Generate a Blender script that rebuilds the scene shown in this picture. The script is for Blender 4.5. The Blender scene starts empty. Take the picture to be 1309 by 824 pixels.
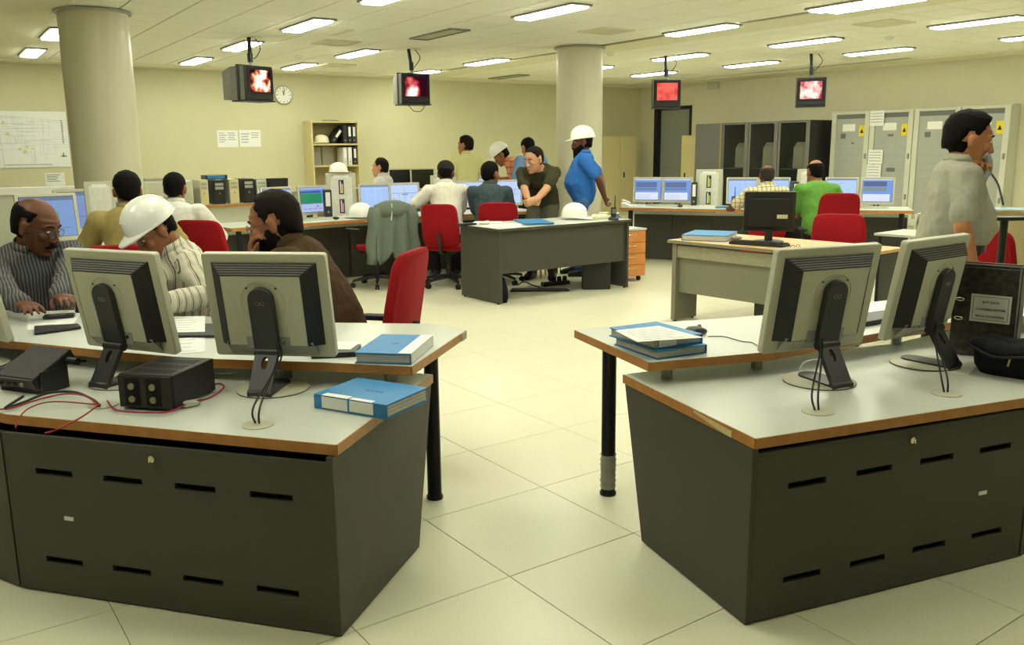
import bpy, bmesh, math, random
from mathutils import Vector, Matrix, noise as mnoise
random.seed(7)
C = bpy.context.scene.collection
SC = bpy.context.scene
PI = math.pi
def R(d): return math.radians(d)

# ------------------------------------------------------------------ camera
PITCH, ROLL, FPX, EYE = 0.1967, -0.0106, 1114.2, 1.5
cd = bpy.data.cameras.new('camera'); cam = bpy.data.objects.new('camera', cd); C.objects.link(cam)
cd.sensor_width = 36.0; cd.lens = 36.0*FPX/1309.0; cd.clip_start = 0.05; cd.clip_end = 200
_r = Vector((1,0,0)); _u = Vector((0, math.sin(PITCH), math.cos(PITCH))); _f = Vector((0, math.cos(PITCH), -math.sin(PITCH)))
_rr = _r*math.cos(ROLL) + _u*math.sin(ROLL); _uu = _u*math.cos(ROLL) - _r*math.sin(ROLL)
cm = Matrix((_rr, _uu, -_f)).transposed().to_4x4(); cm.translation = Vector((0,0,EYE))
cam.matrix_world = cm
SC.camera = cam

# ------------------------------------------------------------------ world, exposure
w = bpy.data.worlds.new('world'); SC.world = w; w.use_nodes = True
w.node_tree.nodes['Background'].inputs[0].default_value = (0.9, 0.92, 0.8, 1)
w.node_tree.nodes['Background'].inputs[1].default_value = 0.08
SC.view_settings.view_transform = 'Standard'
SC.view_settings.look = 'None'
SC.view_settings.gamma = 1.0
SC.view_settings.use_curve_mapping = False
SC.view_settings.exposure = 0.0
LIGHT_STRENGTH = 32.0
LIGHT_COLOUR = (1.0, 1.0, 0.82)

# ------------------------------------------------------------------ measuring: where a sight line meets a level
def ray(x, y):
    a = (x-654.5)/FPX; b = (y-412.0)/FPX
    c, s = math.cos(ROLL), math.sin(ROLL); a, b = c*a+s*b, -s*a+c*b
    return Vector((a, math.cos(PITCH)-b*math.sin(PITCH), -math.sin(PITCH)-b*math.cos(PITCH)))
def at(x, y, z):
    d = ray(x, y); return Vector((0,0,EYE)) + d*((z-EYE)/d.z)
def aty(x, y, Y):
    d = ray(x, y); return Vector((0,0,EYE)) + d*(Y/d.y)

# ------------------------------------------------------------------ materials
def lin(c):
    return tuple((v/12.92 if v <= 0.04045 else ((v+0.055)/1.055)**2.4) for v in [q/255.0 for q in c])
MATS = {}
def mat(name, col, rough=0.55, metal=0.0, var=0.08, scale=30.0, bump=0.0, emit=0.0, spec=0.5, alpha=1.0, trans=0.0):
    if name in MATS: return MATS[name]
    m = bpy.data.materials.new(name); MATS[name] = m; m.use_nodes = True
    nt = m.node_tree; b = nt.nodes['Principled BSDF']
    c = lin(col)
    b.inputs['Roughness'].default_value = rough; b.inputs['Metallic'].default_value = metal
    b.inputs['Specular IOR Level'].default_value = spec
    b.inputs['Base Color'].default_value = (*c, 1)
    if alpha < 1: b.inputs['Alpha'].default_value = alpha
    if trans > 0: b.inputs['Transmission Weight'].default_value = trans
    if var > 0 or bump > 0:
        tc = nt.nodes.new('ShaderNodeTexCoord'); n = nt.nodes.new('ShaderNodeTexNoise')
        n.inputs['Scale'].default_value = scale; n.inputs['Detail'].default_value = 4
        nt.links.new(tc.outputs['Object'], n.inputs['Vector'])
        if var > 0:
            r = nt.nodes.new('ShaderNodeValToRGB')
            r.color_ramp.elements[0].position = 0.3; r.color_ramp.elements[1].position = 0.7
            r.color_ramp.elements[0].color = (*[v*(1-var) for v in c], 1)
            r.color_ramp.elements[1].color = (*[min(1, v*(1+var)) for v in c], 1)
            nt.links.new(n.outputs['Fac'], r.inputs['Fac']); nt.links.new(r.outputs['Color'], b.inputs['Base Color'])
        if bump > 0:
            bp = nt.nodes.new('ShaderNodeBump'); bp.inputs['Strength'].default_value = bump; bp.inputs['Distance'].default_value = 0.01
            nt.links.new(n.outputs['Fac'], bp.inputs['Height']); nt.links.new(bp.outputs['Normal'], b.inputs['Normal'])
    if emit > 0:
        b.inputs['Emission Color'].default_value = (*c, 1); b.inputs['Emission Strength'].default_value = emit
        b.inputs['Base Color'].default_value = (0.02, 0.02, 0.02, 1)
        for l in list(nt.links):
            if l.to_socket == b.inputs['Base Color']: nt.links.remove(l)
    return m
def stripe_mat(name, cols, scale, axis='X', rough=0.85, checks=None, warp=0.02):
    """cloth with woven stripes: cols = [(position, colour)...] repeated along the axis; checks adds a second set across"""
    m = bpy.data.materials.new(name); m.use_nodes = True; nt = m.node_tree; b = nt.nodes['Principled BSDF']
    b.inputs['Roughness'].default_value = rough; b.inputs['Specular IOR Level'].default_value = 0.2
    tc = nt.nodes.new('ShaderNodeTexCoord'); nz = nt.nodes.new('ShaderNodeTexNoise'); nz.inputs['Scale'].default_value = 6
    nt.links.new(tc.outputs['Object'], nz.inputs['Vector'])
    sx = nt.nodes.new('ShaderNodeSeparateXYZ'); nt.links.new(tc.outputs['Object'], sx.inputs[0])
    def band(ax, colset):
        ma = nt.nodes.new('ShaderNodeMath'); ma.operation = 'MULTIPLY_ADD'
        nt.links.new(nz.outputs['Fac'], ma.inputs[0]); ma.inputs[1].default_value = warp*2
        nt.links.new(sx.outputs[ax], ma.inputs[2])
        mu = nt.nodes.new('ShaderNodeMath'); mu.operation = 'MULTIPLY'; mu.inputs[1].default_value = scale
        nt.links.new(ma.outputs[0], mu.inputs[0])
        fr = nt.nodes.new('ShaderNodeMath'); fr.operation = 'FRACT'; nt.links.new(mu.outputs[0], fr.inputs[0])
        rp = nt.nodes.new('ShaderNodeValToRGB'); rp.color_ramp.interpolation = 'CONSTANT'
        e = rp.color_ramp.elements
        while len(e) < len(colset): e.new(0.5)
        for el, (p, c) in zip(e, colset): el.position = p; el.color = (*lin(c), 1)
        nt.links.new(fr.outputs[0], rp.inputs[0]); return rp
    a = band(axis, cols); out = a.outputs[0]
    if checks:
        c2 = band('Z' if axis != 'Z' else 'X', checks)
        mx = nt.nodes.new('ShaderNodeMix'); mx.data_type = 'RGBA'; mx.blend_type = 'MULTIPLY'; mx.inputs[0].default_value = 0.75
        nt.links.new(out, mx.inputs[6]); nt.links.new(c2.outputs[0], mx.inputs[7]); out = mx.outputs[2]
    nt.links.new(out, b.inputs['Base Color'])
    return m

WALLC = (204, 201, 164)
m_wall = mat('wall_paint', WALLC, 0.8, var=0.02, scale=3, bump=0.02)
m_wall2 = mat('wall_paint_grey', (212, 208, 180), 0.8, var=0.02, scale=3, bump=0.02)
m_tile = mat('floor_tile', (224, 222, 194), 0.30, var=0.05, scale=130, spec=0.45)
m_joint = mat('tile_joint', (136, 131, 104), 0.8)
m_ceil = mat('ceiling_tile', (240, 238, 220), 0.9, var=0.035, scale=90, bump=0.05)
m_ceilback = mat('ceiling_grid', (140, 136, 110), 0.8)
m_board = mat('ceiling_board', (226, 222, 192), 0.85, var=0.02, scale=4)
m_col = mat('column_paint', (208, 205, 178), 0.32, var=0.02, scale=4)
m_lam = mat('laminate_white', (200, 205, 193), 0.35, var=0.02, scale=60)
m_edge = mat('wood_edging', (174, 120, 58), 0.4, var=0.12, scale=25)
m_wood = mat('wood_top', (214, 176, 116), 0.4, var=0.10, scale=12)
m_orange = mat('wood_orange', (214, 142, 76), 0.4, var=0.08, scale=14)
m_dark = mat('panel_dark_grey', (68, 67, 57), 0.55, var=0.05, scale=220, bump=0.05)
m_mid = mat('panel_grey_olive', (126, 124, 104), 0.5, var=0.04, scale=200)
m_blk = mat('plastic_black', (30, 31, 30), 0.42, var=0.1, scale=80)
m_blk2 = mat('plastic_soft_black', (22, 22, 23), 0.7, var=0.1, scale=80)
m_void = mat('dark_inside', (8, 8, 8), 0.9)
m_mwhite = mat('monitor_white', (192, 191, 168), 0.42, var=0.02, scale=40)
m_mgrey = mat('monitor_grey', (160, 160, 146), 0.5)
m_steel = mat('steel_grey', (150, 152, 146), 0.35, metal=0.6)
m_chrome = mat('chrome', (225, 222, 205), 0.15, metal=1.0, var=0)
m_legblack = mat('leg_black', (26, 27, 30), 0.3)
m_red = mat('chair_red', (150, 18, 27), 0.85, var=0.10, scale=120, bump=0.1, spec=0.2)
m_paper = mat('paper', (232, 234, 228), 0.8, var=0.02)
m_white = mat('white_plastic', (236, 236, 228), 0.25, var=0.01)
m_blue = mat('binder_blue', (44, 128, 186), 0.5, var=0.06, scale=20)
m_dblue = mat('binder_deep_blue', (24, 72, 132), 0.5)
m_pages = mat('page_block', (206, 208, 200), 0.9, var=0.12, scale=200)
m_binder = mat('binder_black', (36, 37, 36), 0.6, var=0.15, scale=90)
m_ink = mat('ink', (38, 38, 44), 0.8, var=0)
m_inkgrey = mat('ink_grey', (150, 152, 152), 0.8, var=0)
m_beige = mat('beige_metal', (206, 194, 142), 0.45, var=0.02, scale=5)
m_beige_d = mat('beige_metal_dark', (172, 158, 112), 0.5, var=0.02)
m_cabdark = mat('cabinet_grey', (104, 104, 100), 0.5, var=0.04)
m_tape = mat('clear_tape', (200, 200, 185), 0.25, alpha=0.45)
m_cable = mat('cable_black', (18, 18, 18), 0.5)
m_wire_red = mat('wire_red', (150, 18, 34), 0.5)
m_glasslens = mat('spectacle_lens', (120, 125, 125), 0.08, alpha=0.10)
m_fabricblack = mat('bag_black', (26, 28, 33), 0.85, var=0.15, scale=60, bump=0.2, spec=0.15)
m_yellow = mat('label_yellow', (232, 206, 30), 0.6)
m_grey_l = mat('cabinet_light', (200, 201, 182), 0.45, var=0.02)
m_panelgrey = mat('cabinet_panel', (164, 168, 158), 0.35, var=0.04, scale=6)

# ------------------------------------------------------------------ mesh builder
class MB:
    def __init__(s): s.v = []; s.f = []; s.mi = []; s.cur = 0
    def add(s, vs, fs, M=None):
        o = len(s.v)
        for p in vs: s.v.append(tuple(M @ Vector(p)) if M is not None else tuple(p))
        for f in fs: s.f.append([i+o for i in f]); s.mi.append(s.cur)
        return s
    def box(s, x0, x1, y0, y1, z0, z1, M=None):
        return s.add([(x0,y0,z0),(x1,y0,z0),(x1,y1,z0),(x0,y1,z0),(x0,y0,z1),(x1,y0,z1),(x1,y1,z1),(x0,y1,z1)],
            [(0,3,2,1),(4,5,6,7),(0,1,5,4),(1,2,6,5),(2,3,7,6),(3,0,4,7)], M)
    def cbox(s, c, d, M=None):
        return s.box(c[0]-d[0]/2, c[0]+d[0]/2, c[1]-d[1]/2, c[1]+d[1]/2, c[2]-d[2]/2, c[2]+d[2]/2, M)
    def prism(s, poly, z0, z1, M=None):
        n = len(poly)
        a = sum(poly[i][0]*poly[(i+1)%n][1]-poly[(i+1)%n][0]*poly[i][1] for i in range(n))
        if a < 0: poly = poly[::-1]
        vs = [(p[0],p[1],z0) for p in poly]+[(p[0],p[1],z1) for p in poly]
        fs = [tuple(range(n-1,-1,-1)), tuple(range(n,2*n))]+[(i,(i+1)%n,n+(i+1)%n,n+i) for i in range(n)]
        return s.add(vs, fs, M)
    def loft(s, rings, caps=True, M=None, closed=False):
        n = len(rings[0]); vs = [p for r in rings for p in r]; fs = []
        k = len(rings)
        for i in range(k-1 if not closed else k):
            j = (i+1)%k
            for q in range(n):
                fs.append((i*n+q, i*n+(q+1)%n, j*n+(q+1)%n, j*n+q))
        if caps and not closed:
            fs.append(tuple(range(n-1,-1,-1))); fs.append(tuple(range((k-1)*n, k*n)))
        return s.add(vs, fs, M)
    def tube(s, path, r, n=8, M=None, closed=False):
        P = [Vector(p) for p in path]; k = len(P); rr = r if isinstance(r,(list,tuple)) else [r]*k
        rings = []; up = None
        for i in range(k):
            if closed: t = P[(i+1)%k]-P[i-1]
            else: t = P[min(i+1,k-1)]-P[max(i-1,0)]
            t.normalize()
            if up is None:
                up = Vector((0,0,1)) if abs(t.z) < 0.9 else Vector((1,0,0))
            a = t.cross(up)
            if a.length < 1e-6: a = t.cross(Vector((0,1,0)))
            a.normalize(); b = a.cross(t).normalized(); up = b
            rings.append([P[i]+(a*math.cos(2*PI*q/n)+b*math.sin(2*PI*q/n))*rr[i] for q in range(n)])
        rings = [r_[::-1] for r_ in rings]
        return s.loft(rings, not closed, M, closed)
    def cyl(s, p0, p1, r0, r1=None, n=16, M=None):
        return s.tube([p0, p1], [r0, r0 if r1 is None else r1], n, M)
    def lathe(s, prof, n=24, M=None):
        rings = [[(r*math.cos(2*PI*q/n), r*math.sin(2*PI*q/n), z) for q in range(n)] for r, z in prof]
        return s.loft(rings, True, M)
    def ell(s, c, r, nu=20, nv=12, M=None):
        rings = []
        for j in range(1, nv):
            t = -PI/2+PI*j/nv
            rings.append([(c[0]+r[0]*math.cos(t)*math.cos(2*PI*i/nu), c[1]+r[1]*math.cos(t)*math.sin(2*PI*i/nu), c[2]+r[2]*math.sin(t)) for i in range(nu)])
        return s.loft(rings, True, M)
    def rplate(s, w, h, t, rad, M=None, n=5):
        """rounded rectangle plate in XZ, thickness t along Y, centred"""
        pts = []
        for cx, cz, a0 in ((w/2-rad,h/2-rad,0),(-w/2+rad,h/2-rad,90),(-w/2+rad,-h/2+rad,180),(w/2-rad,-h/2+rad,270)):
            for i in range(n+1):
                a = R(a0+90*i/n); pts.append((cx+rad*math.cos(a), cz+rad*math.sin(a)))
        r0 = [(p[0],-t/2,p[1]) for p in pts]; r1 = [(p[0],t/2,p[1]) for p in pts]
        return s.loft([r0, r1], True, M)
    def obj(s, name, mats, parent=None, smooth=35, bevel=0.0, loc=None, rotz=None, seg=2):
        me = bpy.data.meshes.new(name); me.from_pydata(s.v, [], s.f)
        if not isinstance(mats, (list, tuple)): mats = [mats]
        for m in mats: me.materials.append(m)
        if len(mats) > 1: me.polygons.foreach_set('material_index', s.mi)
        if smooth:
            me.polygons.foreach_set('use_smooth', [True]*len(s.f)); me.update()
            if smooth < 180: me.set_sharp_from_angle(angle=R(smooth))
        me.update()
        o = bpy.data.objects.new(name, me); C.objects.link(o)
        if parent: o.parent = parent
        if loc is not None: o.location = loc
        if rotz is not None: o.rotation_euler = (0,0,rotz)
        if bevel > 0:
            md = o.modifiers.new('bevel','BEVEL'); md.width = bevel; md.segments = seg; md.limit_method = 'ANGLE'; md.angle_limit = R(40)
        return o
def tag(o, label=None, cat=None, group=None, kind=None):
    if label: o['label'] = label
    if cat: o['category'] = cat
    if group: o['group'] = group
    if kind: o['kind'] = kind
    return o
def thing(name, label, cat, loc=(0,0,0), rotz=0.0, group=None):
    o = bpy.data.objects.new(name, None); C.objects.link(o); o.empty_display_size = 0.1
    o.location = loc; o.rotation_euler = (0,0,rotz)
    return tag(o, label, cat, group)
def copy_tree(o, parent=None):
    c = o.copy(); C.objects.link(c)
    if parent: c.parent = parent
    for ch in KIDS.get(o, None) or [q for q in o.children]: copy_tree(ch, c)
    return c
KIDS = {}
def Tm(loc=(0,0,0), rz=0.0, rx=0.0, ry=0.0):
    return Matrix.Translation(Vector(loc)) @ Matrix.Rotation(rz,4,'Z') @ Matrix.Rotation(rx,4,'X') @ Matrix.Rotation(ry,4,'Y')
def catmull(pts, n=6):
    P = [Vector(p) for p in pts]; out = []
    for i in range(len(P)-1):
        p0 = P[max(i-1,0)]; p1 = P[i]; p2 = P[i+1]; p3 = P[min(i+2,len(P)-1)]
        for k in range(n):
            t = k/n
            out.append(0.5*((2*p1)+(p2-p0)*t+(2*p0-5*p1+4*p2-p3)*t*t+(3*p1-p0-3*p2+p3)*t*t*t))
    out.append(P[-1]); return out
def text(name, s, size, m, parent, M, ext=0.0004, align='CENTER'):
    cu = bpy.data.curves.new(name,'FONT'); cu.body = s; cu.size = size; cu.align_x = align; cu.align_y = 'CENTER'; cu.extrude = ext; cu.offset = size*0.02; cu.resolution_u = 2
    tmp = bpy.data.objects.new('tmp', cu); C.objects.link(tmp)
    dg = bpy.context.evaluated_depsgraph_get(); me = bpy.data.meshes.new_from_object(tmp.evaluated_get(dg))
    bpy.data.objects.remove(tmp); bpy.data.curves.remove(cu)
    me.name = name; me.materials.clear(); me.materials.append(m); me.transform(M)
    o = bpy.data.objects.new(name, me); C.objects.link(o); o.parent = parent; return o
# ================================================================== THE SETTING
CEIL = 2.9
nb = Vector((math.cos(R(125)), math.sin(R(125)))); nr = Vector((math.cos(R(35)), math.sin(R(35))))   # outward normals of back and right walls
WB, WR, WL, WF = 15.75, 14.85, -5.6, -9.0                # distances of back, right, left, front walls along those normals
def rm(a, b, z=0.0):                                    # room point: a along nr, b along nb
    p = nr*a+nb*b; return Vector((p.x, p.y, z))
def wallbox(name, a0, a1, b0, b1, z0, z1, m):
    mb = MB(); mb.prism([rm(a0,b0)[:2], rm(a1,b0)[:2], rm(a1,b1)[:2], rm(a0,b1)[:2]], z0, z1)
    return tag(mb.obj(name, m, smooth=0), kind='structure')
wallbox('wall_back', WL-0.2, WR+0.2, WB, WB+0.2, -0.1, 3.2, m_wall)
# right wall with the door opening
DA0, DA1, DZ = 0.0, 0.0, 2.36
def on_right(px, py):                                   # distance along the right wall (b) for a sight line
    d = ray(px, py); k = WR/(nr.x*d.x+nr.y*d.y); p = Vector((0,0,EYE))+d*k
    return nb.x*p.x+nb.y*p.y, p.z
def on_back(px, py, off=0.0):
    d = ray(px, py); k = (WB-off)/(nb.x*d.x+nb.y*d.y); p = Vector((0,0,EYE))+d*k
    return nr.x*p.x+nr.y*p.y, p.z
db1 = on_right(836, 200)[0]; db0 = on_right(883, 200)[0]; DZ = on_right(860, 136)[1]
mb = MB()
for b0, b1, z0, z1 in ((WF-0.2, db0, -0.1, 3.2), (db1, WB+0.2, -0.1, 3.2), (db0, db1, DZ, 3.2)):
    mb.prism([rm(WR,b0)[:2], rm(WR+0.2,b0)[:2], rm(WR+0.2,b1)[:2], rm(WR,b1)[:2]], z0, z1)
tag(mb.obj('wall_right', m_wall2, smooth=0), kind='structure')
wallbox('wall_left', WL-0.2, WL, WF-0.2, WB+0.2, -0.1, 3.2, m_wall)
wallbox('wall_front', WL-0.2, WR+0.2, WF-0.2, WF, -0.1, 3.2, m_wall)
# lobby behind the door opening
mb = MB()
mb.prism([rm(WR+0.2,db0-1.0)[:2], rm(WR+2.4,db0-1.0)[:2], rm(WR+2.4,db0-0.9)[:2], rm(WR+0.2,db0-0.9)[:2]], -0.1, 3.0)
mb.prism([rm(WR+0.2,db1+0.5)[:2], rm(WR+2.4,db1+0.5)[:2], rm(WR+2.4,db1+0.6)[:2], rm(WR+0.2,db1+0.6)[:2]], -0.1, 3.0)
mb.prism([rm(WR+2.4,db0-1.0)[:2], rm(WR+2.5,db0-1.0)[:2], rm(WR+2.5,db1+0.6)[:2], rm(WR+2.4,db1+0.6)[:2]], -0.1, 3.0)
mb.prism([rm(WR+0.2,db0-1.0)[:2], rm(WR+2.5,db0-1.0)[:2], rm(WR+2.5,db1+0.6)[:2], rm(WR+0.2,db1+0.6)[:2]], 2.9, 3.0)
tag(mb.obj('wall_lobby', mat('lobby_paint', (150,152,142), 0.8), smooth=0), kind='structure')
# door: dark frame and a grey leaf standing ajar
door = tag(thing('door_1', None, None), kind='structure')
mb = MB()
for b0, b1, z0, z1 in ((db1-0.12, db1, 0, DZ), (db0, db0+0.06, 0, DZ), (db0, db1, DZ-0.06, DZ)):
    mb.prism([rm(WR-0.02,b0)[:2], rm(WR+0.22,b0)[:2], rm(WR+0.22,b1)[:2], rm(WR-0.02,b1)[:2]], z0, z1)
mb.obj('door_frame', m_legblack, door, smooth=0)
mb = MB(); mb.prism([rm(WR+0.08,db0+0.07)[:2], rm(WR+0.12,db0+0.07)[:2], rm(WR+0.12,db1-0.13)[:2], rm(WR+0.08,db1-0.13)[:2]], 0.01, DZ-0.07)
leaf = mb.obj('door_leaf', mat('door_grey', (142,146,138), 0.45), door, smooth=0)
mb = MB(); p0 = rm(WR+0.075, db1-0.3, 1.05); p1 = rm(WR+0.03, db1-0.3, 1.05); mb.cyl(p0, p1, 0.012); mb.cyl(p1, rm(WR+0.03, db1-0.42, 1.05), 0.01)
mb.obj('door_handle', m_steel, door)

# floor: a bed of joint mortar and square tiles lying on it
mb = MB(); mb.prism([rm(WL-0.2,WF-0.2)[:2], rm(WR+2.6,WF-0.2)[:2], rm(WR+2.6,WB+0.2)[:2], rm(WL-0.2,WB+0.2)[:2]], -0.12, -0.0025)
floor = tag(mb.obj('floor', m_joint, smooth=0), kind='structure')
FT, FA = 0.6013, R(-54.75)
fo = at(651.6, 736.4, 0); fA = Vector((math.cos(FA), math.sin(FA))); fB = Vector((-math.sin(FA), math.cos(FA)))
def tile_mesh(name, s, z0, z1, ch, m, flip=False):
    h = s/2; vs = []; fs = []
    a = h; b = h-ch
    if not flip:
        vs = [(-a,-a,z0),(a,-a,z0),(a,a,z0),(-a,a,z0),(-a,-a,z1-ch),(a,-a,z1-ch),(a,a,z1-ch),(-a,a,z1-ch),(-b,-b,z1),(b,-b,z1),(b,b,z1),(-b,b,z1)]
        fs = [(0,1,5,4),(1,2,6,5),(2,3,7,6),(3,0,4,7),(4,5,9,8),(5,6,10,9),(6,7,11,10),(7,4,8,11),(8,9,10,11)]
    else:
        vs = [(-b,-b,z0),(b,-b,z0),(b,b,z0),(-b,b,z0),(-a,-a,z0+ch),(a,-a,z0+ch),(a,a,z0+ch),(-a,a,z0+ch),(-a,-a,z1),(a,-a,z1),(a,a,z1),(-a,a,z1)]
        fs = [(3,2,1,0),(0,1,5,4),(1,2,6,5),(2,3,7,6),(3,0,4,7),(4,5,9,8),(5,6,10,9),(6,7,11,10),(7,4,8,11)]
    return vs, fs
def in_room(p, mg=0.0):
    a = nr.x*p.x+nr.y*p.y; b = nb.x*p.x+nb.y*p.y
    return WL+mg < a < WR-mg and WF+mg < b < WB-mg
def sees(p, z, mg=60):
    d = Vector((p.x, p.y, z-EYE)); dep = d.dot(_f)
    if dep < 0.3: return False
    x = 654.5+FPX*d.dot(_rr)/dep; y = 412-FPX*d.dot(_uu)/dep
    return -mg < x < 1309+mg and -mg < y < 824+mg
def lay(name, base, parent, t, gap, o, A, B, z0, z1, ch, m, flip, limit, skip=None):
    vs, fs = tile_mesh(name, t-gap, z0, z1, ch, m, flip)
    me = bpy.data.meshes.new(name); me.from_pydata(vs, [], fs); me.materials.append(m); me.update()
    cells = []
    for i in range(-70, 70):
        for j in range(-70, 70):
            p = o+A*((i+0.5)*t)+B*((j+0.5)*t)
            if in_room(p) and not (skip and skip(p)): cells.append(p)
    cells.sort(key=lambda p: (not sees(p, z0), p.length))
    ang = math.atan2(A.y, A.x)
    for p in cells[:limit]:
        ob = bpy.data.objects.new(name, me); C.objects.link(ob); ob.parent = parent
        ob.location = (p.x, p.y, 0); ob.rotation_euler = (R(random.uniform(-.02,.02)), R(random.uniform(-.02,.02)), ang)
    rest = MB(); Mz = Matrix.Rotation(ang,4,'Z')
    for p in cells[limit:]: rest.add(vs, fs, Matrix.Translation((p.x,p.y,0)) @ Mz)
    if rest.v: tag(rest.obj('far_'+name+'s', m, parent, smooth=0), kind='stuff')
lay('floor_tile', floor, floor, FT, 0.003, Vector(fo[:2]), fA, fB, -0.02, 0.0, 0.0012, m_tile, False, 295)

# ceiling: dark grid bed, square tiles, two plain boards in line with the columns, plain border
CA = R(-56.2); cU = Vector((math.cos(CA), math.sin(CA))); cV = Vector((-math.sin(CA), math.cos(CA)))
CT = 0.5675
mb = MB(); mb.prism([rm(WL-0.2,WF-0.2)[:2], rm(WR+0.2,WF-0.2)[:2], rm(WR+0.2,WB+0.2)[:2], rm(WL-0.2,WB+0.2)[:2]], CEIL+0.008, CEIL+0.15)
ceiling = tag(mb.obj('ceiling', m_ceilback, smooth=0), kind='structure')
LIGHTS = [(-2.68,10.65),(-3.98,12.52),(-5.27,14.42),(-3.92,15.47),(-2.63,13.62),(0.02,9.86),(-0.78,15.07),(1.91,11.39),(2.26,14.58),(2.36,17.73),
          (3.75,15.93),(3.63,12.79),(3.26,9.58),(5.03,10.99),(5.17,14.09),(6.61,12.3),(-5.76,11.15),(-7.07,13.06)]
LIGHTS += [tuple(cU*u+cV*v) for u, v in ((-8.07,3.66),(-5.8,3.66),(-5.91,5.45),(-6.2,7.85),(-4.2,12.3),(-15.2,7.75),(-13.1,10.0),(-3.9,10.1),(-7.9,1.4),(-3.9,7.9))]  # those without their own label are added unseen, to light the near consoles
LL, LW = 1.07, 0.268
def in_light(p, mg):
    for x, y in LIGHTS:
        d = Vector((p.x-x, p.y-y)); u = d.dot(cU); v = d.dot(cV)
        if -mg < u < LL+mg and -mg < v < LW+mg: return True
    return False
BANDS = [(0.70, 1.28), (8.28, 8.72)]
def skipc(p):
    v = p.dot(cV); a = nr.x*p.x+nr.y*p.y; b = nb.x*p.x+nb.y*p.y
    return any(x0 < v < x1 for x0, x1 in BANDS) or a > WR-0.62 or b > WB-0.35
lay('ceiling_tile', ceiling, ceiling, CT, 0.013, cU*-15.0+cV*1.28, cU, cV, CEIL, CEIL+0.015, 0.004, m_ceil, True, 295, skipc)
for v0, v1 in BANDS:
    mb = MB(); q = [cU*-20+cV*(v0-0.12), cU*4+cV*(v0-0.12), cU*4+cV*(v1+0.12), cU*-20+cV*(v1+0.12)]
    # clipped to the room by short pieces
    u = -20.0
    while u < 4:
        c = cU*(u+0.25)+cV*((v0+v1)/2)
        if in_room(c, 0.3): mb.prism([cU*u+cV*(v0-0.1), cU*(u+0.5)+cV*(v0-0.1), cU*(u+0.5)+cV*(v1+0.1), cU*u+cV*(v1+0.1)], CEIL-0.008, CEIL+0.006)
        u += 0.5
    tag(mb.obj('trim_%d' % (BANDS.index((v0,v1))+1), m_board, smooth=0), kind='structure')
mb = MB()
mb.prism([rm(WR-0.75,WF)[:2], rm(WR,WF)[:2], rm(WR,WB)[:2], rm(WR-0.75,WB)[:2]], CEIL-0.03, CEIL+0.006)
tag(mb.obj('trim_3', m_board, smooth=0), kind='structure')
mb = MB(); mb.prism([rm(WL,WB-0.45)[:2], rm(WR-0.75,WB-0.45)[:2], rm(WR-0.75,WB)[:2], rm(WL,WB)[:2]], CEIL-0.03, CEIL+0.006)
tag(mb.obj('trim_4', m_board, smooth=0), kind='structure')
for nm, a0, a1, b0, b1 in (('baseboard_back', WL, WR, WB-0.015, WB), ('baseboard_right', WR-0.015, WR, WF, db0)):
    wallbox(nm, a0, a1, b0, b1, 0.001, 0.09, m_mid)

# columns
for nm, px, py in (('column_left',118,14), ('column_middle',741,60)):
    p = at(px, py, CEIL)
    mb = MB(); mb.lathe([(0.33,0.0),(0.33,CEIL-0.005)], 48)
    c = tag(mb.obj(nm, m_col, smooth=40, loc=(p.x,p.y,0)), kind='structure')
    mb = MB(); mb.lathe([(0.335,CEIL-0.03),(0.362,CEIL-0.028),(0.362,CEIL-0.008),(0.335,CEIL-0.007)], 48)
    mb.obj('collar', m_mgrey, c, smooth=40)

# luminaires
def emis(name, col, s):
    m = bpy.data.materials.new(name); m.use_nodes = True; nt = m.node_tree; nt.nodes.clear()
    e = nt.nodes.new('ShaderNodeEmission'); o = nt.nodes.new('ShaderNodeOutputMaterial')
    e.inputs[0].default_value = (*col,1); e.inputs[1].default_value = s; nt.links.new(e.outputs[0], o.inputs[0]); return m
m_lamp = emis('fluorescent_diffuser', LIGHT_COLOUR, LIGHT_STRENGTH)
m_lframe = mat('luminaire_frame', (132,130,118), 0.4)
fr = MB(); b = 0.028
for x0,x1,y0,y1 in ((0,LL,0,b),(0,LL,LW-b,LW),(0,b,b,LW-b),(LL-b,LL,b,LW-b)): fr.box(x0,x1,y0,y1,-0.022,-0.001)
ld = MB(); ld.loft([[(x0,y0,z) for x0,y0 in ((b+e,b+e),(LL-b-e,b+e),(LL-b-e,LW-b-e),(b+e,LW-b-e))][::-1] for e,z in ((0.001,-0.002),(0.001,-0.024),(0.008,-0.038))])  # diffuser drops below its frame, shaped so its sides brighten the ceiling
proto = None
LIGHT_LABELS = {0:'large lit ceiling light at upper left, above the one over the clock',1:'lit ceiling light crossed by the pole of the sideways television',2:'small lit ceiling light left of the sideways television, near the back wall',
 3:'small lit ceiling light just above the wall clock',4:'lit ceiling light above the bookcase, left of the second television',5:'large lit ceiling light at the top, left of the middle column',6:'lit ceiling light between the second television and the middle column',
 7:'long lit ceiling light right of the middle column, along the plain board strip',8:'lit ceiling light crossed by the pole of the red-picture television',9:'thin lit ceiling light nearest the far corner of the room',10:'lit ceiling light between the two right-hand televisions',
 11:'lit ceiling light just above the television with the pink picture',12:'long lit ceiling light at the top edge, above the pink-picture television',13:'long lit ceiling light near the upper right corner',14:'lit ceiling light over the pale switch cabinets',
 15:'lit ceiling light cut off by the right border',16:'lit ceiling light half hidden by the left column',17:'small lit ceiling light left of the left column',18:'lit ceiling light cut off by the top edge above the second television'}
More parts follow.
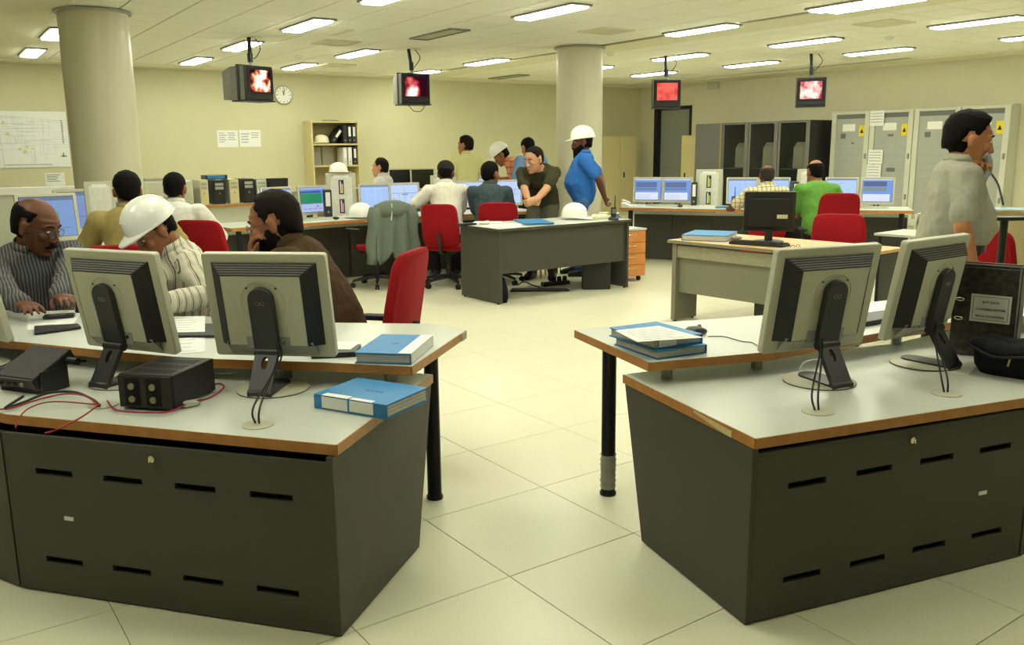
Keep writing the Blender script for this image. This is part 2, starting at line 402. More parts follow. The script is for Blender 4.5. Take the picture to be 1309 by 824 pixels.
for _i, (_x, _y) in enumerate(LIGHTS):
    _q = Vector((_x,_y)); _u, _v = _q.dot(cU), _q.dot(cV)
    if abs(_u+15.2) < .05 and abs(_v-7.75) < .05: LIGHT_LABELS[_i] = 'lit ceiling light directly behind the second television'
    if abs(_u+13.1) < .05 and abs(_v-10.0) < .05: LIGHT_LABELS[_i] = 'lit ceiling light almost hidden behind the middle column'
LIGHTS += [tuple(cU*u+cV*v) for u, v in ((-3.6,3.66),(-3.6,5.45),(-5.6,1.41),(-3.3,1.41),(-5.6,-0.8),(-1.0,3.66),(-3.3,-0.8))]  # added lights out of view, only to brighten the near consoles
for i, (x, y) in enumerate(LIGHTS):
    if i == 0:
        t = thing('ceiling_light','', 'light', (x,y,CEIL), CA); fr.obj('frame', m_lframe, t, smooth=0); ld.obj('diffuser', m_lamp, t, smooth=0); proto = t
        KIDS[t] = list(t.children)
    else:
        t = copy_tree(proto); t.location = (x,y,CEIL)
    t['label'] = LIGHT_LABELS.get(i, 'added unseen ceiling light outside the view, there only to brighten the near consoles'); t['group'] = 'lit ceiling lights'
    LIGHTS[i] = (x, y, t)
t = None
def grille(name, label, px, py, L, Wd, m, z=CEIL, n=8, rot=CA):
    p = at(px, py, z)
    t = thing(name, label, 'vent' , (p.x,p.y,z), rot)
    f = MB(); b = 0.025
    for x0,x1,y0,y1 in ((-L/2,L/2,-Wd/2,-Wd/2+b),(-L/2,L/2,Wd/2-b,Wd/2),(-L/2,-L/2+b,-Wd/2+b,Wd/2-b),(L/2-b,L/2,-Wd/2+b,Wd/2-b)): f.box(x0,x1,y0,y1,-0.016,-0.001)
    f.obj('frame', m, t, smooth=0)
    g = MB(); g.box(-L/2+b,L/2-b,-Wd/2+b,Wd/2-b,-0.005,-0.001); g.obj('backing', m_mid, t, smooth=0)
    sm = None
    for k in range(n):
        yy = -Wd/2+b+(Wd-2*b)*(k+0.5)/n
        if sm is None:
            q = MB(); q.add([(-L/2+b,-0.006,-0.006),(L/2-b,-0.006,-0.006),(L/2-b,0.008,-0.016),(-L/2+b,0.008,-0.016),(-L/2+b,-0.004,-0.006),(L/2-b,-0.004,-0.006),(L/2-b,0.010,-0.016),(-L/2+b,0.010,-0.016)],
                  [(0,1,2,3),(7,6,5,4),(0,4,5,1),(3,2,6,7),(0,3,7,4),(1,5,6,2)])
            o = q.obj('slat', m, t, smooth=0); sm = o.data
        else:
            o = bpy.data.objects.new('slat', sm); C.objects.link(o); o.parent = t
        o.location = (0, yy, 0)
    return t
grille('air_vent','square ceiling vent beside the middle column, towards the lights over the white desk',775,39,0.5,0.5,m_board)
grille('air_vent','square ceiling vent at right, between two long lit lights',1130,29,0.5,0.5,m_board)
grille('air_vent','square ceiling vent close above the bare wall by the rightmost hanging television',1092,74.5,0.36,0.30,m_board)
grille('air_vent','thin slot vent on the ceiling next to the light over the wall clock',435,40.5,0.55,0.12,m_board,n=3)
grille('air_vent','square ceiling vent between the clock and the second hanging television',430,54,0.5,0.5,m_board)
grille('air_vent','small ceiling vent close to the back wall above the bookcase',430,83,0.5,0.5,m_board)
# unlit luminaires
for px, py, lab in ((561,43,'unlit ceiling light with a grey-green cover above the second television'), (650,97.5,'unlit ceiling light near the back wall left of the middle column')):
    p = at(px,py,CEIL); q = Vector((p.x,p.y))-cU*LL/2-cV*LW/2
    t = thing('unlit_ceiling_light', lab, 'light', (q.x,q.y,CEIL), CA)
    fr.obj('frame', m_lframe, t, smooth=0); MB().box(b,LL-b,b,LW-b,-0.012,-0.002).obj('diffuser', mat('unlit_diffuser',(172,172,140),0.5), t, smooth=0)
for px, py, lab in ((1137,47,'small round smoke detector on the ceiling at right'),(382,71,'small round smoke detector on the ceiling above the clock'),(780,68,'small round smoke detector just right of the middle column')):
    p = at(px,py,CEIL); mb = MB(); mb.lathe([(0.05,-0.001),(0.055,-0.015),(0.035,-0.04),(0.01,-0.045)],16)
    tag(mb.obj('smoke_detector', m_white, loc=(p.x,p.y,CEIL)), lab, 'detector')
# ================================================================== FURNITURE AND EQUIPMENT
def V2(p): return Vector((p[0], p[1]))
def edge_band(mb, poly, idx, z0, z1, t=0.0035):
    """solid strips along chosen sides of a clockwise or anticlockwise polygon, lying outside it"""
    n = len(poly); area = sum(poly[i][0]*poly[(i+1)%n][1]-poly[(i+1)%n][0]*poly[i][1] for i in range(n))
    s = 1 if area > 0 else -1
    for i in idx:
        a = V2(poly[i]); b = V2(poly[(i+1)%n]); d = (b-a).normalized(); o = Vector((d.y,-d.x))*s*t
        mb.prism([tuple(a), tuple(b), tuple(b+o), tuple(a+o)], z0, z1)
def holed_panel(mb, w, z0, z1, t, holes, M):
    """panel in XZ (x 0..w, y 0..t) with real slots cut through it; holes = [(x0,x1,za,zb)]"""
    xs = sorted({0.0, w, *[h[0] for h in holes], *[h[1] for h in holes]}); zs = sorted({z0, z1, *[h[2] for h in holes], *[h[3] for h in holes]})
    def solid(i, k):
        if i < 0 or k < 0 or i >= len(xs)-1 or k >= len(zs)-1: return False
        x = (xs[i]+xs[i+1])/2; z = (zs[k]+zs[k+1])/2
        return not any(h[0] < x < h[1] and h[2] < z < h[3] for h in holes)
    for i in range(len(xs)-1):
        for k in range(len(zs)-1):
            if not solid(i,k): continue
            a, b, c, d = xs[i], xs[i+1], zs[k], zs[k+1]
            mb.add([(a,0,c),(b,0,c),(b,0,d),(a,0,d)], [(0,1,2,3)], M); mb.add([(a,t,c),(b,t,c),(b,t,d),(a,t,d)], [(3,2,1,0)], M)
            if not solid(i-1,k): mb.add([(a,0,c),(a,0,d),(a,t,d),(a,t,c)], [(0,1,2,3)], M)
            if not solid(i+1,k): mb.add([(b,0,c),(b,t,c),(b,t,d),(b,0,d)], [(0,1,2,3)], M)
            if not solid(i,k-1): mb.add([(a,0,c),(a,t,c),(b,t,c),(b,0,c)], [(0,1,2,3)], M)
            if not solid(i,k+1): mb.add([(a,0,d),(b,0,d),(b,t,d),(a,t,d)], [(0,1,2,3)], M)
ZL, ZU = 0.63, 0.72
def slot_panel(parent, a, b, sgn):
    """front panel from a to b on the floor, outside facing the camera; sgn -1 mirrors for the left console"""
    d = (b-a); w = d.length; ang = math.atan2(d.y, d.x)
    M = Tm((a.x,a.y,0), ang) if sgn > 0 else Tm((b.x,b.y,0), ang+PI)
    m2 = MB(); holes = []
    for k in range(4):
        c = 0.205+0.274*k if sgn > 0 else w-(0.205+0.274*k)
        for z in (0.45, 0.13): holes.append((c-0.075, c+0.075, z-0.012, z+0.010))
    holed_panel(m2, w-0.008, 0.006, 0.575, 0.016, holes, M)
    p = m2.obj('front_panel', m_dark, parent, smooth=0)
    x = 0.625 if sgn > 0 else w-0.625
    m2 = MB(); m2.cyl((x,0.002,0.537),(x,-0.012,0.537),0.013,0.011,16,M); m2.cbox((x,-0.016,0.537),(0.004,0.012,0.016),M); m2.obj('lock', m_chrome, p)
    x = 0.985 if sgn > 0 else w-0.985
    m2 = MB(); m2.cbox((x,-0.0015,0.29),(0.038,0.002,0.014),M); m2.obj('sticker', m_paper, p, smooth=0)
    return p

# ---------------- the two near consoles
def near_console(side):
    if side < 0:
        fl0 = V2(at(437,815,0)); fl1 = V2(at(28,752,0)); flb = V2(at(536,700,0))
        A = V2(at(430,568,ZL)); D = V2(at(552.5,478,ZL)); dirn = (V2(at(0,528,ZL))-A).normalized()
        a = V2(at(526,468,ZU)); d = V2(at(594.7,422,ZU))
        up_front = [a, V2(at(420,463,ZU)), V2(at(250,457.5,ZU)), V2(at(150,449,ZU)), V2(at(0,434,ZU)), V2((-2.75,4.0)), V2((-3.2,4.4))]
        up_back = [d, V2(at(572,417,ZU)), V2(at(540,413.5,ZU)), V2(at(420,412,ZU)), V2((-1.5,4.15)), V2((-2.05,4.18)), V2((-2.45,4.29)), V2((-2.85,4.56))]
        foot = V2(at(556,636,0))
    else:
        fl0 = V2(at(952,800,0)); fl1 = V2(at(1303,712,0)); flb = V2(at(820,692,0))
        A = V2(at(966,560,ZL)); D = V2(at(797,478,ZL)); dirn = (V2(at(1309,508,ZL))-A).normalized()
        a = V2(at(830,463,ZU)); d = V2(at(735,421.4,ZU))
        up_front = [a, V2(at(985,449,ZU)), V2(at(1130,424,ZU)), V2((2.05,3.86)), V2((2.55,4.0)), V2((3.0,4.05))]
        up_back = [d, V2(at(860,411,ZU)), V2(at(985,402,ZU)), V2((1.7,4.24)), V2((2.2,4.38)), V2((2.9,4.45))]
        foot = V2(at(777,631,0))
    dd = (D-A).normalized(); perp = dd
    turn = Matrix.Rotation(R(-14) if side < 0 else R(14), 2)
    d2 = turn @ dirn
    B = A+dirn*1.245; E = B+d2*1.245
    Db = D+dirn*1.36; Eb = Db+d2*1.45
    t = thing('control_console',
        'long white-topped two-tier console carrying the blue binder, power unit and three monitors backs-on' if side < 0 else
        'long white-topped two-tier console carrying the mouse, box file and two monitors backs-on', 'console', (0,0,0), 0)
    poly = [tuple(A),tuple(B),tuple(E),tuple(Eb),tuple(Db),tuple(D)]
    mb = MB(); mb.prism(poly, ZL-0.034, ZL); low = mb.obj('lower_worktop', m_lam, t, smooth=0, bevel=0.0012)
    mb = MB(); edge_band(mb, poly, [0,1,5], ZL-0.0345, ZL-0.0006); mb.obj('edge_band', m_edge, low, smooth=0)
    poly = [tuple(p) for p in up_front]+[tuple(p) for p in up_back[::-1]]
    mb = MB(); mb.prism(poly, ZU-0.034, ZU); upo = mb.obj('upper_worktop', m_lam, t, smooth=0, bevel=0.0012)
    n1 = len(up_front)
    mb = MB(); edge_band(mb, poly, list(range(n1-1))+[len(poly)-1, len(poly)-2]+list(range(n1,len(poly)-2)), ZU-0.0345, ZU-0.0006); mb.obj('edge_band', m_edge, upo, smooth=0)
    if side < 0:      # grey corner cap
        mb = MB(); v = (d-a).normalized(); c = d-v*0.02; o = Vector((v.y,-v.x))
        mb.prism([tuple(d-v*0.07+o*0.0036), tuple(d+o*0.0036+v*0.002), tuple(d+o*0.006+v*0.002), tuple(d-v*0.07+o*0.006)], ZU-0.036, ZU-0.0005); mb.obj('corner_cap', m_mgrey, upo, smooth=0)
    # posts between the tiers
    for k in range(5):
        i = k*0.42+0.12
        acc = 0; p = up_front[0]
        for q0, q1 in zip(up_front[:-1], up_front[1:]):
            L = (q1-q0).length
            if acc+L >= i: p = q0+(q1-q0)*((i-acc)/L); tn = (q1-q0).normalized(); break
            acc += L
        nrm = Vector((-tn.y, tn.x)); nrm = nrm if nrm.dot(perp) > 0 else -nrm
        p = p+nrm*0.09
        mb = MB(); mb.cyl((p.x,p.y,ZL),(p.x,p.y,ZU-0.034),0.022,n=16); mb.obj('post', m_steel, t)
    # carcass and panels
    slot_panel(t, fl0+(fl1-fl0).normalized()*0.012, fl1, side)
    nx = turn @ (fl1-fl0).normalized()
    slot_panel(t, fl1+nx*0.004, fl1+nx*1.235, side)
    RL = 1.2 if side > 0 else 0.45
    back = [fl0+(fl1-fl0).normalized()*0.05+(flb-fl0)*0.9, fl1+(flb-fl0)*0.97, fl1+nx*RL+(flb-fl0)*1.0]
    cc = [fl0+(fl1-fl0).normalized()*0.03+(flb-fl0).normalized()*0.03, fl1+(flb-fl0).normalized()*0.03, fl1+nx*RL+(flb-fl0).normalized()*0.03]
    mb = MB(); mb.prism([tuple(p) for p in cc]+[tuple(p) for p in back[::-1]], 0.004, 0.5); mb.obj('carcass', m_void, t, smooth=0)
    # tapered end panel: as deep as the top above, shallower on the floor
    inn = (fl1-fl0).normalized(); top_b = A+(D-A)*0.985; nT = Vector((inn.y,-inn.x))
    pts = [(fl0,0.004),(flb,0.004),(top_b,ZL-0.036),(V2(fl0),ZL-0.036)]
    mb = MB(); th = inn*0.022
    vs = [(p.x,p.y,z) for p,z in pts]+[(p.x+th.x,p.y+th.y,z) for p,z in pts]
    fs = [(0,1,2,3),(7,6,5,4),(0,4,5,1),(1,5,6,2),(2,6,7,3),(3,7,4,0)]
    if side > 0: fs = [f[::-1] for f in fs]
    mb.add(vs, fs); mb.obj('end_panel', m_dark, t, smooth=0, bevel=0.0015)
    # rear panel on the worker's side
    mb = MB(); q0 = fl0+(flb-fl0)*0.98+inn*0.02; q1 = q0+inn*1.3; q2 = q1+nx*(RL-0.05); o = (flb-fl0).normalized()*0.018
    mb.prism([tuple(q0),tuple(q1),tuple(q2),tuple(q2+o),tuple(q1+o),tuple(q0+o)], 0.004, ZL-0.036); mb.obj('rear_panel', m_dark, t, smooth=0)
    # leg
    mb = MB(); mb.lathe([(0.036,0.0),(0.037,0.012),(0.031,0.02),(0.031,ZU-0.034)],24,Tm((foot.x,foot.y,0))); lg = mb.obj('leg', m_legblack, t, smooth=50)
    if side > 0:
        mb = MB()
        prof = [(0.0325+0.0025*(k%2)+random.uniform(0,0.002), 0.03+0.012*k) for k in range(14)]
        mb.lathe(prof,20,Tm((foot.x,foot.y,0))); mb.obj('tape_wrap', m_tape, lg, smooth=30)
    far = up_back[-2]; mb = MB(); mb.cyl((far.x*0.97,far.y,0),(far.x*0.97,far.y,ZU-0.034),0.03,n=20); mb.obj('leg', m_legblack, t)
    if side > 0:
        # torn patch of edging along the end
        mb = MB(); p = A+(D-A)*0.14; q = A+(D-A)*0.40; v = (D-A).normalized(); o = Vector((-v.y,v.x)); o = o if o.dot(inn) < 0 else -o
        mb.add([tuple(p+o*0.0042)+(ZL-0.034,), tuple(q+o*0.0042)+(ZL-0.004,), tuple(q+o*0.0042)+(ZL-0.012,), tuple(p+o*0.0042+v*0.03)+(ZL-0.034,), tuple(p+o*0.0042)+(ZL-0.012,),
                tuple(p+o*0.003)+(ZL-0.034,), tuple(q+o*0.003)+(ZL-0.004,)], [(0,3,2,1,4),(5,6,1,0)]); mb.obj('bare_core_patch', mat('chipboard',(206,188,140),0.9), low, smooth=0)
    return t
con_l = near_console(-1); con_r = near_console(1)
def grommet(px, py, con):
    p = at(px,py,ZL+0.002); mb = MB(); mb.lathe([(0.052,0.0),(0.052,0.0025),(0.048,0.0035),(0.01,0.0035)],28,Tm((p.x,p.y,ZL+0.0003))); mb.obj('cable_grommet', m_mwhite, con, smooth=30); return p
g_l = grommet(330,542,con_l); g_l2 = grommet(132,517,con_l); g_r = grommet(1045,525,con_r); g_r2 = grommet(1210,502,con_r)

# ---------------- big flat monitor (back view matters near, screen view matters far)
m_void2 = mat('vent_dark', (36,37,38), 0.6)
m_stand = mat('stand_charcoal', (44,46,48), 0.42, var=0.05)
m_screen_off = mat('screen_black', (14,15,16), 0.2, var=0)
def screen_parts(mb_specs, parent, w, h, y, M):
    """flat lit picture: list of (u0,u1,v0,v1,colour) rectangles over a base"""
    for k, (u0,u1,v0,v1,c) in enumerate(mb_specs):
        mb = MB(); yy = y+0.0004*k
        mb.add([(w/2-w*u0,yy,-h/2+h*v0),(w/2-w*u0,yy,-h/2+h*v1),(w/2-w*u1,yy,-h/2+h*v1),(w/2-w*u1,yy,-h/2+h*v0)],[(0,1,2,3)],M)
        yield mb, c
SCREEN = {}
def smat(c):
    if c not in SCREEN: SCREEN[c] = mat('screen_%d_%d_%d' % c, c, 0.25, var=0, emit=1.0)
    return SCREEN[c]
BL = (170,198,243); DB = (70,100,170); WH = (218,228,246); GN = (36,140,92); GY = (120,132,150); LB = (190,212,247); NV = (40,52,92)
def pic(kind):
    S = [(0,1,0,1,BL)]
    if kind == 'alarm':
        S = [(0,1,0,1,(110,150,220)),(0.02,0.9,0.02,0.36,WH),(0.04,0.84,0.60,0.86,(86,110,160)),(0.04,0.84,0.46,0.57,(96,120,165)),(0,1,0.94,1,(190,205,235))]
        S += [(0.04,0.84,0.62+0.055*k,0.634+0.055*k,(60,80,130)) for k in range(4)]+[(0.06,0.6,0.06+0.06*k,0.07+0.06*k,(150,170,205)) for k in range(4)]
    elif kind == 'green':
        S = [(0,1,0,1,(96,136,210)),(0.0,0.82,0.36,0.76,GN),(0,1,0,0.33,(176,190,226)),(0,1,0.92,1,(150,170,220)),(0,0.8,0.78,0.86,(60,80,150))]
        S += [(0.06+0.2*k,0.2+0.2*k,0.12,0.15,(130,140,190)) for k in range(4)]+[(0.6,0.66,0.2,0.26,(170,60,110)),(0.86,0.96,0.2,0.24,(120,60,100))]
    elif kind == 'flow':
        S = [(0,1,0,1,LB),(0,1,0.95,1,(190,205,240))]
        S += [(0.05,0.95,0.62,0.635,(80,100,160)),(0.5,0.51,0.2,0.85,(110,130,180)),(0.4,0.62,0.54,0.60,(130,150,190)),(0.12,0.3,0.3,0.31,(110,130,180)),(0.7,0.9,0.4,0.41,(110,130,180)),(0.1,0.12,0.3,0.45,(190,90,110)),(0.3,0.31,0.3,0.62,(110,130,180)),(0.75,0.76,0.4,0.62,(110,130,180))]
    elif kind == 'plain':
        S = [(0,1,0,1,(164,196,244)),(0,1,0.93,1,(120,140,190)),(0.2,0.22,0,0.93,(184,208,246)),(0.5,0.53,0,0.93,(184,208,246)),(0.7,0.72,0,0.93,(184,208,246)),(0.02,0.98,0.86,0.88,(190,210,245))]
    elif kind == 'dim':
        S = [(0,1,0,1,(112,138,190)),(0,1,0.9,1,(84,104,140)),(0.3,0.8,0.3,0.32,(92,116,168)),(0.2,0.6,0.6,0.61,(92,116,168)),(0.55,0.56,0.1,0.8,(92,116,168))]
    elif kind == 'teal':
        S = [(0,1,0,1,(112,146,196)),(0.4,0.7,0.4,0.6,(70,150,140)),(0,1,0.9,1,(84,104,140)),(0.1,0.9,0.2,0.22,(92,116,168))]
    elif kind == 'bright':
        S = [(0,1,0,1,(178,204,246)),(0,1,0.94,1,(120,140,190)),(0.7,0.8,0.5,0.6,(150,220,210)),(0.05,0.6,0.8,0.82,(150,180,230))]
    elif kind == 'alarm2':
        S = [(0,1,0,1,(110,150,220)),(0.02,0.92,0.02,0.34,WH),(0.03,0.8,0.68,0.9,(74,92,140)),(0.03,0.8,0.48,0.64,(120,140,140)),(0,1,0.95,1,(200,212,236))]
    elif kind == 'off': S = [(0,1,0,1,None)]
    return S
def logo_mark(mb, c, s, y, M):
    pts = []
    for i in range(25):
        a = 2*PI*i/24; k = s/(1+math.sin(a)**2); pts.append((c[0]+k*math.cos(a), y, c[1]+k*math.sin(a)*math.cos(a)*1.2))
    mb.tube(pts[:-1], 0.0009, 5, M, closed=True)
MW, MH, MZ = 0.47, 0.40, 0.115
def monitor(name, label, x, y, z, rz, kind='off', detail=True, group=None, tilt=10, s=1.0):
    """screen faces local +Y, back faces local -Y"""
    t = thing(name, label, 'monitor', (x,y,z), rz, group); t.scale = (s,s,s)
    Mt = Tm((0,0.035,MZ+MH/2), 0, R(-tilt) if False else R(tilt))
    mb = MB(); mb.rplate(MW,MH,0.030,0.012,Mt); hs = mb.obj('housing', m_mwhite, t, smooth=35, bevel=0.004)
    W2, H2 = MW-0.054, MH-0.062
    mb = MB(); mb.cbox((0,0.0152,0.006),(W2,0.0012,H2),Mt); mb.obj('screen', m_screen_off, t, smooth=0)
    if kind != 'off':
        for k, (m2, c) in enumerate(screen_parts(pic(kind), t, W2-0.006, H2-0.006, 0.0162, Mt @ Tm((0,0,0.006)))):
            m2.obj('screen_picture', smat(c), t, smooth=0)
    # raised back: bevelled sides
    ow, oh, iw, ih = 0.200, 0.158, 0.150, 0.120      # half sizes of the outer / inner rectangles
    y0, y1, dz = -0.0155, -0.062, 0.010
    O = [(-ow,y0,-oh+dz),(ow,y0,-oh+dz),(ow,y0,oh+dz),(-ow,y0,oh+dz)]; I = [(-iw,y1,-ih-0.028+dz),(iw,y1,-ih-0.028+dz),(iw,y1,ih+dz),(-iw,y1,ih+dz)]
    mb = MB(); mb.add([(-iw+0.002,y0,-ih-0.026),(iw-0.002,y0,-ih-0.026),(iw-0.002,y0,ih+dz),(-iw+0.002,y0,ih+dz)]+I, [(4,5,6,7),(0,4,7,3),(1,2,6,5),(2,3,7,6),(0,1,5,4),(0,3,2,1)], Mt)
    bp = mb.obj('back_cover', m_mwhite, t, smooth=0, bevel=0.003 if detail else 0)
    mb = MB()
    mb.add([O[0],O[3],I[3],I[0],(-iw,y0,ih),(-iw,y0,-ih)], [(0,3,2,1)], Mt); mb.add([O[1],O[2],I[2],I[1]], [(0,1,2,3)], Mt)
    mb.add([O[0],O[1],I[1],I[0]], [(0,1,2,3)], Mt)
    mb.cur = 0; sv = mb.obj('side_vent', m_void2, t, smooth=0)
    mb = MB(); mb.add([O[2],O[3],I[3],I[2]], [(0,3,2,1)][::-1], Mt); mb.obj('top_vent', m_void2, t, smooth=0)
    if detail:
        for k in range(6):      # ridges of the top vent
            f0 = (k+0.2)/6; f1 = (k+0.55)/6
            def L(f, sx): return (sx*(ow+(iw-ow)*f)*0.985, y0+(y1-y0)*f-0.002, (oh+(ih-oh)*f)+dz+0.003)
            mb = MB(); a, b_, c, d = L(f0,-1), L(f0,1), L(f1,1), L(f1,-1)
            dn = (0,0.004,-0.004)
            mb.add([a,b_,c,d]+[tuple(q[i]+dn[i] for i in range(3)) for q in (a,b_,c,d)], [(0,3,2,1),(4,5,6,7),(0,1,5,4),(1,2,6,5),(2,3,7,6),(3,0,4,7)], Mt)
            mb.obj('vent_slat', mat('vent_ridge',(112,112,104),0.5), t, smooth=0)
        # grey lower foot of the back, port recess, mount disc, screws
        mb = MB(); mb.add([(-0.165,y1+0.006,-0.128),(0.165,y1+0.006,-0.128),(0.172,y0,-0.190),(-0.172,y0,-0.190),(-0.165,y0,-0.128),(0.165,y0,-0.128)], [(0,3,2,1),(0,1,5,4),(0,4,3),(1,2,5)], Mt); mb.obj('lower_cover', m_mgrey, t, smooth=0)
        mb = MB(); mb.cbox((0.0,y1+0.001,-0.125),(0.165,0.006,0.046),Mt); mb.obj('port_recess', m_inkgrey, t, smooth=0)
        mb = MB(); ring = [(0.082*math.cos(2*PI*q/40), y1-0.0005, 0.03+0.082*math.sin(2*PI*q/40)) for q in range(40)]; mb.tube(ring, 0.0008, 5, Mt, closed=True); mb.obj('mount_ring', m_mgrey, t)
        for sx in (-1,1):
            mb = MB(); mb.cyl((sx*0.055,y1-0.0005,0.085),(sx*0.055,y1-0.002,0.085),0.004,n=10,M=Mt); mb.obj('screw', m_blk, t)
        mb = MB(); mb.cyl((0.058,y1,-0.12),(0.058,y1-0.004,-0.12),0.007,n=12,M=Mt); mb.obj('lock_port', m_chrome, t)
    # stand: round-topped neck plate, hinge, sloping leg with an oval hole, round base plate
    pts = [(0.047*math.cos(R(a)), 0.045+0.047*math.sin(R(a))) for a in range(0,181,15)]
    sh = [(0.047,-0.145)]+pts+[(-0.047,-0.145)]
    mb = MB(); mb.loft([[(p[0],y1-0.026,p[1]) for p in sh],[(p[0],y1-0.001,p[1]) for p in sh]], True, Mt); nk = mb.obj('neck', m_stand, t, smooth=35, bevel=0.003 if detail else 0)
    if detail:
        mb = MB(); logo_mark(mb, (0,0.035), 0.016, y1-0.0268, Mt); mb.obj('emblem', m_steel, nk)
    hp = Mt @ Vector((0,y1-0.02,-0.155))
    mb = MB(); mb.cyl((-0.047,hp.y,hp.z),(0.047,hp.y,hp.z),0.017,n=16); mb.obj('hinge', m_stand, t, smooth=40)
    ft = Vector((0,hp.y-0.085,0.018)); v = ft-hp; ln = v.length; ax = v.normalized(); nrm = Vector((0,-ax.z,ax.y))
    if nrm.y > 0: nrm = -nrm
    def LP(u, q, o=0.0): p = hp+ax*(q*ln)+nrm*o; return (u, p.y, p.z)
    hole = [(0.013*math.cos(2*PI*k/16), 0.30+0.17*math.sin(2*PI*k/16)) for k in range(16)]
    outer = []
    for k in range(16):
        a = 2*PI*k/16; cx, sy = math.cos(a), math.sin(a); m_ = max(abs(cx), abs(sy)); outer.append((0.043*cx/m_, 0.52+0.48*sy/m_))
    mb = MB(); vs = []
    for o in (0.009,-0.009):
        vs += [LP(p[0],p[1],o) for p in outer]+[LP(p[0],p[1],o) for p in hole]
    fs = []
    for k in range(16):
        j = (k+1)%16
        fs += [(k,j,16+j,16+k),(32+j,32+k,48+k,48+j),(j,k,32+k,32+j),(16+k,16+j,48+j,48+k)]
    mb.add(vs, fs); mb.obj('stand_leg', m_stand, t, smooth=30)
    mb = MB(); mb.cyl((-0.045,ft.y,0.0145),(0.045,ft.y,0.0145),0.0142,n=14); mb.obj('stand_foot', m_stand, t, smooth=40)
    by = hp.y+0.03
    mb = MB(); mb.lathe([(0.128,0.0005),(0.132,0.004),(0.126,0.009),(0.02,0.012)],40,Tm((0,by,0))); bs = mb.obj('base_plate', m_mwhite, t, smooth=40)
    mb = MB(); mb.lathe([(0.129,0.0002),(0.1325,0.0004),(0.1325,0.002),(0.129,0.003)],40,Tm((0,by,0))); mb.obj('base_rim', m_blk, bs, smooth=40)
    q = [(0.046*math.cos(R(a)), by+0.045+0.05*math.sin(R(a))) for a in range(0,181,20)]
    mb = MB(); mb.prism([(0.046,ft.y)]+q+[(-0.046,ft.y)], 0.010, 0.0165); mb.obj('base_shadow', m_stand, bs, smooth=30)  # dark piece on the base plate stands in for a shadow
    return t
def place_mon(px, py, rz, **k):     # px,py: foot of the stand leg on the lower tier
    p = at(px,py,ZL); off = Matrix.Rotation(R(rz),3,'Z') @ Vector((0,-0.105,0)); return dict(x=p.x-off.x, y=p.y-off.y, z=ZL, rz=R(rz))
mons = []
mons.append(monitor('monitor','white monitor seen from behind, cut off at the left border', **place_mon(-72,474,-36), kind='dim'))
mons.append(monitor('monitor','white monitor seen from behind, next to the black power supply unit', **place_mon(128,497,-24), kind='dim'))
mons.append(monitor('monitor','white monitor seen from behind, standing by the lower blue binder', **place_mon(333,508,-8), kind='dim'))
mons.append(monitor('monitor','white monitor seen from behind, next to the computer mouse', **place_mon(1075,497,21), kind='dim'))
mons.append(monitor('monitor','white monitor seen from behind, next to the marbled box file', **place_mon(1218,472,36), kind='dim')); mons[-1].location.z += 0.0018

def cable(name, label, pts, r, m, parent=None, cat='cable', n=6):
    mb = MB(); mb.tube(catmull(pts,n), r, 6); o = mb.obj(name, m, parent, smooth=60)
    if label: tag(o, label, cat)
    return o
def mon_cable(t, gp, side=0.02):
    M = t.matrix_basis if False else Matrix.Translation(t.location) @ Matrix.Rotation(t.rotation_euler.z,4,'Z')
    for k, dx in enumerate((-0.03,0.012)):
        a = M @ Vector((-0.062+0.012*k if t.rotation_euler.z > 0 else 0.062-0.012*k, -0.048, 0.185)); inv = M.inverted()
        P = [a, a+Vector((0,-0.012,-0.06)), Vector((gp.x+dx*0.5, gp.y+0.02, ZL+0.06)), Vector((gp.x+dx*0.3, gp.y, ZL+0.006))]
        cable('cable', None, [inv @ p for p in P], 0.0035, m_cable, t)
mon_cable(mons[2], g_l); mon_cable(mons[3], g_r); mon_cable(mons[4], g_r2)

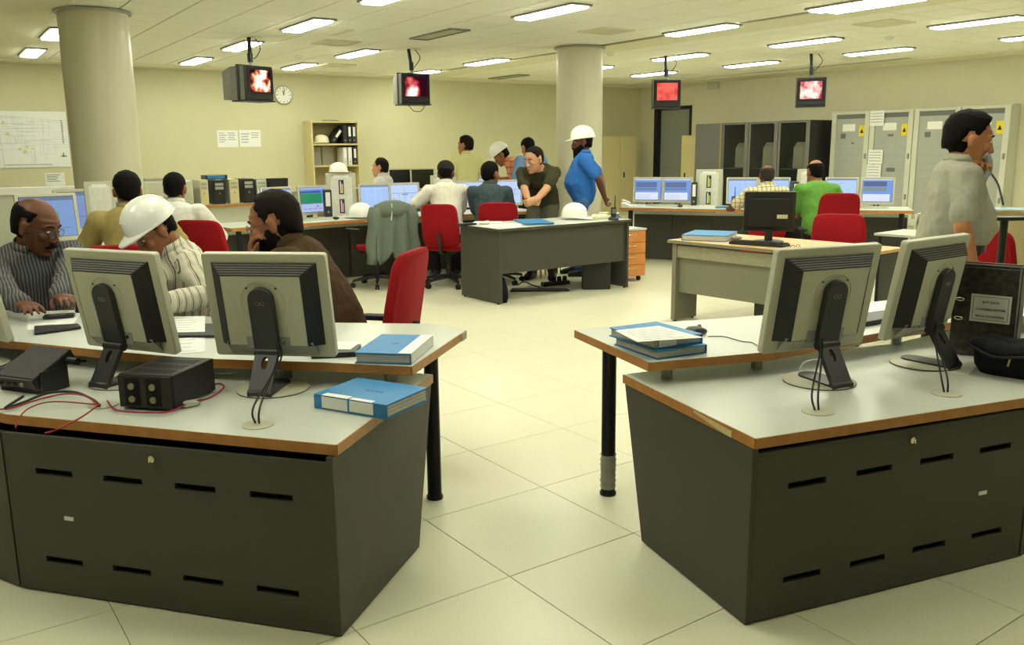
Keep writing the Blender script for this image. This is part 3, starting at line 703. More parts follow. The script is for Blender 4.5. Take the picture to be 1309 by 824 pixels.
# ---------------- red office chair
def chair(label, x, y, rz, back_z=(0.50,1.0), seat_z=0.47, hidden=False, arms=True, w=0.45):
    """faces local +Y"""
    t = thing('office_chair', label, 'chair', (x,y,0), R(rz), 'red office chairs')
    mb = MB(); rings = []
    for f, z in ((0.86,seat_z-0.06),(1,seat_z-0.045),(1,seat_z-0.015),(0.93,seat_z)):
        rings.append([(0.24*f*math.copysign(abs(math.cos(a))**0.55,math.cos(a)), 0.02+0.235*f*math.copysign(abs(math.sin(a))**0.55,math.sin(a)), z-0.012*max(0,math.sin(a))**2) for a in [2*PI*i/28 for i in range(28)]])
    mb.loft(rings); mb.obj('seat', m_red, t, smooth=50)
    z0, z1 = back_z; rings = []; n = 30
    for f, o in ((0.94,-0.026),(1,-0.012),(1,0.012),(0.94,0.026)):
        ring = []
        for i in range(n):
            a = 2*PI*i/n; cx = math.copysign(abs(math.cos(a))**0.32,math.cos(a)); cz = math.copysign(abs(math.sin(a))**0.32,math.sin(a))
            u = cx*w/2*f*(1-0.06*max(0,cz)); v = (z0+z1)/2+cz*(z1-z0)/2*f
            yy = -0.235-0.10*(v-z0)/(z1-z0)*0.9+0.25*u*u/(w/2)**2*0.12+o
            ring.append((u,yy,v))
        rings.append(ring)
    mb.__init__(); mb.loft(rings[::-1]); mb.obj('backrest', m_red, t, smooth=50)
    mb = MB(); mb.tube(catmull([(0,-0.02,seat_z-0.075),(0,-0.2,seat_z-0.08),(0,-0.285,seat_z),(0,-0.31,z0+0.16)],5),0.02,8); mb.obj('back_bracket', m_blk, t)
    mb = MB(); mb.cbox((0,0,seat_z-0.08),(0.18,0.22,0.04)); mb.obj('mechanism', m_blk, t, smooth=0, bevel=0.005)
    mb = MB(); mb.lathe([(0.032,0.09),(0.032,0.22),(0.02,0.221),(0.02,seat_z-0.09)],16); mb.obj('gas_column', m_blk, t)
    for k in range(5):
        a = R(72*k+20); d = Vector((math.cos(a),math.sin(a),0))
        mb = MB(); mb.tube([d*0.02+Vector((0,0,0.115)), d*0.16+Vector((0,0,0.10)), d*0.29+Vector((0,0,0.078))],[0.026,0.021,0.014],8); lg = mb.obj('base_leg', m_blk, t)
        mb = MB(); s = Vector((-d.y,d.x,0))*0.014; p = d*0.29+Vector((0,0,0.028))
        mb.cyl(p-s*1.6,p-s*0.3,0.028,n=14); mb.cyl(p+s*0.3,p+s*1.6,0.028,n=14); mb.cyl(p,p+Vector((0,0,0.045)),0.008,n=8); mb.obj('caster', m_blk2, lg)
    if arms:
        for sx in (-1,1):
            mb = MB(); mb.tube(catmull([(sx*0.17,-0.02,seat_z-0.07),(sx*0.285,-0.03,seat_z-0.05),(sx*0.305,-0.03,seat_z+0.08),(sx*0.30,-0.02,seat_z+0.165)],5),0.018,8); ar = mb.obj('armrest', m_blk, t)
            mb = MB(); mb.rplate(0.07,0.24,0.028,0.033,Tm((sx*0.30,0.0,seat_z+0.18),0,R(90))); mb.obj('arm_pad', m_blk2, ar, smooth=40, bevel=0.006)
    return t

# ---------------- dark desk in the middle with the hard hat
def panel_desk_mid():
    o = V2(at(640,390,0)); e = V2(at(803,368,0)); l = V2(at(584,380,0))
    ux = (e-o); Ld = ux.length; ux.normalize(); uy = Vector((-ux.y,ux.x)); Dp = 0.72
    t = thing('panel_desk','white-topped desk with dark grey panels, standing alone mid-floor under a white hard hat','desk',(o.x,o.y,0),math.atan2(ux.y,ux.x))
    H = 0.745
    mb = MB(); mb.box(-0.02,Ld+0.02,-0.015,Dp,H-0.025,H); tp = mb.obj('desktop', m_lam, t, smooth=0, bevel=0.002)
    mb = MB(); mb.box(-0.0225,-0.0202,-0.015,Dp,H-0.025,H-0.001); mb.box(-0.02,Ld+0.02,-0.0175,-0.0152,H-0.025,H-0.001); mb.obj('edge_band', m_dark, tp, smooth=0)
    for x in (0.0, Ld-0.025):
        mb = MB(); mb.box(x,x+0.025,0.0,Dp-0.01,0.012,H-0.026); s = mb.obj('side_panel', m_dark, t, smooth=0, bevel=0.002)
        for y in (0.05,Dp-0.06):
            mb = MB(); mb.cyl((x+0.012,y,0),(x+0.012,y,0.013),0.014,n=10); mb.obj('foot', m_blk, s)
    mb = MB(); mb.box(0.0255,Ld-0.0255,0.03,0.048,0.30,H-0.026); mb.obj('modesty_panel', m_dark, t, smooth=0)
    return t, o, ux, uy, Ld
dsk, d_o, d_x, d_y, d_L = panel_desk_mid()
def dpt(u, v, z): p = d_o+d_x*u+d_y*v; return Vector((p.x,p.y,z))

# ---------------- grey desk with a wooden top, right
def wood_desk():
    f0 = V2(at(857,410,0)); ux = (V2(at(995,322,0.71))-V2(at(858.5,309,0.71))).normalized(); uy = Vector((-ux.y,ux.x)); L, Dp, H = 1.62, 0.80, 0.715
    t = thing('office_desk','grey panelled desk with a wooden top, under a black monitor','desk',(f0.x,f0.y,0),math.atan2(ux.y,ux.x))
    mb = MB(); mb.box(-0.03,L+0.03,-0.03,Dp,H-0.025,H); tp = mb.obj('desktop', m_wood, t, smooth=0, bevel=0.002)
    mb = MB(); mb.box(-0.033,-0.0302,-0.03,Dp,H-0.026,H-0.001); mb.box(-0.03,L+0.03,-0.033,-0.0302,H-0.026,H-0.001); mb.obj('edge_band', m_mid, tp, smooth=0)
    for x in (0.0,L-0.045):
        mb = MB(); mb.box(x,x+0.045,0.0,0.30,0.012,H-0.03); s = mb.obj('leg_panel', m_mid, t, smooth=0, bevel=0.003)
        for y in (0.03,0.27):
            mb = MB(); mb.cyl((x+0.022,y,0),(x+0.022,y,0.014),0.015,n=10); mb.obj('foot', m_blk, s)
    mb = MB(); mb.box(0.046,L-0.046,0.045,0.065,0.26,H-0.05); mb.obj('modesty_panel', m_mid, t, smooth=0)
    mb = MB(); mb.box(0.046,L-0.046,0.012,0.045,H-0.15,H-0.045); mb.obj('cable_tray', m_panelgrey if False else mat('tray_grey',(150,148,124),0.5), t, smooth=0, bevel=0.003)
    mb = MB(); mb.box(0.62,1.02,0.34,0.76,0.02,0.58); pd = mb.obj('drawer_unit', m_dark, t, smooth=0, bevel=0.003)
    for k in range(3):
        mb = MB(); mb.box(0.63,1.01,0.762,0.775,0.05+0.175*k,0.215+0.175*k); mb.obj('drawer_front', m_dark, pd, smooth=0)
    def P(u, v, z): p = f0+ux*u+uy*v; return Vector((p.x,p.y,z))
    return t, P, math.atan2(ux.y,ux.x), H
wdk, WD, wd_a, WDH = wood_desk()
# white side table behind it
p = at(1150,303,0.72)
t = thing('side_table','small grey-white table right of the red chair at the wooden-topped desk','table',(p.x+0.16,p.y+0.40,0),wd_a)
mb = MB(); mb.box(-0.12,0.62,-0.2,0.35,0.70,0.722); mb.obj('tabletop', m_lam, t, smooth=0, bevel=0.003)
for x in (-0.09,0.58):
    mb = MB(); mb.box(x,x+0.03,-0.17,0.32,0.0,0.699); mb.obj('leg_panel', m_blk, t, smooth=0)

# ---------------- far consoles (same make): worker's top, lower tier, panels
def far_console(label, front, depth_up, depth_low, sides, panel_z=(0.01,0.60), zt=0.735, low=True):
    """front: operator edge points left to right as seen from the camera; grows away from the camera"""
    t = thing('control_console', label, 'console', (0,0,0), 0)
    n = len(front); F = [V2(p) for p in front]
    nrm = []
    for i in range(n):
        d = (F[min(i+1,n-1)]-F[max(i-1,0)]).normalized(); q = Vector((-d.y,d.x)); nrm.append(q*sides)
    Bk = [F[i]+nrm[i]*depth_up for i in range(n)]; Lo = [F[i]+nrm[i]*(depth_up+depth_low) for i in range(n)]; mid = [F[i]+nrm[i]*(depth_up-0.15) for i in range(n)]
    poly = [tuple(p) for p in F]+[tuple(p) for p in Bk[::-1]]
    mb = MB(); mb.prism(poly, zt-0.032, zt); up = mb.obj('upper_worktop', m_lam, t, smooth=0)
    mb = MB(); edge_band(mb, poly, list(range(n-1))+[n-1,2*n-1], zt-0.036, zt-0.0006, 0.004); mb.obj('edge_band', m_edge, up, smooth=0)
    zl = zt-0.09
    if low:
        poly = [tuple(p) for p in mid]+[tuple(p) for p in Lo[::-1]]
        mb = MB(); mb.prism(poly, zl-0.034, zl); mb.obj('lower_worktop', m_lam, t, smooth=0)
        for i in range(n-1):
            a = mid[i]+(mid[i+1]-mid[i])*0.004; b = mid[i+1]; ln = (b-a).length; k = max(1, round(ln/0.62)); u = (b-a)/k
            for j in range(k):
                q0 = a+u*(j+0.006)+nrm[i]*0.03; q1 = a+u*(j+0.994)+nrm[i]*0.03; o = nrm[i]*0.02
                mb = MB(); mb.prism([tuple(q0),tuple(q1),tuple(q1+o),tuple(q0+o)], panel_z[0], zl-0.036); mb.obj('rear_panel', m_dark, t, smooth=0)
        cc = [p+q*0.055 for p,q in zip(mid,nrm)]; ce = [p-q*0.05 for p,q in zip(Lo,nrm)]
        mb = MB(); mb.prism([tuple(p) for p in cc]+[tuple(p) for p in ce[::-1]], 0.004, zl-0.04); mb.obj('cabinet', m_dark, t, smooth=0)
    for i in (0,n-1):
        p = F[i]+nrm[i]*0.1+(F[1]-F[0] if i == 0 else F[n-2]-F[n-1]).normalized()*0.12
        mb = MB(); mb.lathe([(0.036,0),(0.036,0.012),(0.03,0.02),(0.03,zt-0.032)],18,Tm((p.x,p.y,0))); mb.obj('leg', m_legblack, t, smooth=50)
    for i in range(n):
        p = mid[i]+nrm[i]*0.08
        if low and i not in (0,n-1):
            mb = MB(); mb.cyl((p.x,p.y,zl),(p.x,p.y,zt-0.032),0.02,n=10); mb.obj('post', m_steel, t)
    return t, F, nrm, zl
ZT = 0.735
fl_pts = [at(285,298,ZT), at(384,285.5,ZT), at(473,279.5,ZT), at(555,275.5,ZT), at(690,269,ZT)]
fl_pts[0] = Vector((-2.85,8.9,0)); 
fcl, FLp, FLn, ZLOW = far_console('long curved console at which the white-shirted man in the dark cap sits', fl_pts, 0.72, 0.75, 1)
fr_pts = [at(790,264.5,ZT), at(900,267,ZT), at(1010,267.5,ZT), at(1100,268.5,ZT), at(1168,270,ZT)]
fr_pts = [Vector((1.42,11.45,0)), Vector((2.45,10.95,0)), Vector((3.35,10.72,0)), Vector((4.1,10.52,0)), Vector((4.74,10.3,0))]
fcr, FRp, FRn, _ = far_console('console with a wooden edge in front of the dark glass-doored cabinets', fr_pts, 0.72, 0.75, 1)
flw = [Vector((-3.75,5.6,0)), Vector((-3.5,6.5,0)), Vector((-3.28,7.3,0)), Vector((-3.02,8.05,0))]
fcw, FWp, FWn, _ = far_console('console at left before the man in the tan shirt, near the column', flw, 0.72, 0.42, 1)
def on_con(F, N, px, off, z):
    """place at the console: on the sight line column px, at distance off behind the front edge"""
    best = None
    P = [f+n*off for f, n in zip(F, N)]
    d = ray(px, 250); d2 = Vector((d.x, d.y)).normalized(); q = Vector((d2.y,-d2.x))
    for i in range(len(P)-1):
        a, b = P[i].dot(q), P[i+1].dot(q)
        if a*b <= 0:
            k = a/(a-b); p = P[i]+(P[i+1]-P[i])*k; e = (P[i+1]-P[i]).normalized(); return Vector((p.x,p.y,z)), math.atan2(e.y,e.x), p
    i = 0 if abs(P[0].dot(q)) < abs(P[-1].dot(q)) else len(P)-2
    a, b = P[i].dot(q), P[i+1].dot(q); k = a/(a-b); p = P[i]+(P[i+1]-P[i])*k; e = (P[i+1]-P[i]).normalized()
    return Vector((p.x,p.y,z)), math.atan2(e.y,e.x), p
def far_mon(F, N, px, off, kind, label, rot=0, s=0.87, z=None):
    p, a, _ = on_con(F, N, px, off, ZLOW)
    return monitor('monitor', label, p.x, p.y, (z or ZLOW)+0.001, a+PI+R(rot), kind, detail=False, tilt=6, s=s)
fm = []
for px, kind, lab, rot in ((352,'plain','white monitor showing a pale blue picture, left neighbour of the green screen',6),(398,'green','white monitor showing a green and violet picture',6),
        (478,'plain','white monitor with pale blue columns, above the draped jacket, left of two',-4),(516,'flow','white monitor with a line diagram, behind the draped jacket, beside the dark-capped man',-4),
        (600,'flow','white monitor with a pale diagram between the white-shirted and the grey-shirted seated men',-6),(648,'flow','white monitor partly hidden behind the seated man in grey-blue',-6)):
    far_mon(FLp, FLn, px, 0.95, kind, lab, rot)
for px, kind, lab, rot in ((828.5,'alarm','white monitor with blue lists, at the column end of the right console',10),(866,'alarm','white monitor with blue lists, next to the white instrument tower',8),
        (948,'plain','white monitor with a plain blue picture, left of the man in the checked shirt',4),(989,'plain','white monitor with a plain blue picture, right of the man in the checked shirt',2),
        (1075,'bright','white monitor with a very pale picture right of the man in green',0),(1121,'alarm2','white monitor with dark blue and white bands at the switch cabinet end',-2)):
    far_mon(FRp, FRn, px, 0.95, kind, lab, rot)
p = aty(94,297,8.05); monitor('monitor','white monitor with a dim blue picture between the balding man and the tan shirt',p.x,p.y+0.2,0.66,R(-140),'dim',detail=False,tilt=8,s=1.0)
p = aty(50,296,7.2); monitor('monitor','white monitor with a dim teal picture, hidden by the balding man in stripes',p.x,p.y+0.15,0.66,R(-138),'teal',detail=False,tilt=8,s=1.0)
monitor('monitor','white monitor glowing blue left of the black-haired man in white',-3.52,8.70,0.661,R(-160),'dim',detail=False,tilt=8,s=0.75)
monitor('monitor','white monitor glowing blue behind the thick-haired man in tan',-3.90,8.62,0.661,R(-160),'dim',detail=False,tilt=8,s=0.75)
t = thing('monitor_table','small table for two monitors in front of the left column','table',(0,0,0))
mb = MB(); mb.box(-4.06,-3.26,8.46,8.86,0.63,0.66); mb.obj('tabletop', m_lam, t, smooth=0)
for x in (-4.02,-3.30):
    for y in (8.50,8.82):
        mb = MB(); mb.cyl((x,y,0),(x,y,0.629),0.02,n=10); mb.obj('leg', m_legblack, t)

# instrument towers with bar indicators
def instrument(label, px, F, N, off, z, hgt, wid, rot, bars, flip=False, pos=None, back=True):
    p, a, _ = on_con(F, N, px, off, z) if pos is None else (pos[0], pos[1], None)
    t = thing('instrument_tower', label, 'instrument', p, a+R(rot))          # face towards local -Y
    mb = MB(); sh = [(0,0),(0.30,0),(0.30,hgt*0.75),(0.14,hgt),(0.05,hgt)]
    mb.loft([[(-wid/2,y,zz) for y,zz in sh],[(wid/2,y,zz) for y,zz in sh]][::-1]); mb.obj('case', m_mwhite, t, smooth=0, bevel=0.006)
    nrm = Vector((0,-hgt,0.05)).normalized(); ang = math.atan2(0.05,hgt)
    Mf = Tm((0,0.0,0),0,-ang)
    mb = MB(); mb.cbox((0,-0.004,hgt*0.50),(wid*0.72,0.006,hgt*0.86),Mf); mb.obj('face_panel', mat('instrument_face',(214,214,200),0.5), t, smooth=0, bevel=0.002)
    for k, c in enumerate(bars):
        zc = hgt*(0.71-0.40*k); 
        mb = MB(); mb.cbox((0,-0.009,zc),(0.062,0.006,hgt*0.30),Mf); b_ = mb.obj('indicator', m_blk, t, smooth=0)
        mb = MB(); mb.cbox((-0.008,-0.0125,zc),(0.014,0.002,hgt*0.25),Mf); mb.obj('bar', smat(c[0]), b_, smooth=0)
        mb = MB(); mb.cbox((0.012,-0.0125,zc-hgt*0.03),(0.012,0.002,hgt*0.19),Mf); mb.obj('bar', smat(c[1]), b_, smooth=0)
    mb = MB(); mb.cbox((0,-0.008,hgt*0.93),(wid*0.5,0.002,0.03),Mf); mb.obj('name_strip', m_paper, t, smooth=0)
    return t, p
YL = (222,216,60); PK = (230,190,200); WB_ = (232,232,190)
it1, itp = instrument('sloping instrument tower with pink and yellow bars beside the bookcase', 437, FLp, FLn, 1.0, ZLOW+0.001, 0.58, 0.36, -14, [(PK,YL),(PK,(210,150,160))])
instrument('pale instrument tower seen edge-on left of the man in the dark cap', 567, FLp, FLn, 1.05, ZLOW+0.001, 0.52, 0.34, -25, [(PK,YL)])
instrument('white instrument tower with yellow-green bars beside the dark cabinet', 905.5, FRp, FRn, 0.95, ZLOW+0.001, 0.55, 0.35, 10, [(YL,(180,220,60)),(WB_,(190,220,60))])
instrument('white instrument tower half hidden by the man in the green shirt', 1034, FRp, FRn, 1.0, ZLOW+0.001, 0.55, 0.3, 0, [(YL,YL)])
it5, _q = instrument('beige instrument tower at left with a paper strip, beside the dim blue monitor', 0, None, None, 0, 0, 0.52, 0.40, 0, [], pos=(Vector((-3.60,7.72,ZT+0.001)), R(28))); it5.scale = (0.6,0.5,1)

# ---------------- back counter with computers, low partition with white cap
pc0 = V2(at(262,262,0.74)); pc1 = V2(at(322,257.5,0.74)); ux = nr.copy(); uy = nb.copy()
t = thing('side_counter','long pale counter with a wooden edge carrying the row of computer towers','counter',(pc0.x,pc0.y,0),R(35))
mb = MB(); mb.box(-2.1,1.75,0,0.62,0.71,0.74); tp = mb.obj('worktop', m_lam, t, smooth=0)
mb = MB(); mb.box(-2.1,1.75,-0.004,-0.0002,0.70,0.7395); mb.obj('edge_band', m_edge, tp, smooth=0)
mb = MB(); mb.box(-2.08,1.73,0.08,0.10,0.0,0.709); mb.obj('front_panel', m_grey_l, t, smooth=0)
for x in (-2.08,1.70):
    mb = MB(); mb.box(x,x+0.03,0.1,0.6,0.0,0.709); mb.obj('side_panel', m_grey_l, t, smooth=0)
def ctr(u, v, z=0.74): p = pc0+nr*u+nb*v; return Vector((p.x,p.y,z))
t = thing('low_partition','low partition with a bright white cap running along the back wall','partition',(rm(-1.5,WB-1.35).x,rm(-1.5,WB-1.35).y,0),R(35))
b0 = -3.6
mb = MB(); mb.box(b0,5.9,-0.04,0.04,0.0,0.93); mb.obj('panel', m_grey_l, t, smooth=0)
mb = MB(); mb.box(b0,5.9,-0.09,0.09,0.93,1.03); mb.obj('cap', m_white, t, smooth=0, bevel=0.004)

# PC towers etc
def pc_tower(label, u, v, w, d, h, m, face, kind='beige'):
    p = ctr(u,v); t = thing('computer_tower', label, 'computer', p, R(35))
    mb = MB(); mb.box(-w/2,w/2,0,d,0.0,h); mb.obj('case', m, t, smooth=0, bevel=0.006)
    mb = MB(); mb.box(-w/2+0.008,w/2-0.008,-0.006,-0.0005,0.01,h-0.01); fr_ = mb.obj('front_bezel', face, t, smooth=0)
    for k in range(2):
        mb = MB(); mb.box(-w/2+0.02,w/2-0.02,-0.010,-0.0065,h-0.08-0.055*k,h-0.04-0.055*k); mb.obj('drive_bay', m_mgrey, t, smooth=0)
    mb = MB(); mb.cyl((0,-0.0065,h*0.45),(0,-0.011,h*0.45),0.012,n=12); mb.obj('power_button', m_steel, t)
    return t
def printer():
    p = ctr(-0.44,0.03); t = thing('printer','boxy white office printer on the counter, left of the computer towers','printer',p,R(35))
    mb = MB(); mb.box(-0.38,0.30,0,0.45,0.01,0.36); mb.obj('body', m_mwhite, t, smooth=0, bevel=0.02)
    for k,z in enumerate((0.05,0.14)):
        mb = MB(); mb.box(-0.30,0.25,-0.012,-0.001,z,z+0.075); d = mb.obj('tray', m_mwhite, t, smooth=0, bevel=0.004)
        mb = MB(); mb.box(-0.06,0.06,-0.016,-0.0125,z+0.045,z+0.06); mb.obj('tray_grip', m_mgrey, d, smooth=0)
    mb = MB(); mb.box(-0.33,-0.08,0.05,0.20,0.36,0.40); mb.obj('control_panel', m_mgrey, t, smooth=0, bevel=0.006)
printer()
pc_tower('beige computer tower with a dark side, right of the white printer',0.02,0.05,0.12,0.45,0.36,m_mwhite,m_beige)
pc_tower('black computer tower on the counter between two beige ones',0.24,0.05,0.16,0.45,0.35,m_blk,m_blk2)
pc_tower('beige computer tower with a black neighbour on each side',0.46,0.05,0.14,0.42,0.36,m_mwhite,m_beige)
pc_tower('black computer tower with its dark flank showing, right of the counter row',0.68,0.05,0.16,0.42,0.36,m_blk,m_blk2)
pc_tower('silver-fronted computer tower with round drives on the counter',0.87,0.03,0.16,0.42,0.35,m_steel,m_grey_l)
def black_monitor(label, p, rz, s=1.0, sticker=True):
    mt = thing('monitor', label, 'monitor', p, rz); mt.scale = (s,s,s)
    mb = MB(); mb.rplate(0.41,0.33,0.035,0.010,Tm((0,0,0.25),0,R(6))); mb.obj('housing', m_blk, mt, smooth=35, bevel=0.003)
    mb = MB(); mb.rplate(0.34,0.24,0.03,0.02,Tm((0,-0.032,0.24),0,R(6))); mb.obj('back_cover', m_blk2, mt, smooth=35, bevel=0.004)
    mb = MB(); mb.cbox((0,0.0185,0.005),(0.38,0.001,0.30),Tm((0,0,0.25),0,R(6))); mb.obj('screen', m_screen_off, mt, smooth=0)
    if sticker:
        mb = MB(); mb.cbox((0.10,-0.0485,-0.025),(0.085,0.002,0.032),Tm((0,0,0.24),0,R(6))); mb.obj('sticker', mat('sticker_cream',(206,204,170),0.7), mt, smooth=0)
    mb = MB(); mb.cyl((0,-0.02,0.012),(0,-0.02,0.10),0.035,0.03,14); mb.obj('neck', m_blk, mt)
    mb = MB(); mb.lathe([(0.12,0.0),(0.125,0.006),(0.10,0.012),(0.03,0.016)],28,Tm((0,-0.01,0))); mb.obj('base', m_blk, mt, smooth=40)
    return mt
black_monitor('black monitor back standing right of the silver computer tower', ctr(1.18,0.22,0.7405), R(35), 0.85, False)
for k, (lab, m_) in enumerate((('lower grey desktop device lying right of the silver tower',m_mgrey),('upper grey flat device stacked right of the silver tower',m_steel))):
    pp = ctr(1.5,0.06,0.741+0.072*k); mb = MB(); mb.box(-0.14,0.14,0,0.3,0,0.07); o = mb.obj('desktop_device', m_, smooth=0, bevel=0.006, loc=pp, rotz=R(35)); tag(o, lab, 'device')
p = ctr(0.30,0.16,1.095-0.74+0.74)
def telephone(label, p, rz, mbody=m_blk, mhand=m_blk, s=1.0):
    t = thing('telephone', label, 'telephone', p, rz); t.scale = (s,s,s)
    mb = MB(); mb.loft([[(x,-0.1,0.0),(x,0.1,0.0),(x,0.1,0.06),(x,-0.1,0.025)] for x in (-0.085,0.085)]); mb.obj('body', mbody, t, smooth=0, bevel=0.006)
    mb = MB(); mb.tube(catmull([(-0.055,-0.09,0.06),(-0.055,-0.05,0.075),(-0.055,0.05,0.095),(-0.055,0.09,0.092)],4),[0.022]+[0.014]*11+[0.022],8); mb.obj('handset', mhand, t)
    mb = MB()
    for i in range(3):
        for j in range(4): mb.cbox((0.0+0.026*i,-0.06+0.026*j,0.042+0.0045*j),(0.018,0.016,0.01))
    tag(mb.obj('keypad', m_mgrey, t, smooth=0), kind='stuff')
    return t
pp = ctr(0.22,0.2,1.0925); 
def tray(label, p, rz, m=m_blk):
    t = thing('document_tray', label, 'tray', p, rz)
    mb = MB(); mb.box(-0.16,0.16,-0.12,0.12,0,0.01); mb.box(-0.16,-0.15,-0.12,0.12,0.01,0.06); mb.box(0.15,0.16,-0.12,0.12,0.01,0.06); mb.box(-0.15,0.15,0.11,0.12,0.01,0.06); mb.obj('tray', m, t, smooth=0)
    mb = MB(); mb.box(-0.13,0.13,-0.11,0.1,0.0105,0.055); mb.obj('paper_stack', m_blue, t, smooth=0)
tray('black tray of blue folders on top of the computer towers', ctr(0.24,0.26,1.1015), R(35))

# dark backs on the counter behind the middle: two black screens in white surrounds
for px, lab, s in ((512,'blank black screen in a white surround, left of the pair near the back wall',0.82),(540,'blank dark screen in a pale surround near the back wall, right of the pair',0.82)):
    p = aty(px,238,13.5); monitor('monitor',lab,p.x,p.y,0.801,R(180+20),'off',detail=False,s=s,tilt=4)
p0 = aty(480,246,13.3); 
t = thing('side_counter','low counter by the back wall under the pair of blank screens','counter',(aty(470,250,13.0).x,13.3,0),R(30))
mb = MB(); mb.box(0.0,1.25,-0.32,0.36,0.765,0.80); mb.obj('worktop', m_lam, t, smooth=0, bevel=0.003)
mb = MB(); mb.box(0.02,1.23,0.30,0.33,0.0,0.764); mb.obj('rear_panel', m_grey_l, t, smooth=0)
for x in (0.02,1.20):
    mb = MB(); mb.box(x,x+0.03,-0.3,0.3,0,0.764); mb.obj('side_panel', m_grey_l, t, smooth=0)
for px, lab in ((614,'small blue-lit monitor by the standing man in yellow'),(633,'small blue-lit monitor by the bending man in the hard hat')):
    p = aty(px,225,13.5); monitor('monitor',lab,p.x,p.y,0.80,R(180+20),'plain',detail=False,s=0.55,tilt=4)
t = thing('side_counter','low counter by the back wall beneath the small blue-lit monitors','counter',(aty(625,250,13.5).x,13.5,0),R(20))
mb = MB(); mb.box(-0.4,0.35,-0.25,0.35,0.765,0.80); mb.obj('worktop', m_lam, t, smooth=0, bevel=0.003)
for x in (-0.38,0.3):
    mb = MB(); mb.box(x,x+0.03,-0.22,0.3,0,0.764); mb.obj('side_panel', m_grey_l, t, smooth=0)
# ================================================================== PEOPLE
def skin(n, c): return mat('skin_'+n, c, 0.5, var=0.05, scale=25, spec=0.4)
sk_dark = skin('dark', (98,58,36)); sk_mid = skin('mid', (150,98,64)); sk_light = skin('light', (196,146,108)); sk_tan = skin('tan', (172,116,74))
m_hair = mat('hair_black', (13,11,10), 0.75, var=0.2, scale=90, bump=0.3, spec=0.12)
m_hairb = mat('hair_dark_brown', (30,22,17), 0.75, var=0.2, scale=90, bump=0.3, spec=0.12)
m_hairg = mat('hair_greying', (52,47,42), 0.75, var=0.3, scale=90, bump=0.3, spec=0.12)
m_eyew = mat('eye_white', (226,222,212), 0.2, var=0); m_iris = mat('eye_iris', (34,22,16), 0.2, var=0)
m_lip = mat('lip', (128,66,54), 0.5, var=0)
m_hat = mat('hard_hat_white', (240,240,232), 0.22, var=0.01)
WR_TEX = bpy.data.textures.new('cloth_folds','CLOUDS'); WR_TEX.noise_scale = 0.14; WR_TEX.noise_depth = 2
WR_TEX2 = bpy.data.textures.new('cloth_creases','CLOUDS'); WR_TEX2.noise_scale = 0.05; WR_TEX2.noise_depth = 1
def cloth(n, c): return mat('cloth_'+n, c, 0.9, var=0.06, scale=40, spec=0.15)
tr_dark = cloth('trouser_dark',(44,44,44)); tr_grey = cloth('trouser_grey',(70,68,62)); tr_brown = cloth('trouser_brown',(66,56,44)); tr_navy = cloth('trouser_navy',(38,44,62)); tr_jean = cloth('trouser_denim',(70,110,160))
m_shoe = mat('shoe_black',(28,26,24),0.35)
X = Vector((1,0,0)); Y = Vector((0,1,0)); Z = Vector((0,0,1))
def rot_about(v, ax, deg): return Matrix.Rotation(R(deg),3,ax) @ v
def ik(a, t, l1, l2, hint):
    d = t-a; L = d.length; L2 = min(L, (l1+l2)*0.995); d.normalize(); t = a+d*L2
    c = (l1*l1+L2*L2-l2*l2)/(2*l1*L2); c = max(-1,min(1,c)); s = math.sqrt(1-c*c)
    h = hint-d*hint.dot(d)
    if h.length < 1e-4: h = Vector((0,0,1))-d*d.z
    h.normalize(); return a+d*(l1*c)+h*(l1*s), t
def ring(c, ax, ay, a, b, n=16, e=1.0):
    out = []
    for i in range(n):
        t = 2*PI*i/n; cx, sy = math.cos(t), math.sin(t)
        out.append(c+ax*(a*math.copysign(abs(cx)**e,cx))+ay*(b*math.copysign(abs(sy)**e,sy)))
    return out
def lofted(mb, rings):
    # keep the winding outward whatever the direction of travel
    c0 = sum((Vector(p) for p in rings[0]), Vector())/len(rings[0]); c1 = sum((Vector(p) for p in rings[-1]), Vector())/len(rings[-1])
    n = (Vector(rings[0][1])-c0).cross(Vector(rings[0][0])-c0)
    if n.dot(c1-c0) > 0: rings = [r[::-1] for r in rings]
    mb.loft(rings)
def limb(mb, pts, rad, n=12):
    mb2 = MB(); mb2.tube(pts, rad, n); mb.add(mb2.v, mb2.f)
    for p, r in ((pts[0],rad[0]),(pts[-1],rad[-1])): mb.ell(p,(r,r,r),10,6)
    for p, r in list(zip(pts,rad))[1:-1]: mb.ell(p,(r*1.0,r*1.0,r*1.0),10,6)
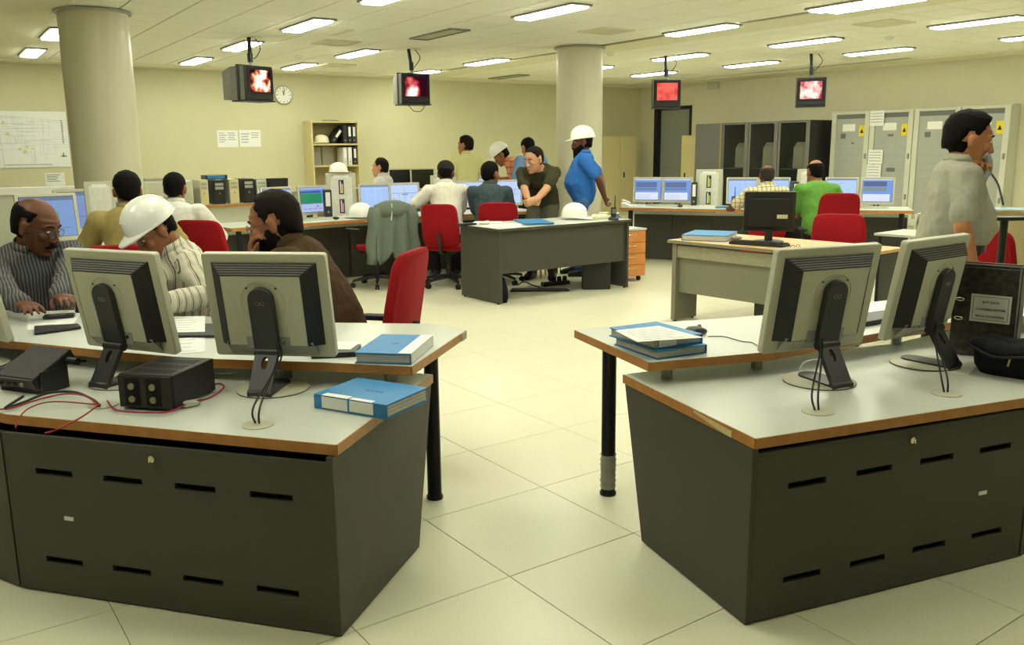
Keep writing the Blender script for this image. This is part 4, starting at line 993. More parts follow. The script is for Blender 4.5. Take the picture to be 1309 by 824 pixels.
def hand(mb, w, d, n, right, curl=25, s=1.0, thumb=35, spread=6):
    """w wrist, d finger direction, n palm normal (out of the palm)"""
    d = d.normalized(); n = (n-d*n.dot(d)).normalized(); q = d.cross(n) if right else n.cross(d)   # q = thumb side
    q.normalize()
    rs = []
    for u, a, b in ((-0.01,0.028,0.020),(0.02,0.032,0.019),(0.055,0.041,0.0165),(0.088,0.042,0.0135),(0.098,0.036,0.010)):
        rs.append(ring(w+d*(u*s), q, n, a*s, b*s, 12, 0.8))
    lofted(mb, rs)
    ax = d.cross(n).normalized()
    for off, L, k in ((0.031,0.070,0),(0.010,0.078,1),(-0.011,0.073,2),(-0.030,0.058,3)):
        b0 = w+d*(0.088*s)+q*(off*s); dd = (d+q*(math.tan(R(spread))*off/0.03)).normalized(); P = [b0]; c = curl*(0.85+0.1*k)
        for fr_, seg in ((0.45,0),(0.30,1),(0.25,2)):
            dd = (Matrix.Rotation(R(c if seg == 0 else c*1.15),3,ax) @ dd)
            if (dd-n).length > (dd+n).length and False: pass
            P.append(P[-1]+dd*(L*fr_*s))
        limb(mb, P, [0.0098*s,0.009*s,0.0082*s,0.0068*s], 8)
    b0 = w+d*(0.022*s)+q*(0.026*s)+n*(0.006*s); t1 = (d*math.cos(R(thumb))+q*math.sin(R(thumb))+n*0.35).normalized(); t2 = (t1+d*0.35+n*0.15-q*0.25).normalized()
    limb(mb, [b0, b0+t1*(0.042*s), b0+t1*(0.042*s)+t2*(0.030*s), b0+t1*(0.042*s)+t2*(0.052*s)], [0.0145*s,0.0115*s,0.010*s,0.0075*s], 8)
def hat_meshes(parent, M, m_=None, front_only=False):
    m_ = m_ or m_hat
    mb = MB(); prof = []
    for k in range(11):
        t = PI/2*k/10; prof.append((max(0.004,math.cos(t)), math.sin(t)))
    rings = [[(r*0.116*math.cos(2*PI*q/32), r*0.144*math.sin(2*PI*q/32), 0.012+0.135*z**0.92) for q in range(32)] for r, z in prof]
    base = [[(0.118*math.cos(2*PI*q/32), 0.146*math.sin(2*PI*q/32), 0.0) for q in range(32)]]
    mb.loft(base+rings, True, M); sh = mb.obj('shell', m_, parent, smooth=60)
    mb = MB(); ro = []; 
    for sc, z in ((1.0,0.012),(1.0,0.004)):
        ro.append([(0.118*math.cos(2*PI*q/32)*(1.03), (0.146*math.sin(2*PI*q/32))*1.05+(0.055*max(0,math.sin(2*PI*q/32))**2.5), z-0.018*max(0,math.sin(2*PI*q/32))**2) for q in range(32)])
    ri = [[(0.112*math.cos(2*PI*q/32), 0.140*math.sin(2*PI*q/32), z) for q in range(32)] for z in (0.004,0.012)]
    mb.loft([ro[0],ro[1],ri[0],ri[1]], False, M, closed=True); mb.obj('peak', m_, sh, smooth=60)
    mb = MB()
    for u in (-0.03,0.0,0.03):
        P = []
        for k in range(9):
            a = R(30+120*k/8); P.append((u, 0.144*math.cos(a)*0.99, 0.012+0.135*math.sin(a)**0.92*0.995-0.001*abs(u)*1000*0.12))
        mb.tube(P, 0.006, 6, M)
    mb.obj('ridge', m_, sh, smooth=60)
    return sh
def head_parts(mb, Mh, hs):
    """closed solids of the head in the head frame (origin between the ears, +Y to the face)"""
    T = Mh @ Matrix.Scale(hs,4)
    def E(c, r, nu=20, nv=12): mb.ell(c, r, nu, nv, T)
    E((0,-0.012,0.042),(0.0755,0.097,0.085))
    rs = []
    for z, a, b, yc in ((0.06,0.066,0.070,0.018),(0.02,0.066,0.074,0.016),(-0.02,0.064,0.074,0.016),(-0.055,0.058,0.068,0.020),(-0.085,0.047,0.056,0.030),(-0.105,0.032,0.036,0.045),(-0.114,0.018,0.020,0.055)):
        rs.append([Vector(p) for p in ring(Vector((0,yc,z)), X, Y, a, b, 20, 0.92)])
    mb2 = MB(); lofted(mb2, rs); mb.add(mb2.v, mb2.f, T)
    mb2 = MB(); lofted(mb2, [[Vector((x,y,z)) for x,y in ((-0.007,0.076),(0.007,0.076),(0.006,w1),(-0.006,w1))] if False else [Vector((-a,0.072,z)),Vector((a,0.072,z)),Vector((a*0.55,w1,z)),Vector((-a*0.55,w1,z))]
        for z, a, w1 in ((0.028,0.010,0.094),(0.008,0.011,0.101),(-0.012,0.014,0.110),(-0.026,0.018,0.117),(-0.036,0.017,0.112),(-0.042,0.012,0.098))]); mb.add(mb2.v, mb2.f, T)
    for sx in (-1,1):
        E((sx*0.013,0.099,-0.031),(0.0085,0.011,0.0085),10,6)
        E((sx*0.042,0.066,-0.012),(0.022,0.020,0.018),12,8)
        E((sx*0.078,-0.008,-0.002),(0.009,0.019,0.033),12,8); E((sx*0.080,-0.002,0.016),(0.010,0.018,0.014),10,6)
        mb2 = MB(); limb(mb2, [Vector((sx*0.012,0.083,0.030)),Vector((sx*0.032,0.080,0.036)),Vector((sx*0.052,0.066,0.030))],[0.009,0.010,0.008],8); mb.add(mb2.v, mb2.f, T)
        E((sx*0.031,0.0755,0.012),(0.016,0.010,0.010),12,8)
    E((0,0.091,-0.060),(0.023,0.010,0.0065),14,8); E((0,0.089,-0.072),(0.020,0.010,0.0075),14,8)
    E((0,0.078,-0.098),(0.020,0.018,0.016),12,8)
def hair_mesh(style, Mh, hs, m_, parent, name='hair'):
    nu, nv = 44, 30; c = Vector((0,-0.010,0.040)); r = Vector((0.0765,0.098,0.087)); vs = []
    for j in range(nv+1):
        el = -PI/2+PI*j/nv
        for i in range(nu):
            az = 2*PI*i/nu; d = Vector((math.cos(el)*math.sin(az), math.cos(el)*math.cos(az), math.sin(el)))
            a = abs((math.degrees(az)+180)%360-180)       # 0 front, 180 back
            pts = [(0,0.60),(35,0.56),(56,0.34),(66,0.02),(78,-0.24),(87,-0.02),(97,-0.02),(112,-0.30),(135,-0.56),(180,-0.64)]
            if style == 'bald': pts = [(0,2),(55,2),(64,0.30),(70,0.0),(80,-0.20),(88,0.02),(98,0.0),(112,-0.36),(135,-0.64),(180,-0.72)]
            if style == 'receding': pts = [(0,0.78),(25,0.84),(48,0.66),(60,0.12),(68,-0.14),(80,-0.30),(87,-0.04),(97,-0.02),(112,-0.36),(135,-0.64),(180,-0.72)]
            for (a0,z0),(a1,z1) in zip(pts[:-1],pts[1:]):
                if a0 <= a <= a1: zt = z0+(z1-z0)*(a-a0)/(a1-a0); break
            k = (d.z-zt)/0.14; k = max(0,min(1,k))
            if style == 'bald':
                top = 0.62 if a > 100 else 0.55
                k = min(k, max(0,min(1,(top-d.z)/0.14)))
            th = {'thick':0.18,'full':0.15,'short':0.09,'bald':0.10,'receding':0.10}[style]
            nz = mnoise.noise(d*7+Vector((hs*9,0,0)))*0.05 if k > 0 else 0
            f = 1-0.14+(0.14+th*(0.45+0.55*max(0,min(1,(d.z+0.25)/0.9)))+nz)*(k*k*(3-2*k))
            if style == 'thick' and d.y > 0.2 and d.z > 0.4: f += 0.02
            vs.append(tuple(c+Vector((d.x*r.x,d.y*r.y,d.z*(r.z if d.z > 0 else 0.160)))*f))
    fs = [(j*nu+i, j*nu+(i+1)%nu, (j+1)*nu+(i+1)%nu, (j+1)*nu+i) for j in range(nv) for i in range(nu)]
    mb = MB(); mb.add(vs, [f[::-1] for f in fs], Mh @ Matrix.Scale(hs,4))
    o = mb.obj(name, m_, parent, smooth=180)
    return o
def face_extras(spec, Mh, hs, parent, hairm):
    T = Mh @ Matrix.Scale(hs,4)
    for sx in (-1,1):
        mb = MB(); mb.ell((sx*0.031,0.0775,0.011),(0.0135,0.0095,0.0075),12,8,T); e = mb.obj('eye', m_eyew, parent, smooth=180)
        mb = MB(); mb.ell((sx*0.031,0.0855,0.010),(0.0055,0.003,0.0055),10,6,T); mb.obj('iris', m_iris, e, smooth=180)
        mb = MB(); mb.tube([(sx*0.013,0.0905,0.033),(sx*0.032,0.0885,0.040),(sx*0.052,0.073,0.033)],[0.003,0.0042,0.0025],6,T); mb.obj('eyebrow', hairm, parent)
    mb = MB(); mb.ell((0,0.0955,-0.0615),(0.020,0.0075,0.005),12,6,T); mb.ell((0,0.0935,-0.0715),(0.018,0.0075,0.006),12,6,T); mb.obj('lips', m_lip, parent, smooth=180)
    if 'moustache' in spec:
        mb = MB(); mb.tube([(-0.034,0.083,-0.062),(-0.018,0.097,-0.052),(0,0.103,-0.049),(0.018,0.097,-0.052),(0.034,0.083,-0.062)],[0.004,0.0085,0.008,0.0085,0.004],8,T); mb.obj('moustache', hairm, parent, smooth=180)
    if 'beard' in spec or 'longbeard' in spec:
        lg = 0.045 if 'longbeard' in spec else 0.0; mb = MB(); rs = []
        for z, a, b, yc, in ((-0.010,0.071,0.030,0.012),(-0.05,0.069,0.058,0.024),(-0.080,0.058,0.062,0.032),(-0.108,0.046,0.046,0.046),(-0.124-lg*0.5,0.034,0.034,0.056),(-0.132-lg,0.018,0.018,0.062)):
            rs.append([Vector(p) for p in ring(Vector((0,yc,z)), X, Y, a, b, 24, 0.9)])
        lofted(mb, rs); mb.v = [tuple(T @ (Vector(v)+Vector((mnoise.noise(Vector(v)*60),mnoise.noise(Vector(v)*60+Vector((9,0,0))),0))*0.003)) for v in mb.v]
        mb.obj('beard', hairm, parent, smooth=180)
    if 'glasses' in spec:
        mb = MB()
        for sx in (-1,1):
            mb.tube([(sx*0.032+0.023*math.cos(2*PI*k/20),0.1005-abs(math.cos(2*PI*k/20)*0.004),0.008+0.018*math.sin(2*PI*k/20)) for k in range(20)],0.0011,6,T,closed=True)
            mb.tube([(sx*0.055,0.097,0.014),(sx*0.074,0.06,0.014),(sx*0.082,-0.01,0.012)],0.0014,6,T)
        mb.tube([(-0.010,0.102,0.012),(0.010,0.102,0.012)],0.0014,6,T); g = mb.obj('spectacles', mat('spectacle_frame',(70,66,60),0.4,metal=0.4), parent)
        mb = MB()
        for sx in (-1,1): mb.lathe([(0.0215,-0.0005),(0.0215,0.0005)],18,T @ Tm((sx*0.032,0.0995,0.008),0,R(90)))
        mb.obj('lens', m_glasslens, g, smooth=0)
PEOPLE = []
def person(label, px, py, Yd, rz, sit=True, lean=8, side=0, twist=0, hyaw=0, hpitch=0, hroll=0, fat=0.0, S=1.0, shirt=None, sleeve='short', trousers=None, skin_=None,
           hair='full', hairm=None, face=(), hat=None, hs=1.07, L=None, Rr=None, feet=None, pel_z=None, vox=0.010, cvox=0.011, hattilt=0, collar=True, knee=None, name='person', belt=False, extra=None):
    """px,py: where the middle of the head is seen; Yd: distance along the view. L, Rr: hand spec dict(t=world target or local tuple, d=finger dir, n=palm normal, hint=, curl=)"""
    hairm = hairm or m_hair; skin_ = skin_ or sk_mid
    yaw = R(rz); Rz = Matrix.Rotation(yaw,3,'Z')
    def spine(pz, S):
        pel = Vector((0,0,pz)); u0 = Vector((math.sin(R(side))*0.4, math.sin(R(lean*0.5)), math.cos(R(lean*0.5)))).normalized()
        u1 = Vector((math.sin(R(side)), math.sin(R(lean*1.2)), math.cos(R(lean*1.2)))).normalized()
        k = pel+u0*0.20*S; nb_ = k+u1*0.31*S; r1 = Matrix.Rotation(R(twist),3,'Z') @ X; r1 = (r1-u1*r1.dot(u1)).normalized()
        nd = (u1+Z*0.5+Matrix.Rotation(R(twist+hyaw*0.5),3,'Z') @ Y*0.30).normalized(); hb = nb_+nd*0.055*S; 
        f = Matrix.Rotation(R(twist+hyaw),3,'Z') @ Y
        rr = Matrix.Rotation(R(twist+hyaw),3,'Z') @ X
        f = Matrix.Rotation(R(-hpitch),3,rr) @ f; uu = rr.cross(f).normalized()
        rr2 = Matrix.Rotation(R(hroll),3,f) @ rr; uu = rr2.cross(f).normalized()
        hc = hb+uu*0.052*S+f*0.018*S
        return pel, u0, u1, k, nb_, r1, hb, hc, rr2, f, uu
    pz = pel_z if pel_z is not None else (0.53 if sit else 0.93)
    T = aty(px, py, Yd)
    g = spine(pz*(1 if sit else S), S); hc = g[7]
    dz = T.z-hc.z
    if sit: pz += dz
    else:
        S *= T.z/hc.z; pz = pz*S
    g = spine(pz, S); pel, u0, u1, kk, nbk, r1, hb, hc, hr, hf, hu = g
    off = Rz @ hc
    root = Vector((T.x-off.x, T.y-off.y, 0.0))
    PEOPLE.append((label[:30], round(dz,3), round(S,3), round(pz,3), tuple(round(v,2) for v in root)))
    t = thing(name, label, 'person', root, yaw)
    inv = (Matrix.Translation(root) @ Matrix.Rotation(yaw,4,'Z')).inverted()
    Rinv = Rz.inverted()
    # ---- torso rings
    f0 = X.cross(u0) * -1
    def st(s):
        s0 = s*S
        if s <= 0.20:
            c = pel+u0*s0; k = max(0,s/0.2)*0.4
        else: c = kk+u1*(s0-0.20*S); k = 0.4+0.6*min(1,(s-0.2)/0.25)
        u = (u0*(1-k)+u1*k).normalized(); r = (X*(1-k)+r1*k); r = (r-u*r.dot(u)).normalized(); f = u.cross(r).normalized()
        return c, r, f, u
    prof = [(-0.09,0.11,0.085,0),(-0.03,0.165,0.118,0),(0.06,0.164,0.116+0.035*fat,0.012*fat),(0.15,0.150+0.028*fat,0.108+0.06*fat,0.035*fat),(0.24,0.150+0.022*fat,0.108+0.045*fat,0.03*fat),
            (0.32,0.160+0.01*fat,0.114+0.02*fat,0.012),(0.40,0.172,0.112,0.008),(0.45,0.166,0.096,-0.004),(0.485,0.130,0.078,-0.010),(0.51,0.075,0.064,-0.006),(0.525,0.060,0.058,0)]
    def torso(mb, s0, s1, inf):
        rs = []
        for s, a, b, fo in prof:
            if s < s0-1e-6 or s > s1+1e-6: continue
            c, r, f, u = st(s); rs.append(ring(c+f*fo*S, r, f, (a+inf)*S, (b+inf)*S, 20, 0.88))
        lofted(mb, rs)
    body = MB(); torso(body, -0.09, 0.525, 0)
    # neck
    hbk = hb-hf*0.012*S
    limb(body, [nbk-u1*0.02*S, nbk+(hbk-nbk)*0.5, hbk+hu*0.03*S], [0.060*S,0.056*S,0.056*S], 14)
    Mh = Matrix((hr,hf,hu)).transposed().to_4x4(); Mh.translation = hc
    head_parts(body, Mh, hs*S)
    # ---- arms
    shirt_mb = MB(); torso(shirt_mb, 0.06 if belt else -0.09, 0.51, 0.014)
    sh_c, sh_r, sh_f, sh_u = st(0.445)
    for sx, spec, right in ((-1,L,False),(1,Rr,True)):
        a = sh_c+sh_r*(sx*0.178*S)-sh_u*0.012*S
        spec = spec or {}
        def loc(v):
            if v is None: return None
            if isinstance(v, tuple) and v and v[0] == 'w': return inv @ Vector(v[1])
            return Vector(v)*1.0
        def dirn(v, dflt):
            if v is None: return dflt
            if v[0] == 'w': return Rinv @ Vector(v[1])
            return Vector(v)
        tgt = loc(spec.get('t')) if spec.get('t') is not None else a+Vector((sx*0.06,0.06,-0.50))*S
        hint = dirn(spec.get('hint'), Vector((sx*0.7,-0.5,-0.5)))
        el, wr = ik(a, tgt, 0.285*S, 0.255*S, hint)
        fd = dirn(spec.get('d'), (wr-el).normalized()); pn = dirn(spec.get('n'), Vector((0,0,-1)) if abs((wr-el).normalized().z) < 0.8 else Vector((-sx,0,0)))
        if not sit and spec.get('t') is None: pn = Vector((-sx,0,0))
        ml = a.lerp(el,0.5); fm_ = el.lerp(wr,0.35)
        limb(body, [a, ml, el, fm_, wr], [0.062*S,0.052*S,0.043*S,0.042*S,0.029*S], 12)
        if vox <= 0.0065 or spec.get('fingers'): hand(body, wr, fd, pn, right, spec.get('curl',25), S*1.02)
        else: hand(body, wr, fd, pn, right, spec.get('curl',25), S*1.02)
        if sleeve == 'long':
            limb(shirt_mb, [a, ml, el, fm_, wr-(wr-el).normalized()*0.01], [0.080*S,0.070*S,0.060*S,0.056*S,0.046*S], 14)
        else:
            e2 = a.lerp(el,0.74); limb(shirt_mb, [a, ml, e2], [0.077*S,0.069*S,0.069*S], 14)
        if spec.get('watch'):
            mb = MB(); ax = (wr-el).normalized(); q = ax.orthogonal().normalized(); q2 = ax.cross(q)
            mb.tube([wr-ax*0.012+q*0.034*math.cos(2*PI*k/16)+q2*0.034*math.sin(2*PI*k/16) for k in range(16)],0.004,6,None,closed=True); mb.obj('wristwatch', mat('gold',(214,170,70),0.25,metal=1.0,var=0), t)
    # ---- legs
    tr = MB(); torso(tr, -0.09, 0.06, 0.020 if belt else 0.010)
    for sx in (-1,1):
        hp = pel+Vector((sx*0.088,0,-0.03))*S
        if sit:
            ft = Vector((sx*0.12,0.40,0.085)) if feet is None else Vector(feet[0 if sx < 0 else 1])
            kh = Vector((sx*0.15,0.6,0.8)) if knee is None else Vector(knee)
        else:
            ft = Vector((sx*0.10,0.02+0.05*sx,0.085)) if feet is None else Vector(feet[0 if sx < 0 else 1]); kh = Vector((0,1,0))
        kn, an = ik(hp, ft, 0.43*S, 0.425*S, kh)
        limb(body, [hp, hp.lerp(kn,0.5), kn, kn.lerp(an,0.35), an], [0.083*S,0.070*S,0.052*S,0.052*S,0.036*S], 12)
        fdir = Vector((sx*0.15,1,0)).normalized(); sd = Vector((fdir.y,-fdir.x,0))
        rs = [ring(Vector((an.x,an.y,0))+fdir*u*S+Z*(h*0.5+0.012)*S, sd, Z, w_*S, h*0.5*S, 12, 0.8) for u, w_, h in ((-0.06,0.026,0.06),(-0.03,0.034,0.10),(0.03,0.036,0.095),(0.09,0.042,0.065),(0.15,0.040,0.045),(0.185,0.026,0.032))]
        lofted(body, [[Vector(p)*1.0 for p in r_] for r_ in rs])
        limb(tr, [hp, hp.lerp(kn,0.5), kn, kn.lerp(an,0.4), an+Z*0.0], [0.100*S,0.088*S,0.074*S,0.068*S,0.062*S], 14)
        sh_ = MB(); rs = [ring(Vector((an.x,an.y,0))+fdir*u*S+Z*(h*0.5+0.001)*S, sd, Z, (w_+0.007)*S, (h*0.5)*S, 14, 0.75) for u, w_, h in ((-0.072,0.024,0.07),(-0.035,0.036,0.125),(0.03,0.038,0.115),(0.09,0.044,0.08),(0.16,0.042,0.06),(0.20,0.026,0.042))]
        lofted(sh_, rs); sh_.obj('shoe', m_shoe, t, smooth=60)
    bo = body.obj('body', skin_, t, smooth=180)
    md = bo.modifiers.new('skin','REMESH'); md.mode = 'VOXEL'; md.voxel_size = vox; md.use_smooth_shade = True
    md = bo.modifiers.new('soft','SMOOTH'); md.factor = 0.5; md.iterations = 3 if vox < 0.0065 else 2
    so = shirt_mb.obj('shirt', shirt, t, smooth=180)
    md = so.modifiers.new('cloth','REMESH'); md.mode = 'VOXEL'; md.voxel_size = cvox; md.use_smooth_shade = True
    md = so.modifiers.new('soft','SMOOTH'); md.factor = 0.6; md.iterations = 5
    md = so.modifiers.new('folds','DISPLACE'); md.texture = WR_TEX; md.strength = 0.026; md.mid_level = 0.42; md.texture_coords = 'LOCAL'
    if cvox < 0.0125:
        md = so.modifiers.new('creases','DISPLACE'); md.texture = WR_TEX2; md.strength = 0.010; md.mid_level = 0.5; md.texture_coords = 'LOCAL'
    tro = tr.obj('trousers', trousers or tr_dark, t, smooth=180)
    md = tro.modifiers.new('cloth','REMESH'); md.mode = 'VOXEL'; md.voxel_size = 0.016; md.use_smooth_shade = True
    md = tro.modifiers.new('soft','SMOOTH'); md.factor = 0.6; md.iterations = 4
    # collar
    if collar:
        c, r, f, u = st(0.512); mb = MB(); lo, hi = [], []
        for k in range(21):
            a = R(90+18+(360-36)*k/20)
            lo.append(c+(r*math.cos(a)*0.088+f*math.sin(a)*0.080)*S-u*0.006*S); hi.append(c+(r*math.cos(a)*0.071+f*math.sin(a)*0.068)*S+u*0.034*S)
        vs = [tuple(p) for p in lo]+[tuple(p) for p in hi]; fs = [(i,i+1,22+i,21+i) for i in range(20)]
        mb.add(vs, fs); co = mb.obj('collar', shirt, so, smooth=180); md = co.modifiers.new('thick','SOLIDIFY'); md.thickness = 0.006
    if belt:
        c, r, f, u = st(0.045); mb = MB(); fo = 0.012*fat*0.8
        mb.loft([ring(c+f*fo+u*z, r, f, a*S, b*S, 32, 0.88) for z, a, b in ((-0.02,0.183,0.140+0.03*fat),(0.02,0.183,0.140+0.03*fat),(0.02,0.176,0.13+0.03*fat),(-0.02,0.176,0.13+0.03*fat))], False, None, True); mb.obj('belt', m_blk, t, smooth=60)
    face_extras(face, Mh, hs*S, bo, hairm)
    if hair: hair_mesh(hair, Mh, hs*S, hairm, t)
    if hat == 'hard':
        e = bpy.data.objects.new('hard_hat', None); C.objects.link(e); e.parent = t
        hm = Mh @ Matrix.Scale(hs*S*0.90,4) @ Tm((0,-0.008,0.054),0,R(hattilt))
        sh_ = hat_meshes(e, hm)
    if hat == 'cap':
        mb = MB(); mb.ell((0,-0.012,0.062),(0.086,0.108,0.078),24,14,Mh @ Matrix.Scale(hs*S,4)); cp = mb.obj('cap', cloth('cap',(46,44,40)), t, smooth=180)
        mb = MB(); mb.prism([(-0.06,0.08),(0.06,0.08),(0.055,0.13),(0.025,0.155),(-0.025,0.155),(-0.055,0.13)],0.058,0.064,Mh @ Matrix.Scale(hs*S,4)); mb.obj('visor', MATS['cloth_cap'], cp, smooth=0)
    if extra: extra(t, inv, Mh, dict(S=S))
    return t
W_ = lambda x,y,z: ('w',(x,y,z))
def WP(px,py,z): p = at(px,py,z); return ('w',(p.x,p.y,p.z))
def WY(px,py,Yd): p = aty(px,py,Yd); return ('w',(p.x,p.y,p.z))
st_dark = stripe_mat('shirt_grey_pinstripe', [(0,(66,68,70)),(0.62,(150,150,146)),(0.74,(66,68,70)),(0.9,(120,120,118))], 62, 'X')
st_cream = stripe_mat('shirt_cream_stripe', [(0,(206,202,178)),(0.40,(112,104,86)),(0.52,(206,202,178)),(0.62,(150,150,136)),(0.70,(214,210,190))], 26, 'Y')
st_white = stripe_mat('shirt_white_faint_stripe', [(0,(226,224,210)),(0.75,(206,200,184)),(0.85,(228,226,214))], 34, 'X')
st_plaid = stripe_mat('shirt_orange_plaid', [(0,(208,136,96)),(0.5,(236,214,190)),(0.62,(200,112,74)),(0.86,(236,214,190))], 11, 'X', checks=[(0,(255,255,250)),(0.45,(226,160,130)),(0.75,(255,255,250))], warp=0.004)
st_check = stripe_mat('shirt_olive_check', [(0,(214,210,178)),(0.5,(164,160,118)),(0.75,(214,210,182))], 22, 'X', checks=[(0,(255,250,235)),(0.55,(186,176,140)),(0.8,(255,250,235))])
sh_tan = cloth('shirt_tan',(160,146,92)); sh_white = cloth('shirt_white',(216,218,208)); sh_brown = cloth('shirt_brown',(72,54,36)); sh_pale = cloth('shirt_pale',(212,208,206))
sh_bluegrey = cloth('shirt_bluegrey',(66,80,84)); sh_yellow = cloth('shirt_pale_yellow',(216,212,152)); sh_lblue = cloth('shirt_light_blue',(112,144,186)); sh_olive = cloth('tee_olive',(62,60,40)); sh_blue = cloth('polo_blue',(52,110,186))
sh_green = cloth('tee_green',(98,152,66)); sh_grey = cloth('shirt_light_grey',(160,158,142))

# --- near left group
person('balding man in a dark pinstriped shirt with glasses and moustache, looking sideways at the desk', 46, 291, 4.58, -148, lean=20, twist=8, hyaw=44, hpitch=20, hs=1.12, S=1.06, fat=0.7,
       shirt=st_dark, sleeve='long', skin_=sk_dark, hair='bald', face=('moustache','glasses'), vox=0.006, cvox=0.009,
       feet=((-0.13,0.12,0.085),(0.13,0.12,0.085)),
       L=dict(t=WP(72,390,0.785), d=W_(0.6,-0.6,0.02), n=(0,0,-1), curl=14, hint=(-1,-0.2,-0.3)), Rr=dict(t=WP(30,394,0.785), d=W_(0.6,-0.5,0.02), n=(0,0,-1), curl=14, hint=(1,-0.2,-0.3)))
person('man in a white hard hat and cream striped shirt, head bent over papers', 199, 297, 4.55, 128, lean=22, hyaw=6, hpitch=32, hs=1.02, S=1.06, fat=0.4,
       shirt=st_cream, sleeve='long', skin_=sk_mid, hair='short', face=('moustache','glasses'), hat='hard', vox=0.006, cvox=0.009, trousers=tr_navy,
       L=dict(t=WP(209,388,0.80), d=W_(-0.9,-0.2,0.0), n=(0,0,-1), curl=18, watch=True, hint=(-0.8,-0.4,-0.4)), Rr=dict(t=WP(160,396,0.80), d=W_(-0.7,-0.4,0), n=(0,0,-1), curl=18))
person('bearded man in a dark brown shirt and glasses leaning with a hand on his chin', 352, 287, 4.28, 88, lean=26, hyaw=2, hpitch=16, hs=1.18, S=1.06, fat=0.5,
       shirt=sh_brown, sleeve='long', skin_=sk_mid, hair='receding', hairm=m_hairb, face=('beard','glasses'), vox=0.006, cvox=0.009,
       L=dict(t=WY(322,334,4.20), d=W_(0.12,-0.1,0.95), n=W_(1,0.0,0.1), curl=38, hint=(-0.9,0.6,-0.5)), Rr=dict(t=(0.14,0.32,0.76), n=(0,0,-1), curl=25, hint=(0.7,-0.4,-0.5)))
# --- left middle
person('man in a tan shirt with thick black hair, back turned, before the round column', 163, 246, 5.9, 22, lean=10, hyaw=6, shirt=sh_tan, sleeve='long', skin_=sk_mid, hair='full', trousers=tr_brown, vox=0.009,
       L=dict(t=(-0.25,0.42,0.80), n=(0,0,-1)), Rr=dict(t=(0.25,0.42,0.80), n=(0,0,-1)))
person('man in a plain white shirt with black hair, back turned, facing the printer', 224, 243, 7.3, 8, lean=12, shirt=sh_white, sleeve='long', skin_=sk_mid, hair='full', vox=0.010,
       L=dict(t=(-0.22,0.42,0.80), n=(0,0,-1)), Rr=dict(t=(0.22,0.42,0.80), n=(0,0,-1)))
person('man in a pale shirt seen in left profile beside the bookcase', 486, 215, 12.55, 78, lean=6, hs=1.12, shirt=sh_pale, skin_=sk_light, hair='receding', hairm=m_hairb, trousers=tr_grey, vox=0.012, cvox=0.014, pel_z=0.55,
       L=dict(t=(-0.2,0.3,0.75), n=(0,0,-1)), Rr=dict(t=(0.2,0.3,0.75), n=(0,0,-1)))
# --- middle group at the long console
person('seated man in a white striped shirt and dark cap, back turned', 570, 223, 10.1, 8, lean=14, hyaw=-14, hpitch=14, hs=1.12, S=1.03, shirt=st_white, skin_=sk_dark, hair='short', hat='cap', vox=0.011, cvox=0.012,
       L=dict(t=(-0.36,0.36,0.84), n=(0,0,-1)), Rr=dict(t=(0.04,0.40,0.82), n=(0,0,-1), hint=(0.3,-0.5,-0.9)))
person('seated man in a dark grey-blue shirt with black hair, back turned', 627, 224, 10.0, 4, lean=12, hyaw=-36, hs=1.12, S=1.03, shirt=sh_bluegrey, skin_=sk_mid, hair='full', vox=0.011, cvox=0.012,
       L=dict(t=(-0.06,0.40,0.82), n=(0,0,-1), hint=(-0.1,-0.5,-0.9)), Rr=dict(t=(0.22,0.40,0.80), n=(0,0,-1), hint=(0.3,-0.5,-0.9)))
person('standing man in a pale yellow shirt, back turned, head to the left', 595, 187, 12.7, 10, sit=False, lean=4, hyaw=48, hs=1.14, shirt=sh_yellow, skin_=sk_tan, hair='full', hairm=m_hairb, vox=0.012, cvox=0.013, trousers=tr_grey)
person('man in an orange plaid shirt and white hard hat bending to the left', 641, 199, 13.1, 92, sit=False, lean=44, hpitch=36, shirt=st_plaid, skin_=sk_mid, hair='short', hat='hard', vox=0.012, cvox=0.013, S=1.12, hs=1.16, pel_z=0.95,
       L=dict(t=WY(645,229,13.1), n=(0,0,-1)), Rr=dict(t=WY(646,228,12.9), n=(0,0,-1)))
person('man in a light blue shirt standing hidden behind the olive-shirted man', 675, 190, 12.35, 30, sit=False, lean=14, hpitch=20, hs=1.12, shirt=sh_lblue, sleeve='long', skin_=sk_tan, hair='full', vox=0.012, cvox=0.013)
person('man in an olive T-shirt perched on the desk end, hands clasped, looking down left', 683, 205, 9.95, 166, lean=42, twist=0, hyaw=-34, hpitch=14, hs=1.12, S=1.04, shirt=sh_olive, skin_=sk_light, hair='short', hairm=m_hairb, trousers=cloth('trouser_olive_grey',(92,89,74)), vox=0.009, collar=False, pel_z=0.95,
       feet=((-0.15,0.20,0.085),(0.10,0.16,0.085)), knee=(0,0.9,0.5),
       L=dict(t=WY(684,257,9.60), d=W_(-0.8,-0.2,-0.2), n=W_(0,1,0), curl=45), Rr=dict(t=WY(676,258,9.62), d=W_(0.8,-0.2,-0.1), n=W_(0,1,0), curl=40))
def polo_mark(t, inv, Mh, d):
    pass
person('bearded man in a blue polo shirt and white hard hat, hands behind his back', 744, 183, 10.4, 84, sit=False, lean=-2, hyaw=8, hpitch=0, hs=1.12, fat=1.1, shirt=sh_blue, skin_=sk_dark, hair='short', face=('longbeard','moustache'), hat='hard', hattilt=-6, vox=0.010, cvox=0.012, trousers=tr_jean,
       L=dict(t=(-0.10,-0.26,0.93), d=(0.5,-0.15,-0.7), n=(0,-1,0), hint=(-0.9,-0.5,0), curl=40), Rr=dict(t=(0.06,-0.25,0.97), d=(-0.2,-0.1,-0.9), n=(0,-1,0), hint=(0.9,-0.6,0), curl=35))
